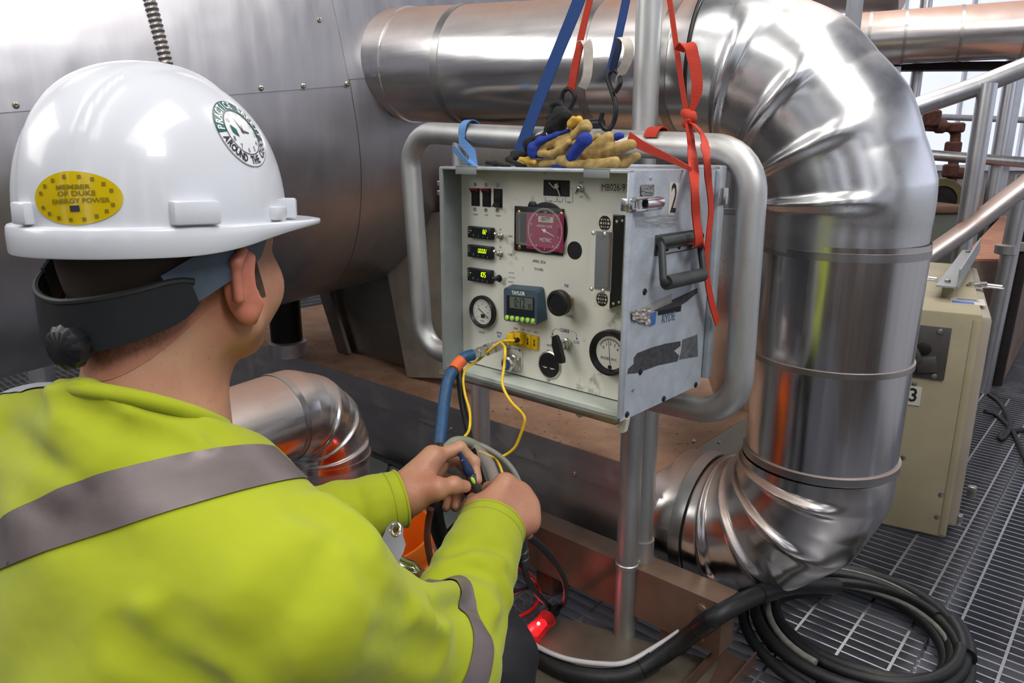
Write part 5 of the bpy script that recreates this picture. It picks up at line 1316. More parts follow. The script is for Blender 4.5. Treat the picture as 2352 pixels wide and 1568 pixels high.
for c_, d_ in ((Rcuff, fa), (Lcuff, fl_)):
    c0_ = c_-og_
    vs_ = {v for v in bm.verts if (v.co-c0_).length < .082 and (v.co-c0_).dot(d_) > -.03 and ((v.co-c0_)-d_*(v.co-c0_).dot(d_)).length < .07}
    es_ = [e for e in bm.edges if e.verts[0] in vs_ and e.verts[1] in vs_]; fs_2 = [f for f in bm.faces if all(v in vs_ for v in f.verts)]
    bmesh.ops.bisect_plane(bm, geom=list(vs_)+es_+fs_2, plane_co=c0_, plane_no=d_, clear_outer=True)
bm.to_mesh(shirt.data); bm.free()
shirt.data.polygons.foreach_set('use_smooth', [True]*len(shirt.data.polygons))
bvh = BVHTree.FromPolygons([Vector(v) for v in Vs], [list(f) for f in Fs])
def onshirt(px, py):
    h = bvh.ray_cast(CAM, ray(px, py).normalized())
    return h[0] if h[0] is not None else None
def band(name, e1, e2):
    a = [onshirt(*p) for p in e1]; b = [onshirt(*p) for p in e2]
    if any(x is None for x in a+b): print('band miss', name, a, b); return
    n1 = (a[1]-a[0]).cross(a[2]-a[0]).normalized(); n2 = (b[1]-b[0]).cross(b[2]-b[0]).normalized()
    m1, m2 = sum(a, Vector())/3, sum(b, Vector())/3
    if n1.dot(m2-m1) < 0: n1 = -n1
    if n2.dot(m1-m2) < 0: n2 = -n2
    return [(a[0], n1), (b[0], n2)]
ct1 = band('back', ((6, 1190), (286, 1073), (490, 1031)), ((6, 1305), (300, 1202), (600, 1117)))
if ct1: mesh_np('reflective_stripe', Vs, Fs, m_tapeg, shirt, cut=ct1+[(Mid+BF*.075, -BF)], push=.0018)
uc = Rsh.lerp(Rel, .80)
mesh_np('sleeve_stripe', Vs, Fs, m_tapeg, shirt, cut=[(uc, ua), (uc+ua*.034, -ua), (Rsh.lerp(Rel, .55), ua), (Rsh+BR*.02, (BR*.85+ua*.3))], push=.0018)
sl = onshirt(60, 890)
# strap of reflective tape over the far shoulder
lsn = BR
mesh_np('shoulder_stripe', Vs, Fs, M('pale_reflective_tape', S(176, 180, 188), .4, .2, .05), shirt, cut=[(Lsh+BR*.022, -BR), (Lsh-BR*.028, BR), (Lsh-ZZ*.02, ZZ), (Lsh-BF*.02, BF)], push=.0018)
# collar and cuff hems
cpx = [(166, 852, .60), (250, 880, .575), (340, 905, .562), (420, 925, .560), (480, 962, .575), (508, 1000, .61)]
ring = []
for k in range(36):
    a = 2*math.pi*k/36; dr = HRT*math.cos(a)+HFW*math.sin(a)
    p = Nb+ZZ*(.006-.042*math.sin(a))-BF*.002+dr*(.0635+.004*math.sin(a)**2); ring.append(p)
mb = MB(); mb.tube(ring, .0075, 12, closed=True); mb.build('collar', m_shirt, shirt)
m_thread = M('seam_thread', S(150, 160, 40), .8)
for c_, dd in ((Rcuff, fa), (Lcuff, fl_)):
    x = dd.cross(ZZ).normalized(); y = dd.cross(x)
    for off_, r_, nm_, m_ in ((-.0008, .0019, 'cuff_hem', m_shirt), (-.017, .0009, 'cuff_seam', m_thread)):
        drs = [x*math.cos(t)+y*math.sin(t) for t in np.linspace(0, 2*math.pi, 48)[:-1]]; o_ = c_+dd*off_
        ds = []
        for dr in drs:
            h = bvh.ray_cast(o_+dr*.060, -dr); ds.append((h[0]-o_).length if h[0] is not None else .2)
        md = float(np.median(ds)); ds = [min(max(d, md*.93), md*1.05) for d in ds]
        ring = [o_+dr*d for dr, d in zip(drs, ds)]
        if len(ring) > 30: mb = MB(); mb.tube(ring, r_, 8, closed=True); mb.build(nm_, m_, shirt)
# ---- trousers and boots
def sd_tr(X):
    u = A_(ZZ)
    d = cap(X, A_(Hip)+u*.02, A_(Hip)-u*.06, .125, .13)
    for h_, k_, f_ in ((RHip, Rkn, Rft), (LHip, Lkn, Lft)):
        d = smin(d, cap(X, A_(h_), A_(k_), .088, .066), .04)
        d = smin(d, cap(X, A_(k_), A_(f_)+u*.04, .066, .058), .02)
    d = d+fold(X, A_(Rkn), (60, 90, 80), 0, (.1, .1, .1), .003)
    return d
pts_ = [RHip, LHip, Rkn, Lkn, Rft, Lft]
lo = [min(p[i] for p in pts_)-.13 for i in range(3)]; hi = [max(p[i] for p in pts_)+.13 for i in range(3)]; lo[2] = .04
Vt, Ft = nets(sd_tr, lo, hi, .009)
mesh_np('trousers', Vt, Ft, m_trs, person)
for f_ in (Rft, Lft):
    def sd_b(X):
        c = A_(f_); b = A_(BF)
        d = smin(cap(X, c+A_(ZZ)*.05-b*.01, c-b*.01-A_(ZZ)*.005, .05, .045), cap(X, c-A_(ZZ)*.012, c+b*.14-A_(ZZ)*.018, .042, .036), .03)
        return smax(d, -(X[..., 2]-.004), .004)
    Vb, Fb = nets(sd_b, A_(f_)-A_((.2, .2, .08)), A_(f_)+A_((.22, .22, .12)), .006)
    mesh_np('boot', Vb, Fb, m_black, person)
# ------------------------------------------------------------------ hard hat
m_hat = M('white_hat_shell', S(214, 217, 224), .25, 0, .02, 8, coat=.3)
m_strap = M('black_nape_strap', S(22, 24, 26), .5, 0, .2, 40)
m_strapg = M('slate_headband', S(70, 82, 94), .55, 0, .15, 60)
hat = thing('hard_hat', HATC, 'white hard hat with round safety sticker and yellow oval sticker, worn by the person', 'hard hat')
HL, HW, HH = .128, .106, .138
HTILT = Matrix.Rotation(math.radians(-2.5), 4, 'X')
Hm = frame(HATC, HRT, HFW, ZZ) @ HTILT          # x right, y forward, z up
def dome(th, v):
    """th round the head (0 = right, 90 deg = front), v 0 crown .. 1 brim"""
    s, c = math.sin(v*math.pi/2), math.cos(v*math.pi/2)
    rr = s**.92
    x, y, z = HW*rr*math.cos(th), HL*rr*math.sin(th), HH*c**.86
    k = 0.
    ax = abs(x)
    t = min(1, max(0, (.034-ax)/.009)); t = t*t*(3-2*t)
    k = .0042*t*min(1, max(0, (1.0-v)/.30))
    n = Vector((x/HW**2, y/HL**2, z/HH**2+1e-6)).normalized()
    return Vector((x, y, z))+n*k
NT = 144
mb = MB(Hm); rows = [[dome(2*math.pi*k/NT, max(.004, v)) for k in range(NT)] for v in np.linspace(0, 1, 46)]
mb.grid(rows, wrap=True); mb.add(rows[0], [list(range(NT))])
def brimrow(e, dz):
    out = []
    for k in range(NT):
        th = 2*math.pi*k/NT; fr = max(0, math.sin(th)); vis = fr**1.7; tt = min(1, max(0, (math.sin(th)+.62)/1.35)); tt = tt*tt*(3-2*tt)
        ex_ = e*.0052+min(e, 1.0)*vis*.050
        drop = dz*.98*(1-.78*tt)-.006*vis*min(1, e)
        x, y = (HW+ex_*1.0)*math.cos(th), (HL+ex_)*math.sin(th)
        out.append(Vector((x, y, drop+(.004*vis if e > .5 else 0))))
    return out
rb = [brimrow(0, 0), brimrow(.25, -.0005), brimrow(.85, -.001), brimrow(1.1, -.003), brimrow(1.2, -.010), brimrow(1.15, -.024), brimrow(1.0, -.0255), brimrow(.85, -.024), brimrow(.8, -.008), brimrow(-.1, -.006)]
mb.grid(rb, wrap=True)
mb.build('shell', m_hat, hat, ang=70)
def hatray(px, py):
    inv = Hm.inverted(); o = inv @ CAM; d = inv.to_3x3() @ ray(px, py)
    S_ = Vector((1/HW, 1/HL, 1/HH)); o2 = Vector((o[i]*S_[i] for i in range(3))); d2 = Vector((d[i]*S_[i] for i in range(3)))
    a, b, c = d2.dot(d2), 2*o2.dot(d2), o2.dot(o2)-1
    dd = b*b-4*a*c
    t = (-b-math.sqrt(max(dd, 0)))/(2*a); return o+d*t
def ondome(p, off):
    # nearest along the ray from the hat's middle, on the true dome
    th = math.atan2(p.y/HL, p.x/HW); rad = math.hypot(p.x/HW, p.y/HL); el = math.atan2(p.z/HH, rad)
    lo_, hi_ = 0., 1.
    for _ in range(22):
        v = (lo_+hi_)/2; s, c = math.sin(v*math.pi/2)**.92, math.cos(v*math.pi/2)**.86
        if math.atan2(c, s) > el: lo_ = v
        else: hi_ = v
    q = dome(th, v); n = Vector((q.x/HW**2, q.y/HL**2, q.z/HH**2)).normalized(); return q+n*off
class Sticker:
    def __init__(s, px, py, rot=0):
        s.c = hatray(px, py); n = Vector((s.c.x/HW**2, s.c.y/HL**2, s.c.z/HH**2)).normalized()
        up = Vector((0, 0, 1)); s.y = (up-n*up.dot(n)).normalized(); s.x = s.y.cross(n)
        cr, sr = math.cos(rot), math.sin(rot); s.x, s.y = s.x*cr+s.y*sr, s.y*cr-s.x*sr
    def at(s, a, b, off): return ondome(s.c+s.x*a+s.y*b, off)
    def shape(s, mb, pts, fs, off): mb.add([s.at(a, b, off) for a, b in pts], fs)
    def annulus(s, mb, r0, r1, off, a0=0, a1=2*math.pi, n=60, rx=1.):
        v = []
        for k in range(n+1):
            t = a0+(a1-a0)*k/n; v += [(r0*math.cos(t)*rx, r0*math.sin(t)), (r1*math.cos(t)*rx, r1*math.sin(t))]
        m = 9 if r0 < .001 else 3; v = []
        for k in range(n+1):
            t = a0+(a1-a0)*k/n
            for i in range(m+1): r = r0+(r1-r0)*i/m; v.append((r*math.cos(t)*rx, r*math.sin(t)))
        s.shape(mb, v, [[(m+1)*k+i, (m+1)*k+i+1, (m+1)*(k+1)+i+1, (m+1)*(k+1)+i] for k in range(n) for i in range(m)], off)
    def text(s, mb, st_, size, a, b, off, rot=0, sx=1, bold=0):
        vs, fs = text_pts(st_, size, sx, bold); cr, sr = math.cos(rot), math.sin(rot)
        s.shape(mb, [(a+x*cr-y*sr, b+x*sr+y*cr) for x, y in vs], fs, off)
m_stw = M('sticker_white', S(226, 230, 232), .2, 0, .02)
m_stg = M('sticker_green', S(20, 92, 88), .25, 0, .05)
m_sty = M('sticker_yellow', S(206, 178, 12), .15, 0, .05)
m_ink2 = M('sticker_ink', S(52, 44, 58), .3)
m_inky = M('sticker_olive_ink', S(128, 114, 20), .3)
k_ = Sticker(549, 310, -.10); R_ = .0315
mb = MB(Hm); k_.annulus(mb, .0001, R_, .0006); so = mb.build('clock_sticker', m_stw, hat, label='round white and green safety clock sticker', recalc=False)
mb = MB(Hm); k_.annulus(mb, R_*.66, R_, .0011, -.05, math.pi+.12); mb.build('green_arc', m_stg, so, recalc=False)
mb = MB(Hm); k_.annulus(mb, R_*.985, R_, .0012); k_.annulus(mb, R_*.645, R_*.67, .0013)
s_ = 'AROUND THE CLOCK'
for i, ch in enumerate(s_):
    t = math.radians(200+ (158*i/(len(s_)-1))); r = R_*.825
    if ch != ' ': k_.text(mb, ch, .0098, r*math.cos(t), r*math.sin(t), .0013, t+math.pi/2, .72, .0003)
for i in range(12):
    t = math.pi/2-i*math.pi/6; r = R_*.54
    if i not in (9,): k_.text(mb, str(i or 12), .0062, r*math.cos(t), r*math.sin(t), .0013, 0, .9)
for (a, l, w) in ((2.05, .42, .0009), (-.05, .26, .0013), (1.45, .2, .0007)):
    d = (math.cos(a), math.sin(a)); n = (-d[1]*w, d[0]*w); L = R_*l
    k_.shape(mb, [(-n[0]-d[0]*.002, -n[1]-d[1]*.002), (n[0]-d[0]*.002, n[1]-d[1]*.002), (d[0]*L+n[0]*.4, d[1]*L+n[1]*.4), (d[0]*L-n[0]*.4, d[1]*L-n[1]*.4)], [[0, 1, 2, 3]], .0014)
mb.build('lettering', m_ink2, so, smooth=False, recalc=False)
mb = MB(Hm); s_ = 'PRACTICE SAFETY'
for i, ch in enumerate(s_):
    t = math.radians(178-172*i/(len(s_)-1)); r = R_*.825
    if ch != ' ': k_.text(mb, ch, .0105, r*math.cos(t), r*math.sin(t), .0015, t-math.pi/2, .75, .0003)
mb.build('white_lettering', m_stw, so, smooth=False, recalc=False)
mb = MB(Hm); k_.shape(mb, [(-.0145, .0045), (-.0085, .0005), (-.0075, -.0065), (-.0140, -.0025)], [[0, 1, 2, 3]], .0014); mb.build('green_diamond', m_stg, so, recalc=False)
k_ = Sticker(174, 456, .06)
mb = MB(Hm); k_.annulus(mb, .0001, .0205, .0007, rx=1.72); so = mb.build('oval_sticker', m_sty, hat, label='yellow oval sticker with faded dark print', recalc=False)
mb = MB(Hm)
k_.text(mb, 'MEMBER', .0045, 0, .0085, .0014, 0, 1.5, .0001); k_.text(mb, 'OF DUKE', .0052, .002, .0035, .0014, 0, 1.3, .0001); k_.text(mb, 'ENERGY POWER', .0050, .004, -.0020, .0014, 0, 1.15, .0001)
for i in range(18):
    t = 2*math.pi*i/18; 
    if abs(math.cos(t)) < .97: k_.annulus(mb, .0001, .0013, .0013, n=8) if False else k_.shape(mb, [(math.cos(t)*.029+a*.0014, math.sin(t)*.0165+b*.0014) for a, b in ((-1, -1), (1, -1), (1, 1), (-1, 1))], [[0, 1, 2, 3]], .0013)
mb.build('faded_print', m_inky, so, smooth=False, recalc=False)
mb = MB(Hm); k_.shape(mb, [(-.004, -.010), (.003, -.010), (.003, -.0055), (-.004, -.0055)], [[0, 1, 2, 3]], .0014); mb.build('small_emblem', m_ink2, so, smooth=False, recalc=False)
# accessory slots
def slot(px, py, w, h, d, nm='accessory_slot'):
    c = hatray(px, py); c.z = h/2+.0015
    th = math.atan2(c.y/HL, c.x/HW); n = Vector((math.cos(th)/HW, math.sin(th)/HL, 0)).normalized(); tn = Vector((-n.y, n.x, 0))
    c = Vector((HW*math.cos(th), HL*math.sin(th), h/2+.001))
    rot = Matrix((tn, n, Vector((0, 0, 1)))).transposed()
    mb = MB(Hm); mb.box(c+n*.0, (w, d, h), rot=rot, bev=.0025); return mb.build(nm, m_hat, hat)
slot(446, 485, .040, .020, .016); slot(632, 478, .026, .013, .014); slot(60, 480, .02, .018, .014); slot(652, 462, .016, .020, .022)
mb = MB(Hm); mb.box((0, HL+.006, .014), (.034, .016, .028), bev=.004); mb.build('front_slot', m_hat, hat)
# suspension: nape strap, knob, side strap
def headring(a, z, o=0): return Vector(((.0835+o)*math.sin(a), -(.100+o)*math.cos(a)-.012, z))
pth, wds = [], []
for a in np.linspace(-1.75, 1.14, 40):
    b = abs(a); z = -.084+.050*(b/1.75)**1.6
    pth.append(headring(a, z, .004+.005*math.exp(-(a/.5)**2))); wds.append(.034+.010*math.exp(-(a/.9)**2))
for i_ in range(5): wds[-1-i_] *= math.sqrt(1-((4.2-i_)/5)**2) if i_ < 5 else 1
mb = MB(Hm); mb.strap(pth, wds, (0, 0, 1), .004); mb.build('nape_strap', m_strap, hat)
mb = MB(Hm); mb.tube([p+Vector((0, 0, .5*w)) for p, w in zip(pth, wds)], .0032, 8); mb.build('strap_rim', m_strap, hat)
for sg in (-1, 1):
    q = [headring(sg*.95, -.058, .0015), headring(sg*1.4, -.036, .0045), headring(sg*1.85, -.020, .008), headring(sg*2.25, .000, .010)]
    mb = MB(Hm); mb.strap(catmull(q, 6), [.036]*7+[.036]*12, (0, 0, 1), .003); mb.build('side_strap', m_strapg, hat)
mb = MB(Hm); kc = headring(.10, -.098, .006); prof = [(.017, 0), (.0185, .003), (.0185, .012), (.014, .016), (.0003, .017)]
n = 48; vs = []
for (r, h) in prof:
    for k in range(n):
        a = 2*math.pi*k/n; r2 = r*(1+.05*math.cos(a*12)) if r > .016 else r; vs.append(kc+Vector((r2*math.cos(a), -h, r2*math.sin(a))))
mb.add(vs, [[i*n+k, i*n+(k+1) % n, (i+1)*n+(k+1) % n, (i+1)*n+k] for i in range(len(prof)-1) for k in range(n)]); mb.build('ratchet_knob', m_black, hat)
# ------------------------------------------------------------------ webbing straps, hooks
def sv(px, py, off): return onplane(px, py, BA+bv*off, bv)
def sd(px, py, off): return onplane(px, py, Bo+ex*(BW+off), ex)
def web(name, col):
    m, t, b = nt(name)
    tc = nd(t, 'ShaderNodeTexCoord'); w = nd(t, 'ShaderNodeTexWave'); w.bands_direction = 'Z'; w.inputs['Scale'].default_value = 150; w.inputs['Distortion'].default_value = .5
    t.links.new(tc.outputs['Object'], w.inputs[0])
    t.links.new(mixc(t, w.outputs[1], tuple(c*.72 for c in col), col), b.inputs['Base Color'])
    b.inputs['Roughness'].default_value = .7
    bp = nd(t, 'ShaderNodeBump'); bp.inputs['Strength'].default_value = .4; bp.inputs['Distance'].default_value = .001; t.links.new(w.outputs[1], bp.inputs['Height']); t.links.new(bp.outputs[0], b.inputs['Normal'])
    return m
m_blue = web('blue_webbing', S(34, 74, 142)); m_redw = web('red_webbing', S(206, 58, 34)); m_lblue = web('pale_blue_webbing', S(112, 162, 226))
m_tag = M('worn_white_tag', S(202, 194, 182), .7, 0, .15, 60)
m_hook = M('black_coated_hook', S(30, 31, 34), .42, .3, .25, 60)
m_navy = M('navy_webbing', S(26, 40, 72), .7, 0, .1, 90)
def px_path(pix, f, n=8): return catmull([f(*p) for p in pix], n)
st1 = MB(); st1.strap(px_path([(1352, -60, .272), (1318, 30, .272), (1255, 185, .272), (1196, 340, .270), (1186, 374, .268)], sv), .0275, bu, .0016)
st1.build('ratchet_strap', m_blue, label='wide blue webbing strap slanting down in front of the tube frame, behind the gloves', cat='strap')
t = thing('hook_strap', sv(1310, 250, .27), 'red webbing strap with white tag ending in a black ring hook', 'strap')
mb = MB(); mb.strap(px_path([(1370, -60, .275), (1350, 20, .275), (1333, 92, .275), (1318, 175, .275), (1305, 208, .272)], sv), [.0125+.004*i/32 for i in range(33)], bu, .0018); mb.build('webbing', m_redw, t)
mb = MB(); mb.strap(px_path([(1334, 97, .266), (1326, 130, .262), (1317, 175, .262), (1312, 212, .266)], sv), .016, bu, .003); mb.build('sewn_loop', m_redw, t)
mb = MB(); mb.strap(px_path([(1334, 97, .262), (1344, 94, .255), (1351, 110, .258), (1350, 160, .262), (1345, 185, .264), (1337, 202, .266)], sv), .017, (1, -.05, 0), .001); mb.build('white_tag', m_tag, t)
mb = MB(); q = [(1300, 206, .268), (1312, 206, .266), (1320, 222, .266), (1312, 243, .266), (1303, 255, .266), (1294, 247, .268), (1290, 228, .268), (1293, 212, .268)]
mb.tube(catmull([sv(*p) for p in q], 6, closed=True), .0045, 12, closed=True); mb.build('ring_hook', m_hook, t)
t = thing('hook_strap', sv(1405, 250, .27), 'blue webbing strap with white tag ending in a black S-hook', 'strap')
mb = MB(); mb.strap(px_path([(1448, -60, .275), (1438, 0, .275), (1421, 80, .275), (1405, 150, .275), (1402, 165, .273)], sv), .0165, bu, .002); mb.build('webbing', m_blue, t)
mb = MB(); mb.strap(px_path([(1419, 88, .268), (1420, 112, .264), (1412, 140, .266), (1406, 165, .27)], sv), .0125, bu, .0035); mb.build('sewn_loop', m_navy, t)
mb = MB(); mb.strap(px_path([(1424, 86, .264), (1436, 90, .257), (1445, 112, .256), (1438, 145, .26), (1424, 172, .264), (1418, 188, .266)], sv), [.012, .014, .016, .018, .019, .019, .018]+[.017]*24+[.009]*10, (1, -.05, 0), .001); mb.build('white_tag', m_tag, t)
mb = MB(); q = [(1409, 168, .270), (1423, 176, .266), (1424, 195, .264), (1413, 212, .264)]
mb.tube(px_path([(1413, 212, .262), (1424, 192, .262), (1422, 172, .268), (1409, 158, .272), (1398, 172, .270), (1398, 188, .268), (1405, 208, .266), (1413, 235, .264), (1414, 262, .262), (1408, 285, .262), (1399, 297, .258), (1386, 294, .252), (1380, 278, .250), (1384, 258, .250)], sv, 6), .0044, 12); mb.build('s_hook', m_hook, t)
mb = MB(); mb.tube([sv(1340, 285, .262), sv(1384, 284, .262)], .0088, 16); mb.build('lifting_bar', m_hook, t)
t = thing('tie_strap', sv(1580, 290, .25), 'red webbing strap knotted over the frame corner with tails hanging beside the box', 'strap')
mb = MB(); mb.strap(px_path([(1526, -60, .262), (1538, 0, .262), (1554, 110, .262), (1567, 200, .262), (1579, 270, .258)], sv), .0088, bu, .0022); mb.build('taut_strap', m_redw, t)
mb = MB(); mb.strap(px_path([(1560, 116, .258), (1572, 101, .250), (1586, 108, .246), (1591, 128, .246), (1598, 160, .248), (1601, 200, .250), (1594, 238, .252), (1582, 266, .252)], sv), [.018]*10+[.019]*20+[.018]*14+[.016, .015, .014, .013, .012, .011, .010, .010, .009, .009, .009, .009, .009], (bu-bv*.5), .0025); mb.build('loose_bow', m_redw, t)
mb = MB(); rr = [.0075, .009, .0095, .009, .0075]
mb.tube(px_path([(1570, 258, .250), (1580, 264, .238), (1590, 272, .242), (1586, 282, .250)], sv, 3), [.006, .007, .0085, .009, .009, .009, .0085, .008, .007, .006], 10); mb.tube(px_path([(1592, 262, .25), (1582, 276, .236), (1574, 286, .244)], sv, 4), .0065, 10); mb.build('knot', m_redw, t)
mb = MB(); A1 = [sv(1582, 282, .238), sv(1586, 315, .232), sv(1590, 350, .225), sd(1595, 420, .030), sd(1599, 500, .030), sd(1604, 545, .034), sd(1604, 566, .030), sd(1608, 560, .016), sd(1602, 520, .014)]
mb.strap(catmull(A1, 8), .0165, (ex*.2+ez*-.0+bv), .0022); mb.build('hanging_tail', m_redw, t)
mb = MB(); A2 = [sv(1586, 280, .238), sv(1602, 294, .232), sv(1617, 318, .232), sd(1622, 360, .03), sd(1628, 420, .024), sd(1633, 480, .022), sd(1627, 545, .022), sd(1622, 600, .02), sd(1626, 650, .02), sd(1636, 700, .02), sd(1648, 741, .022)]
mb.strap(catmull(A2, 8), [.010]*10+[.013]*10+[.0165]*61, bv, .0018); mb.build('hanging_tail', m_redw, t)
mb = MB(); mb.strap(catmull([sv(1443, 316, .262), sv(1478, 336, .250), sv(1530, 360, .20), sv(1588, 389, .13)], 8), [.021-.0006*i for i in range(25)], ZZ, .0015)
mb.build('flat_strap', m_redw, label='short flat red strap running from the main post to the box lid', cat='strap')
cT = fp(1520, 326)
mb = MB(); mb.strap([cT+(-bv*math.cos(a)+ZZ*math.sin(a))*.0256+bu*.010 for a in np.linspace(.3, 2.6, 16)], .026, bu, .002); mb.build('wrapped_strap', m_redw, label='scrap of red strap wrapped over the tube frame right of the main post', cat='strap')
t = thing('tie_strap', fp(1080, 330), 'pale blue strap looped over the tube frame at its upper left', 'strap')
cT = fp(1080, 304)
mb = MB(); mb.strap([cT+(-bv*math.cos(a)+ZZ*math.sin(a))*.0256 for a in np.linspace(2.4, .1, 16)]+[cT-bv*.026-ZZ*.02, sv(1084, 350, .275), sv(1088, 382, .262)], .0205, bu, .0018); mb.build('webbing', m_lblue, t)
mb = MB(); mb.strap(px_path([(1042, 340, .272), (1062, 362, .268), (1088, 384, .262)], sv), [.014]*8+[.011]*9, (ZZ+bu*.3), .0016); mb.build('loose_end', m_lblue, t)
mb = MB(); mb.tube(px_path([(1078, 372, .262), (1086, 377, .258), (1096, 386, .26)], sv, 4), .006, 10); mb.build('knot', m_lblue, t)
# ------------------------------------------------------------------ gloves on the lid
def gpt(x, y, v): return A_(onplane(1080+x/5.6, 230+y/5.6, BA+bv*v, bv))
C_ = .000128
m_suede = M('tan_suede', S(176, 148, 92), .9, 0, .28, 60, .4, 240); m_knit = M('blue_knit', S(36, 58, 148), .85, 0, .2, 160, .4, 300); m_rub = M('black_cuff_fabric', S(22, 23, 25), .8, 0, .35, 200, .5, 300); m_ylw = M('yellow_suede', S(204, 164, 70), .9, 0, .2, 60, .3, 240)
lidp = A_(Bo+ey*.0016); lidn = A_(ey)
def glove_part(name, prims, mat, parent, k=.006, h=.0017):
    def fn(X):
        d = None
        for p in prims:
            c = cap(X, gpt(*p[0]), gpt(*p[1]), p[2]*C_, p[3]*C_); d = c if d is None else smin(d, c, k)
        d = d+.0006*np.sin(X @ A_((310, 270, 240)))*np.sin(X @ A_((-180, 260, 330)))
        return smax(d, -((X-lidp) @ lidn), .001)
    q = np.array([gpt(*e) for p in prims for e in p[:2]]); r = max(max(p[2:4]) for p in prims)*C_+.006
    V_, F_ = nets(fn, q.min(0)-r, q.max(0)+r, h)
    return mesh_np(name, V_, F_, mat, parent)
g1 = thing('work_glove', Vector(gpt(1200, 880, .06)), 'tan and blue work glove lying flat under its pair on the box lid', 'glove', 'work gloves on the lid')
g2 = thing('work_glove', Vector(gpt(1100, 600, .06)), 'tan and blue work glove heaped on top, black cuff standing up', 'glove', 'work gloves on the lid')
# lower glove
glove_part('suede_palm', [((640, 800, .05), (830, 835, .045), 45, 55), ((830, 835, .045), (1120, 800, .04), 55, 50), ((1120, 800, .04), (1340, 560, .035), 40, 34), ((1340, 560, .035), (1480, 455, .035), 34, 34), ((1180, 770, .035), (1330, 830, .03), 70, 55), ((1330, 840, .045), (1560, 850, .05), 62, 74), ((1560, 850, .05), (1860, 800, .045), 74, 66),
   ((1500, 700, .07), (1780, 490, .08), 90, 78), ((1560, 760, .075), (1800, 660, .08), 80, 82), ((1800, 660, .08), (2070, 570, .08), 82, 62), ((1700, 820, .085), (1960, 820, .09), 70, 66), ((1960, 820, .09), (2140, 720, .09), 66, 48), ((1560, 520, .09), (1640, 480, .09), 50, 50)], m_suede, g1)
glove_part('knit_finger', [((1300, 720, .028), (1470, 510, .026), 66, 74), ((1470, 510, .026), (1490, 500, .026), 74, 70)], m_knit, g1)
glove_part('knit_back', [((1090, 850, .04), (1250, 860, .035), 50, 48), ((820, 868, .06), (1120, 872, .06), 22, 26)], m_knit, g1)
glove_part('knit_finger', [((1880, 470, .085), (1950, 455, .085), 46, 34)], m_knit, g1)
glove_part('cuff', [((480, 760, .05), (700, 700, .06), 36, 44), ((560, 690, .06), (720, 690, .065), 44, 40), ((500, 770, .045), (700, 860, .04), 28, 30), ((600, 850, .05), (760, 860, .05), 24, 20)], m_rub, g1)
glove_part('cuff_strap', [((215, 800, .045), (330, 820, .045), 26, 30), ((330, 820, .045), (540, 865, .045), 30, 18)], m_rub, g1)
glove_part('cuff_binding', [((650, 760, .035), (760, 770, .035), 30, 36), ((740, 775, .033), (830, 800, .033), 36, 30)], m_ylw, g1)
# upper glove
glove_part('suede_palm', [((900, 690, .035), (1060, 690, .032), 42, 40), ((1060, 690, .032), (1180, 640, .03), 40, 38), ((1180, 640, .03), (1270, 550, .028), 38, 40), ((930, 600, .045), (1180, 500, .05), 76, 90), ((1180, 500, .05), (1350, 400, .05), 84, 66), ((1350, 450, .035), (1480, 340, .035), 62, 68), ((1480, 340, .035), (1500, 350, .035), 68, 60), ((1180, 610, .045), (1330, 520, .045), 80, 70)], m_suede, g2)
glove_part('yellow_gusset', [((1300, 300, .04), (1400, 260, .045), 52, 50), ((1290, 320, .035), (1330, 240, .035), 30, 34)], m_ylw, g2)
glove_part('knit_back', [((800, 680, .03), (800, 610, .03), 60, 56), ((800, 610, .03), (900, 520, .035), 52, 44), ((900, 520, .035), (1100, 450, .04), 44, 30), ((1100, 450, .04), (1260, 385, .04), 28, 20), ((820, 690, .035), (930, 720, .05), 44, 30)], m_knit, g2)
glove_part('cuff', [((1080, 330, .05), (1160, 180, .05), 100, 96), ((1130, 320, .05), (1230, 200, .045), 76, 70), ((1060, 370, .05), (1150, 380, .05), 60, 46)], m_rub, g2, .012)
glove_part('cuff_strap', [((950, 430, .06), (1010, 220, .07), 22, 24), ((1010, 220, .07), (1060, 60, .075), 24, 28), ((1060, 60, .075), (1150, 40, .075), 28, 26), ((1150, 40, .075), (1240, 130, .07), 26, 24), ((760, 540, .05), (960, 450, .055), 66, 26), ((720, 580, .05), (730, 620, .05), 44, 44)], m_rub, g2)
# ------------------------------------------------------------------ hoses and wires between box and hands
m_hoseb = M('blue_rubber_hose', S(34, 74, 112), .5, 0, .2, 120, .3, 400); m_hosek = M('black_rubber_hose', S(27, 28, 29), .5, 0, .3, 90, .25, 300)
m_wire = M('yellow_wire', S(228, 190, 40), .45, 0, .1, 60); m_greyh = M('grey_hose', S(132, 132, 124), .45, 0, .1, 60); m_clear = M('clear_tubing', S(206, 196, 186), .12, 0, .05, alpha=.35)
m_ortape = M('orange_tape', S(222, 104, 52), .6, 0, .15, 60); m_copper = M('copper_tube', S(140, 88, 72), .4, .3, .15)
def cable(name, pts, r, mat, label, cat, parent=None, group=None, n=10, seg=8):
    q = [P(*p) if not isinstance(p, Vector) else p for p in pts]
    mb = MB(); mb.tube(catmull(q, seg), r, n); return mb.build(name, mat, parent, label=label if not parent else None, cat=cat if not parent else None, group=group)
IE = INLET_END; dI0 = (IE-CAM).dot(Vector((0, ct, -st)))
sh = thing('sample_hose', P(1010, 1020, dI0-.06), 'blue braided hose dropping from the box inlet into a black taped sleeve', 'hose')
mb = MB(); mb.tube(catmull([IE-INLET_DIR*.012, IE+INLET_DIR*.006, P(1052, 836, dI0-.01), P(1030, 872, dI0-.03), P(1020, 925, dI0-.05), P(1014, 985, dI0-.08), P(1009, 1030, dI0-.10)], 10), .0098, 16); mb.build('blue_hose', m_hoseb, sh)
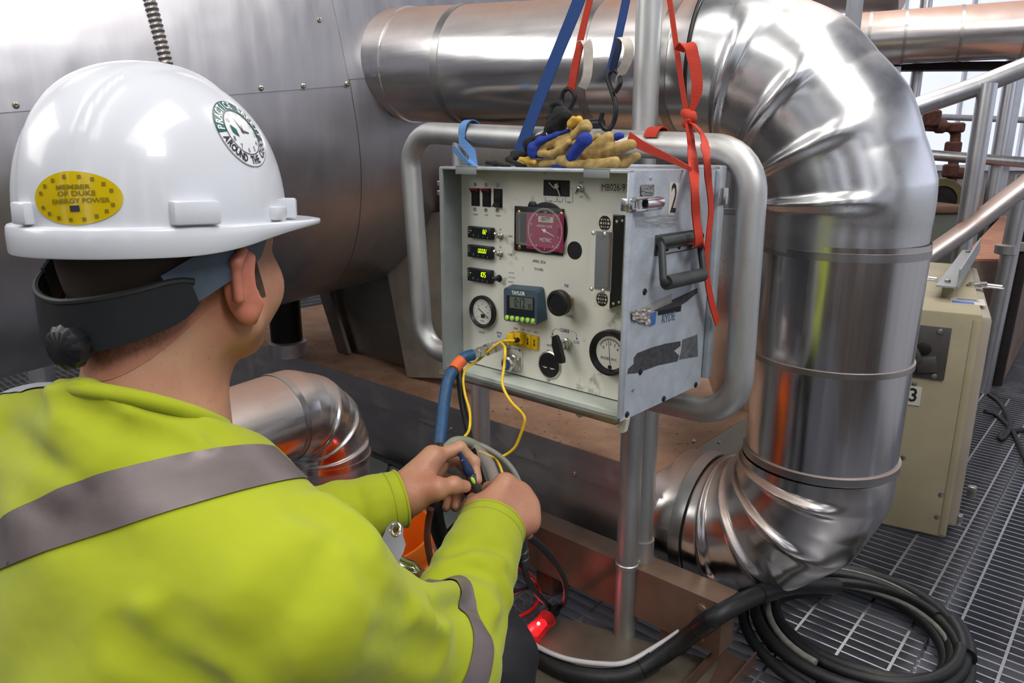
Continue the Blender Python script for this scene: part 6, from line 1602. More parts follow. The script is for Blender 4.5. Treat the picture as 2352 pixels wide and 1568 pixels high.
mb = MB(); mb.tube(catmull([P(1062, 826, dI0-.006), P(1052, 836, dI0-.011), P(1042, 850, dI0-.022)], 6), .0106, 16); mb.build('orange_tape', m_ortape, sh)
mb = MB(); mb.tube(catmull([P(1010, 1018, dI0-.098), P(1004, 1075, dI0-.11), P(998, 1140, 1.09), P(1003, 1200, 1.10), P(1022, 1255, 1.11), P(1050, 1310, 1.12), P(1060, 1400, 1.15)], 8), .0125, 16); mb.build('black_sleeve', m_hosek, sh)
cable('drain_hose', [(1056, 838, 1.235), (1056, 870, 1.225), (1062, 925, 1.22), (1074, 985, 1.20), (1084, 1035, 1.16), (1090, 1090, 1.13), (1110, 1130, 1.12)], .0058, m_hosek, 'thin black hose hanging beside the blue hose at the box corner', 'hose')
w1 = [PLUG1, PLUG1+FPn.to_3x3() @ Vector((-.01, -.004, .02)), (1100, 826, dI0+.02), (1072, 845, dI0-.005), (1064, 870, dI0-.02), (1068, 905, dI0-.03), (1079, 945, dI0-.05), (1078, 985, dI0-.08), (1064, 1008, 1.13), (1060, 1030, 1.11)]
cable('thermocouple_wire', w1, .0023, m_wire, 'yellow wire running from the plug along the fitting and down behind the blue hose', 'wire', group='yellow thermocouple wires')
w2 = [PLUG2, PLUG2+FPn.to_3x3() @ Vector((-.012, .0, .02)), (1160, 800, 1.13), (1158, 840, 1.12), (1154, 882, 1.11), (1172, 920, 1.10), (1200, 950, 1.10), (1205, 968, 1.10), (1195, 1000, 1.11), (1182, 1028, 1.12), (1160, 1045, 1.13), (1138, 1050, 1.13), (1105, 1038, 1.12), (1078, 1030, 1.11)]
cable('thermocouple_wire', w2, .0023, m_wire, 'yellow wire hanging in a long S-curve in front of the box shelf', 'wire', group='yellow thermocouple wires')
cable('thermocouple_wire', [(1112, 1036, 1.135), (1132, 1044, 1.13), (1147, 1068, 1.13), (1157, 1098, 1.12), (1160, 1125, 1.11)], .0023, m_wire, 'short yellow wire dipping to the right hand', 'wire', group='yellow thermocouple wires')
cable('grey_hose', [(1018, 1040, 1.09), (1032, 1018, 1.10), (1062, 1012, 1.115), (1108, 1025, 1.125), (1150, 1050, 1.13), (1178, 1080, 1.13), (1195, 1118, 1.13), (1200, 1160, 1.14)], .0048, m_greyh, 'grey hose arching over both hands', 'hose')
cable('grey_hose', [(1024, 1030, 1.085), (1044, 1014, 1.09), (1072, 1014, 1.10), (1098, 1026, 1.11)], .0075, M('sage_hose', S(128, 132, 112), .5, 0, .1), 'short thick sage green hose under the grey arch', 'hose')
cable('clear_tube', [(1082, 1030, 1.10), (1104, 1040, 1.11), (1124, 1066, 1.115), (1136, 1100, 1.115), (1146, 1140, 1.115)], .0085, m_clear, 'clear plastic tube behind the connector', 'tube')
cable('drip_tube', [(990, 1168, 1.05), (983, 1205, 1.06), (982, 1245, 1.07), (992, 1300, 1.08), (1005, 1340, 1.10)], .0052, m_copper, 'copper-coloured tube between the orange bucket and the black hose', 'tube')
mb = MB(); mb.strap(catmull([P(1086, 1030, 1.09), P(1096, 1062, 1.095), P(1108, 1098, 1.10), P(1120, 1130, 1.10)], 6), .0075, (1, .2, .1), .0015); mb.build('cable_strap', m_black, label='narrow black strap beside the clear tube', cat='strap')
# the connector in the fingers
ca, cb = P(1055, 1038, 1.022), P(1104, 1140, 1.040); dC = (cb-ca).normalized(); LC = (cb-ca).length
cc_ = thing('cable_connector', cb, 'slim dark blue and clear cable connector held between the fingers', 'connector')
mb = MB(); mb.lathe(ca, dC, [(.0032, 0), (.0036, .14*LC), (.0052, .16*LC), (.0058, .30*LC), (.0072, .34*LC), (.0074, .46*LC), (.0068, .50*LC)], 20); mb.build('blue_body', M('dark_blue_plastic', S(32, 48, 84), .3, 0, .1, 60), cc_)
mb = MB(); mb.lathe(ca, dC, [(.0066, .50*LC), (.0078, .53*LC), (.0078, .72*LC), (.0062, .76*LC), (.0055, 1.0*LC), (.003, 1.02*LC)], 20); mb.build('smoked_end', M('smoked_plastic', S(62, 66, 72), .15, 0, .2, 120), cc_)
mb = MB(); c = ca+dC*LC*.63+(CAM-ca).normalized()*.0072; mb.lathe(c-dC*.006, dC, [(.0008, 0), (.0028, .003), (.0028, .009), (.0008, .012)], 12); mb.build('yellow_insert', m_lime, cc_)
# gland, cords and glowing plug below the right hand
gl = thing('cable_gland', P(1200, 1296, 1.12), 'ribbed black cable gland below the right fist', 'gland')
a, b = P(1194, 1238, 1.10), P(1203, 1300, 1.13); d = (b-a).normalized(); L = (b-a).length
mb = MB(); mb.lathe(a, d, [(.009, 0), (.0105, .08*L), (.0105, .28*L), (.009, .30*L), (.009, .36*L), (.0115, .38*L), (.0115, .55*L), (.0095, .58*L), (.0095, .62*L), (.011, .64*L), (.011, .85*L), (.007, L)], 10); mb.build('ribbed_body', M('grey_black_plastic', S(52, 54, 54), .4), gl)
pz = .030
r0 = onz(1278, 1398, pz); r1 = onz(1214, 1466, pz)
cable('power_cord', [(1208, 1228, 1.12), (1236, 1248, 1.15), (1270, 1285, 1.22), (1295, 1330, 1.33), (1300, 1362, 1.42), onz(1292, 1388, .034), onz(1276, 1400, pz)], .0058, m_hosek, 'black cord looping from the right fist to the glowing red plug', 'cord', group='black cords under the hands')
cable('power_cord', [(1203, 1300, 1.13), (1212, 1330, 1.22), (1232, 1362, 1.34), onz(1256, 1386, .05), onz(1274, 1401, .034)], .0055, m_hosek, 'black cord hanging straight from the gland to the plug', 'cord', group='black cords under the hands')
cable('power_cord', [(1170, 1362, 1.30), onz(1215, 1348, .02), onz(1262, 1336, .012), onz(1310, 1332, .012), onz(1335, 1322, .012)], .0045, m_hosek, 'thin black cord crossing level behind the others', 'cord', group='black cords under the hands')
cable('red_wire', [(1180, 1298, 1.22), (1212, 1316, 1.30), onz(1232, 1338, .05), onz(1240, 1362, .02), onz(1228, 1392, .012), onz(1200, 1412, .012), onz(1170, 1420, .012)], .0042, M('red_wire', S(196, 34, 34), .4), 'red wire curling on the grating under the right sleeve', 'wire')
m_redp = M('translucent_red_plug', S(240, 60, 66), .1, 0, .05, alpha=.5); 
pg = thing('lit_plug', r1-ZZ*pz, 'translucent red extension plug glowing on the steel plate', 'plug')
d = (r1-r0); L = d.length; d.normalize()
mb = MB(); mb.lathe(r0-d*.012, d, [(.007, 0), (.010, .01), (.0125, .02), (.0125, .36*L), (.0185, .40*L)], 24); mb.build('black_shank', m_hosek, pg)
mb = MB(); mb.lathe(r0, d, [(.0165, .30*L), (.0215, .34*L), (.0205, .40*L), (.0195, .66*L), (.021, .70*L), (.021, L), (.016, 1.03*L)], 20); mb.build('red_shell', m_redp, pg, ang=20)
mb = MB(); mb.lathe(r0+d*L*.45, d, [(.002, 0), (.010, .004), (.011, .35*L), (.002, .4*L)], 14); mb.build('red_core', M('red_glow', S(255, 40, 44), .4, emit=.9, var=.1), pg)
mb = MB(); bmc = r0+d*L*.66+ZZ*.010; mb.lathe(bmc, (0, 0, 1), [(.0035, 0), (.0035, .003), (.001, .006)], 12); mb.build('led', M('led_white', S(255, 214, 206), .4, emit=9, var=0), pg)
pl_ = bpy.data.lights.new('plug_glow', 'POINT'); pl_.energy = .14; pl_.color = (1, .1, .12); pl_.shadow_soft_size = .01
po = bpy.data.objects.new('plug_glow', pl_); COL.objects.link(po); po.location = r0+d*L*.85+ZZ*.032
# heavy hose across the floor
bh = thing('heavy_hose', onz(1400, 1552, 0), 'heavy black hose with a taped-on pale tube crossing the floor plate', 'hose')
hp = [onz(1140, 1420, .05), onz(1190, 1466, .026), onz(1250, 1515, .026), onz(1330, 1550, .026), onz(1430, 1552, .030), onz(1510, 1512, .06), onz(1580, 1462, .115), onz(1650, 1412, .190), onz(1740, 1366, .185), onz(1830, 1345, .12), onz(1920, 1346, .06)]
mb = MB(); mb.tube(catmull(hp, 10), .0185, 20); mb.build('black_hose', m_hosek, bh)
hp2 = [onz(1190, 1448, .046), onz(1230, 1482, .050), onz(1300, 1512, .050), onz(1380, 1524, .050), onz(1440, 1520, .056), onz(1510, 1482, .082), onz(1560, 1450, .118)]
mb = MB(); mb.tube(catmull(hp2, 10), .0055, 12); mb.build('pale_tube', M('pale_tube', S(206, 204, 206), .25, .1, .1), bh)
cp = catmull(hp, 10)
for i, k in ((47, .0215), (66, .0205), (82, .0205)):
    mb = MB(); mb.tube(cp[i-2:i+3], k, 16); mb.build('tape_wrap', m_black, bh)
# coil
co0 = onz(1962, 1474, 0)
hc = thing('hose_coil', co0, 'coil of black hose and grey cable lying on the grating', 'hose')
random.seed(11)
def coil(turns, r0, r1, z0, z1, rad, mat, ph, wob, name):
    pts = []; N = int(turns*48)
    for i in range(N+1):
        t = i/N; a = ph+2*math.pi*turns*t; R = r0+(r1-r0)*t+wob*math.sin(a*1.0+ph*2)+.004*math.sin(a*2.3)
        pts.append(co0+V2*R*math.sin(a)*1.0-U2*R*math.cos(a)+ZZ*(z0+(z1-z0)*t+.006*math.sin(a*1.5+ph)))
    mb = MB(); mb.tube(pts, rad, 14); return mb.build(name, mat, hc), pts
_, cpts = coil(3.1, .172, .225, .018, .050, .0145, m_hosek, 2.2, .008, 'black_hose')
coil(1.9, .178, .190, .052, .062, .0115, m_hosek, .8, .012, 'black_hose')
_, gp_ = coil(2.1, .166, .205, .028, .066, .0075, M('grey_cable', S(120, 118, 112), .5, 0, .2, 60), 4.0, .010, 'grey_cable')
coil(1.05, .222, .240, .016, .020, .0125, m_hosek, 5.0, .012, 'black_hose')
for i in (20, 60, 95, 130):
    mb = MB(); mb.tube(cpts[i-2:i+3], .0235, 14); mb.build('tape_wrap', m_black, hc)
gc = onz(2180, 1462, 0)
t = thing('grating_clip', gc, 'small shiny clip holding the grating right of the hose coil', 'clip')
mb = MB(); mb.box(gc+ZZ*.004, (.030, .045, .004), rot=rw, bev=.001); mb.build('saddle_plate', m_chrome, t); mb = MB(); mb.lathe(gc+ZZ*.006, ZZ, [(.008, 0), (.008, .005), (.003, .006)], 6); mb.build('bolt', m_brass, t)
# ------------------------------------------------------------------ bucket and clipboard
m_orange = M('orange_bucket_plastic', S(240, 116, 22), .4, 0, .06, 20)
bk = onz(826, 1216, .36); bk0 = Vector((bk.x, bk.y, 0.003))
t = thing('bucket', bk0, 'orange plastic bucket standing left of the black hose', 'bucket')
mb = MB(); mb.lathe(bk0, ZZ, [(.001, .008), (.112, .008), (.137, .35), (.138, .357), (.143, .357), (.1455, .35), (.1455, .325), (.1405, .322), (.139, .30), (.144, .297), (.144, .285), (.1375, .282), (.116, 0), (.001, 0)], 64, cap0=False, cap1=False); mb.build('shell', m_orange, t)
mb = MB(); mb.tube([bk0+Vector((.1445*math.cos(a), .1445*math.sin(a), .29-.13*math.sin((a+.3)/1*1.0) if False else .29-.10*math.sin(math.pi*k/24))) for k, a in enumerate(np.linspace(3.6, 6.6, 25))], .0025, 8); mb.build('wire_handle', m_nickel, t)
cb_ = thing('clipboard', P(900, 1400, .96), 'brown clipboard with chrome clip and white paper, half hidden by the sleeve', 'clipboard')
q = [P(868, 1262, .99), P(1000, 1318, 1.01), P(930, 1520, .90), P(790, 1460, .88)]
nrm = (q[1]-q[0]).cross(q[3]-q[0]).normalized()
if nrm.z < 0: nrm = -nrm
mb = MB(); mb.hexa(q, [p-nrm*.004 for p in q]); mb.build('board', M('brown_hardboard', S(128, 84, 44), .6, 0, .15, 30), cb_, smooth=False)
q2 = [q[0].lerp(q[2], .24)+nrm*.002, q[1].lerp(q[3], .24)+nrm*.002, q[2].lerp(q[0], .04)+nrm*.002, q[3].lerp(q[1], .04)+nrm*.002]
q2 = [q[0].lerp(q[3], .3)+(q[1]-q[0])*.06+nrm*.0015, q[1].lerp(q[2], .3)-(q[1]-q[0])*.06+nrm*.0015, q[2]-(q[1]-q[0])*.06+nrm*.0015, q[3]+(q[1]-q[0])*.06+nrm*.0015]
mb = MB(); mb.hexa(q2, [p-nrm*.001 for p in q2]); mb.build('paper', M('white_paper', S(236, 238, 240), .7), cb_, smooth=False)
Dc = .935
pol = [(878, 1236), (888, 1212), (898, 1200), (908, 1196), (919, 1200), (926, 1212), (926, 1230), (932, 1250), (926, 1270), (917, 1286), (900, 1280), (884, 1262)]
def cpl(x, y, o=0): return onplane(x, y, P(908, 1240, Dc), (P(908, 1240, Dc)-CAM).normalized()*1.0+ZZ*-.5)-(P(908, 1240, Dc)-CAM).normalized()*o
n = len(pol); ctr = (909, 1216); hole = []
for (x, y) in pol:
    a = math.atan2(y-ctr[1], x-ctr[0]); hole.append((ctr[0]+7*math.cos(a), ctr[1]+9*math.sin(a)))
mb = MB(); fo_, ho_ = [cpl(*p) for p in pol], [cpl(*p) for p in hole]; fb_, hb_ = [cpl(*p, -.002) for p in pol], [cpl(*p, -.002) for p in hole]
o_ = fo_+ho_+fb_+hb_
mb.add(o_, [[i, (i+1) % n, n+(i+1) % n, n+i] for i in range(n)]+[[2*n+i, 3*n+i, 3*n+(i+1) % n, 2*n+(i+1) % n] for i in range(n)]+[[i, 2*n+i, 2*n+(i+1) % n, (i+1) % n] for i in range(n)]+[[n+i, n+(i+1) % n, 3*n+(i+1) % n, 3*n+i] for i in range(n)])
mb.build('clip_plate', m_chrome, cb_)
mb = MB(); mb.tube([cpl(ctr[0]+11*math.cos(a), ctr[1]+14*math.sin(a), .001) for a in np.linspace(0, 2*math.pi, 25)[:-1]], .0016, 8, closed=True); mb.build('eyelet', m_chrome, cb_)
mb = MB(); mb.tube(catmull([P(905, 1275, .945), P(928, 1290, .95), P(948, 1298, .955), P(962, 1312, .955)], 5), .0055, 10); mb.tube([P(915, 1302, .945), P(958, 1306, .955)], .003, 8); mb.build('spring', m_chrome, cb_)
rows = []
for s in np.linspace(0, 1, 8):
    c0_, c1__ = P(892, 1300, .94), P(945, 1318, .955); e0, e1 = P(905, 1332, .93), P(960, 1338, .945)
    rows.append([(c0_.lerp(c1__, u)).lerp(e0.lerp(e1, u), s)+nrm*.012*math.sin(math.pi*s) for u in np.linspace(0, 1, 6)])
mb = MB(); mb.grid(rows); mb.build('clip_jaw', m_chrome, cb_)
# ------------------------------------------------------------------ second instrument cabinet
m_cab = M('cream_cabinet_paint', S(166, 156, 128), .5, 0, .12, 5, .08, 150); m_cabl = M('cabinet_lid_paint', S(160, 150, 136), .5, 0, .12, 6, .08, 150)
m_stl = M('grey_steel_plate', S(96, 92, 90), .35, .6, .15, 20)
k0 = onz(2171, 1242, .0); r_ = ray(2269, 724); kh = (Vector((k0.x, k0.y, 0))-CAM); td_ = kh.xy.length/Vector((r_.x, r_.y)).length; kz_ = (CAM+r_*td_).z
K0 = Vector((k0.x, k0.y, 0)); Kt = K0+ZZ*kz_
kf_ = onz(2085, 707, kz_)-Kt; kf_.z = 0; kx = kf_.normalized(); ky = Vector((kx.y, -kx.x, 0))
if ky.y < 0: ky = -ky
KW, KD, KH = .44, 1.0, kz_
cabt = thing('instrument_cabinet', K0+kx*KW/2+ky*KD/2, 'tall cream metal instrument cabinet marked 3 standing on the grating', 'cabinet')
FC = frame(K0, kx, ky, ZZ)                   # x left along the front, y into the depth, z up
mb = MB(FC); mb.box((KW/2, KD/2, KH/2+.004), (KW, KD, KH-.008), bev=.006); mb.build('body', m_cab, cabt)
mb = MB(FC); mb.box((.0, KD/2+.02, KH/2+.01), (.05, KD-.03, KH-.04), bev=.012); mb.build('side_door', m_cabl, cabt)
mb = MB(FC); mb.box((.012, .001, KH/2), (.016, .006, KH-.03), bev=.002); mb.build('edge_flange', m_cab, cabt)
def kp(px, py): q = onplane(px, py, K0, ky)-K0; return q.dot(kx), q.z
FK = frame(K0, -kx, ZZ, -ky)
def kf2(px, py): a, b = kp(px, py); return -a, b
a0, b1 = kf2(2075, 742); a1, b0 = kf2(2168, 872)
mb = MB(FK); mb.box(((a0+a1)/2, (b0+b1)/2, .003), (abs(a1-a0), abs(b1-b0), .006), bev=.001); pn = mb.build('connector_plate', m_stl, cabt)
q = kf2(2122, 800); mb = MB(FK); mb.lathe((q[0], q[1], .0062), (0, 0, 1), [(.019, 0), (.017, .0015), (.0003, .0016)], 28); mb.build('port', m_blackm, pn)
mb = MB(FK); q = kf2(2098, 812); mb.box((q[0], q[1], .012), (.035, .05, .02), rot=Matrix.Rotation(.5, 3, 'Z'), bev=.006); q = kf2(2128, 835); mb.box((q[0], q[1], .010), (.05, .045, .012), rot=Matrix.Rotation(.2, 3, 'Z'), bev=.004); mb.build('cover_flap', m_stl, pn)
for p in ((2092, 748), (2160, 760), (2146, 862), (2082, 850)):
    q = kf2(*p); mb = MB(FK); mb.lathe((q[0], q[1], .006), (0, 0, 1), [(.008, 0), (.007, .003), (.001, .004)], 10); mb.build('bolt', m_nickel, pn)
a0, b1 = kf2(2083, 884); a1, b0 = kf2(2112, 932)
mb = MB(FK); mb.box(((a0+a1)/2, (b0+b1)/2, .0016), (abs(a1-a0), abs(b1-b0), .0012)); nm = mb.build('number_sticker', m_tape2, cabt, smooth=False)
mb = MB(FK); text_mb(mb, '3', abs(b1-b0)*1.0, (a0+a1)/2, (b0+b1)/2, .0026, .85, bold=.001); mb.build('numeral', m_inkb, nm, smooth=False, recalc=False)
for p in ((2101, 880), (2162, 1135), (2153, 1186), (2075, 1050)):
    q = kf2(*p); mb = MB(FK); mb.lathe((q[0], q[1], .0), (0, 0, 1), [(.007, 0), (.006, .003), (.001, .004)], 10); mb.build('bolt', m_nickel, cabt)
def ktop(px, py): q = onz(px, py, kz_)-K0; return q.dot(kx), q.dot(ky)
for p, nm_ in (((2115, 642), 'toggle_latch'), ((2262, 660), 'toggle_latch')):
    x, y = ktop(*p); mb = MB(FC); mb.box((x, y, KH+.002), (.10, .035, .004), bev=.001); l = mb.build(nm_, m_chrome, cabt)
    mb = MB(FC); mb.box((x+.02, y, KH+.010), (.05, .028, .008), rot=Matrix.Rotation(.15, 3, 'Y'), bev=.002); mb.tube([(x-.045, y, KH+.006), (x-.005, y, KH+.008)], .006, 10); mb.build('latch_lever', m_nickel, l)
x, y = ktop(2222, 692); mb = MB(FC); mb.box((x, y, KH+.0005), (.085, .10, .0012)); lb = mb.build('paper_label', m_tape2, cabt, smooth=False)
mb = MB(FC); mb.box((x+.012, y-.03, KH+.0014), (.055, .034, .0008)); mb.build('blue_field', M('blue_print', S(86, 120, 176), .5), lb, smooth=False)
mb = MB(FC)
for k in range(5): mb.box((x, y+.002+k*.009, KH+.0014), (.06-.008*(k % 3), .002, .0006))
o = mb.build('print_lines', m_ink, lb, smooth=False); o['kind'] = 'stuff'
xa, ya = ktop(2170, 690); xb_, yb2 = ktop(2226, 600)
dx = Vector((xb_-xa, yb2-ya, 0)); Lb = dx.length; ang_ = math.atan2(dx.y, dx.x)
rb_ = Matrix.Rotation(ang_, 3, 'Z'); cxy = Vector(((xa+xb_)/2, (ya+yb2)/2, 0))
mb = MB(FC); mb.box(cxy+Vector((0, 0, KH+.040)), (Lb, .055, .005), rot=rb_); mb.box(cxy+rb_ @ Vector((0, .026, .065+KH)), (Lb, .005, .055), rot=rb_); br_ = mb.build('angle_bracket', M('zinc_angle', S(176, 180, 180), .4, .6, .1, 30), cabt, smooth=False)
for s in (-.42, .42):
    mb = MB(FC); mb.box(cxy+rb_ @ Vector((Lb*s, 0, KH+.019)), (.03, .03, .038), rot=rb_); mb.build('spacer', m_cab, cabt, smooth=False)
    mb = MB(FC); mb.lathe(cxy+rb_ @ Vector((Lb*s, -.005, KH+.0425)), (0, 0, 1), [(.009, 0), (.009, .007), (.004, .009)], 6); mb.build('bolt', m_nickel, cabt)
for p in ((2232, 1128), (2201, 1192)):
    q = onplane(*p, K0-kx*.026, kx); mb = MB(); mb.box(q, (.02, .02, .03), rot=rw, bev=.003); mb.build('door_hinge', m_nickel, cabt)
# cords on the grating to its right
def fz(x, y, z=.008): return onz(x, y, z)
cable('mains_cord', [fz(2270, 905, .05), fz(2296, 925, .03), fz(2314, 955), fz(2318, 985), fz(2302, 1008), fz(2296, 1002), fz(2312, 992), fz(2345, 988), fz(2390, 985)], .010, m_hosek, 'black cord curling out beside the cream cabinet', 'cord', group='black cords beside the cabinet')
cable('mains_cord', [fz(2262, 945, .03), fz(2290, 955), fz(2322, 985), fz(2340, 1020), fz(2358, 1060), fz(2400, 1120)], .009, m_hosek, 'straighter black cord running off at the right edge', 'cord', group='black cords beside the cabinet')
# ------------------------------------------------------------------ guard rails
m_rail = METAL('railing_tube', (.60, .60, .61), .34, BRD, .6, .7, (30, 30, 6), .1, .02, .25)
gr_ = thing('guard_rail', P(2210, 590, 2.95)-ZZ*.55, 'thick galvanised guard rail with one post behind the cream cabinet', 'railing')
mb = MB(); mb.tube([P(2040, 268, 2.90), P(2240, 200, 2.85), P(2420, 128, 2.80)], .0375, 24); mb.build('top_rail', m_rail, gr_)
pt_ = P(2240, 380, 2.90); mb = MB(); mb.tube([Vector((pt_.x, pt_.y, P(2262, 195, 2.88).z)), Vector((pt_.x, pt_.y, .0))], .034, 24); mb.build('post', m_rail, gr_)
mb = MB(); mb.tube([P(2040, 652, 3.0), P(2210, 535, 2.95), P(2420, 375, 2.85)], .0385, 24); mb.build('lower_rail', METAL('dusty_rail', (.58, .52, .5), .4, S(156, 112, 92), .9, .3, (20, 20, 20), .1, .02, .5), gr_)
gr2 = thing('guard_rail', P(2295, 325, 4.2)-ZZ*1.2, 'slimmer grey railing further back with mid rail', 'railing')
p1_ = P(2298, 320, 4.2); mb = MB(); mb.tube([Vector((p1_.x, p1_.y, 1.75)), Vector((p1_.x, p1_.y, 0))], .036, 20); mb.build('post', m_rail, gr2)
p1_ = P(2104, 185, 4.3); mb = MB(); mb.tube([Vector((p1_.x, p1_.y, 1.95)), Vector((p1_.x, p1_.y, 0))], .032, 20); mb.build('post', m_rail, gr2)
mb = MB(); mb.tube([P(2060, 350, 4.3), P(2420, 378, 4.1)], .030, 18); mb.build('mid_rail', m_rail, gr2)
mb = MB(); mb.tube([P(2060, 265, 5.4), P(2420, 278, 5.3)], .022, 14); mb.build('wall_girt', M('grey_girt', S(168, 168, 172), .5, .3, .08), label='thin pale horizontal bar across the daylight panels', cat='bar')
# ------------------------------------------------------------------ plant further back
ov = thing('overhead_pipe', P(2150, 90, 3.9), 'dusty horizontal jacketed pipe high at the upper right', 'pipe')
pa_, pb_ = P(1968, 92, 4.15), P(2450, 62, 3.75)
mb = MB(); mb.tube([pa_, (pa_+pb_)/2, pb_], .142, 48); mb.build('pipe_run', METAL('dusty_pipe_jacket', (.76, .72, .70), .24, S(176, 132, 112), .92, -.1, (4, 4, 60), .2, .04, .05), ov)
for k in (.055, .235, .505, .80):
    c = pa_.lerp(pb_, k); d = (pb_-pa_).normalized(); mb = MB(); mb.lathe(c, d, [(.14, 0), (.1445, .001), (.1445, .016), (.14, .017)], 40, cap0=False, cap1=False); mb.build('clamp_band', m_band, ov)
mb = MB(); a, b = P(2040, 154, 4.3), P(2345, 152, 4.0); d = (b-a).normalized(); nn = d.cross(ZZ).normalized()
mb.hexa([a+ZZ*.022-nn*.05, a+ZZ*.022+nn*.05, a-ZZ*.022+nn*.05, a-ZZ*.022-nn*.05], [b+ZZ*.022-nn*.05, b+ZZ*.022+nn*.05, b-ZZ*.022+nn*.05, b-ZZ*.022-nn*.05]); mb.build('support_beam', m_dark, ov, smooth=False)
for xx in (2052, 2338):
    c = P(xx, 154, 4.15); mb = MB(); mb.box((c.x, c.y, c.z/2), (.06, .06, c.z)); mb.build('support_post', m_rail, ov, smooth=False)
dr = thing('duct_drum', P(1990, 10, 5.0), 'large dusty brown drum at the top edge behind the elbow', 'drum')
ca_, cb2 = P(1860, -75, 4.9), P(2090, -75, 4.6)
mb = MB(); mb.lathe(ca_, (cb2-ca_), [(.02, 0), (.24, .0), (.275, .03), (.275, (cb2-ca_).length-.05), (.25, (cb2-ca_).length), (.02, (cb2-ca_).length+.01)], 48); mb.build('shell', METAL('dusty_drum', (.72, .62, .58), .4, S(232, 192, 178), .96, -1.6, (6, 6, 6), .1, .03, .4), dr)
c = P(1985, 10, 4.75); 
for dx_ in (-.25, .25):
    mb = MB(); mb.box((c.x+dx_, c.y+.1, (c.z-.1)/2+.0), (.07, .07, c.z-.1)); mb.build('leg', m_rail, dr, smooth=False)
c = P(1960, 40, 3.7); mb = MB(); mb.box((c.x, c.y, 1.6), (.06, .06, 3.2)); mb.build('steel_column', m_rail, label='grey steel column behind the top of the big elbow', cat='column', smooth=False)
vt = thing('valve_manifold', P(2180, 440, 4.6)-ZZ*.9, 'rusty iron pipework with elbows and valve seen past the big elbow', 'pipework')
mb = MB(); mb.tube(fillet([P(2128, 290, 4.6), P(2196, 293, 4.6), P(2192, 352, 4.6), P(2183, 440, 4.6), P(2180, 520, 4.6)], .05, 6), .030, 16); mb.build('pipe_run', m_rust, vt)
for (x, y, r, l, d) in ((2196, 293, .050, .06, ZZ), (2189, 338, .048, .07, ZZ), (2183, 392, .046, .08, ZZ), (2160, 290, .043, .06, Vector((1, 0, 0))), (2140, 272, .052, .10, ZZ), (2198, 398, .036, .09, Vector((1, 0, 0)))):
    c = P(x, y, 4.58); mb = MB(); mb.lathe(c-d*l/2, d, [(r*.8, 0), (r, .01), (r, l-.01), (r*.8, l)], 12); mb.build('pipe_fitting', m_rust, vt)
mb = MB(); c = P(2145, 284, 4.58); mb.tube([P(2138, 268, 4.56), P(2150, 262, 4.56)], .02, 8); mb.build('valve_stem', m_dark, vt)
mb = MB(); c = P(2180, 520, 4.6); mb.tube([c, Vector((c.x, c.y, 0))], .03, 12); mb.build('riser', m_rust, vt)
fw = thing('belt_wheel', P(2160, 480, 4.5)-ZZ*.5, 'round olive wheel with dark hub below the rusty pipework', 'wheel')
c = P(2158, 458, 4.5); ax_ = Vector((-.35, -.93, 0)).normalized()
mb = MB(); mb.lathe(c, ax_, [(.085, 0), (.125, .0), (.13, .01), (.13, .05), (.125, .06), (.085, .06), (.085, 0)], 40, cap0=False, cap1=False); mb.build('rim', M('olive_paint', S(112, 102, 66), .5, 0, .2, 12), fw)
mb = MB(); mb.lathe(c, ax_, [(.001, .02), (.086, .02), (.086, .045), (.03, .045), (.03, .08), (.001, .08)], 28); mb.build('hub', m_dark, fw)
mb = MB(); c2 = Vector((c.x, c.y+.05, 0)); mb.box((c2.x, c2.y, (c.z-.1)/2), (.12, .12, c.z-.1)); mb.build('pedestal', m_dark, fw, smooth=False)
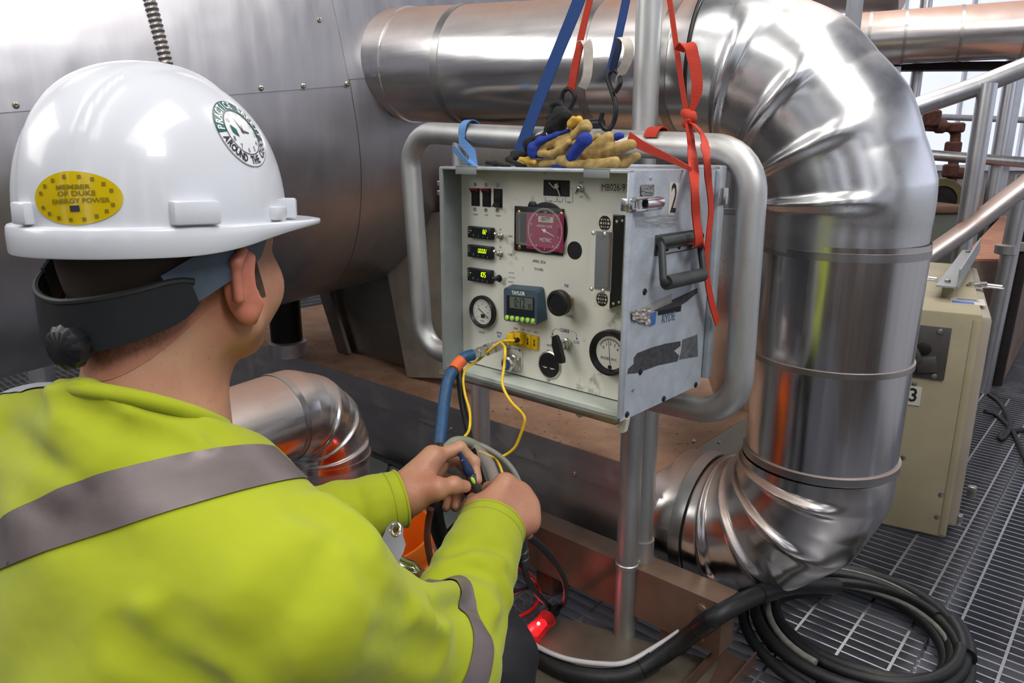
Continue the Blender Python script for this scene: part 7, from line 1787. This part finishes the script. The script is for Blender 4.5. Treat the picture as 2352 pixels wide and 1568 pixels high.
def plainbox(name, a, b, d, dep, mat, label, cat, tops=None):
    """upright box whose near face spans the two picked corners"""
    p, q = P(*a, d), P(*b, d)
    x0_, x1_ = min(p.x, q.x), max(p.x, q.x); y_ = (p.y+q.y)/2
    t_ = thing(name, ((x0_+x1_)/2, y_+dep/2, 0), label, cat)
    z1_ = max(p.z, q.z)
    mb = MB(); mb.box(((x0_+x1_)/2, y_+dep/2, z1_/2), (x1_-x0_, dep, z1_), bev=.01); mb.build('body', mat, t_)
    mb = MB(); mb.box(((x0_+x1_)/2, y_+dep/2, z1_+.02), (x1_-x0_+.05, dep+.05, .04), bev=.008); mb.build('lid', tops or mat, t_)
    return t_
plainbox('machine_base', (2085, 488), (2206, 600), 4.0, .5, M('sage_machine_paint', S(104, 108, 98), .6, 0, .12, 6), 'sage green machine base below the rusty pipework', 'machine', M('rust_brown_top', S(112, 82, 66), .7, 0, .2, 10))
sl = thing('concrete_plinth', P(2270, 560, 3.5)-ZZ*.6, 'dusty brown plinth sloping away behind the lower rail', 'plinth')
a0_, a1_ = P(2205, 600, 3.35), P(2300, 500, 4.4); off_ = Vector((.28, -.02, 0))
q = [a0_, a1_, a1_+off_, a0_+off_]; mb = MB(); mb.hexa(q, [Vector((p.x, p.y, 0)) for p in q]); mb.build('body', M('plinth_concrete', S(132, 112, 102), .85, 0, .2, 8), sl, smooth=False)
q = [p+ZZ*.012 for p in q]; mb = MB(); mb.hexa(q, [p-ZZ*.014 for p in q]); mb.build('dusty_top', M('salmon_dust', S(180, 128, 104), .9, 0, .15, 14), sl, smooth=False)
for k, (x, y, w, lab) in enumerate(((2312, 560, .035, 'grey upright pipe at the right edge with a pale collar'), (2345, 540, .030, 'black upright pipe at the far right edge'))):
    c = P(x, y, 3.2+.1*k); t_ = thing('riser_pipe', Vector((c.x, c.y, 0)), lab, 'pipe')
    mb = MB(); mb.tube([Vector((c.x, c.y, 0)), Vector((c.x+.03, c.y, P(x, 400, 3.2).z))], w, 18); mb.build('pipe_run', m_rail if k == 0 else m_dark, t_)
    for z in (P(x, 585, 3.2).z, P(x, 455, 3.2).z):
        mb = MB(); mb.lathe(Vector((c.x+.005, c.y, z)), ZZ, [(w, 0), (w+.012, .004), (w+.012, .04), (w, .044)], 16); mb.build('collar', m_dark if z > P(x, 500, 3.2).z else m_rail, t_)
pz_ = onz(100, 880, 0); mb = MB(); mb.box((pz_.x, pz_.y, .25), (.08, .08, .5)); mb.build('steel_post', m_rail, label='short grey post on the grating under the tank at the left', cat='post', smooth=False)
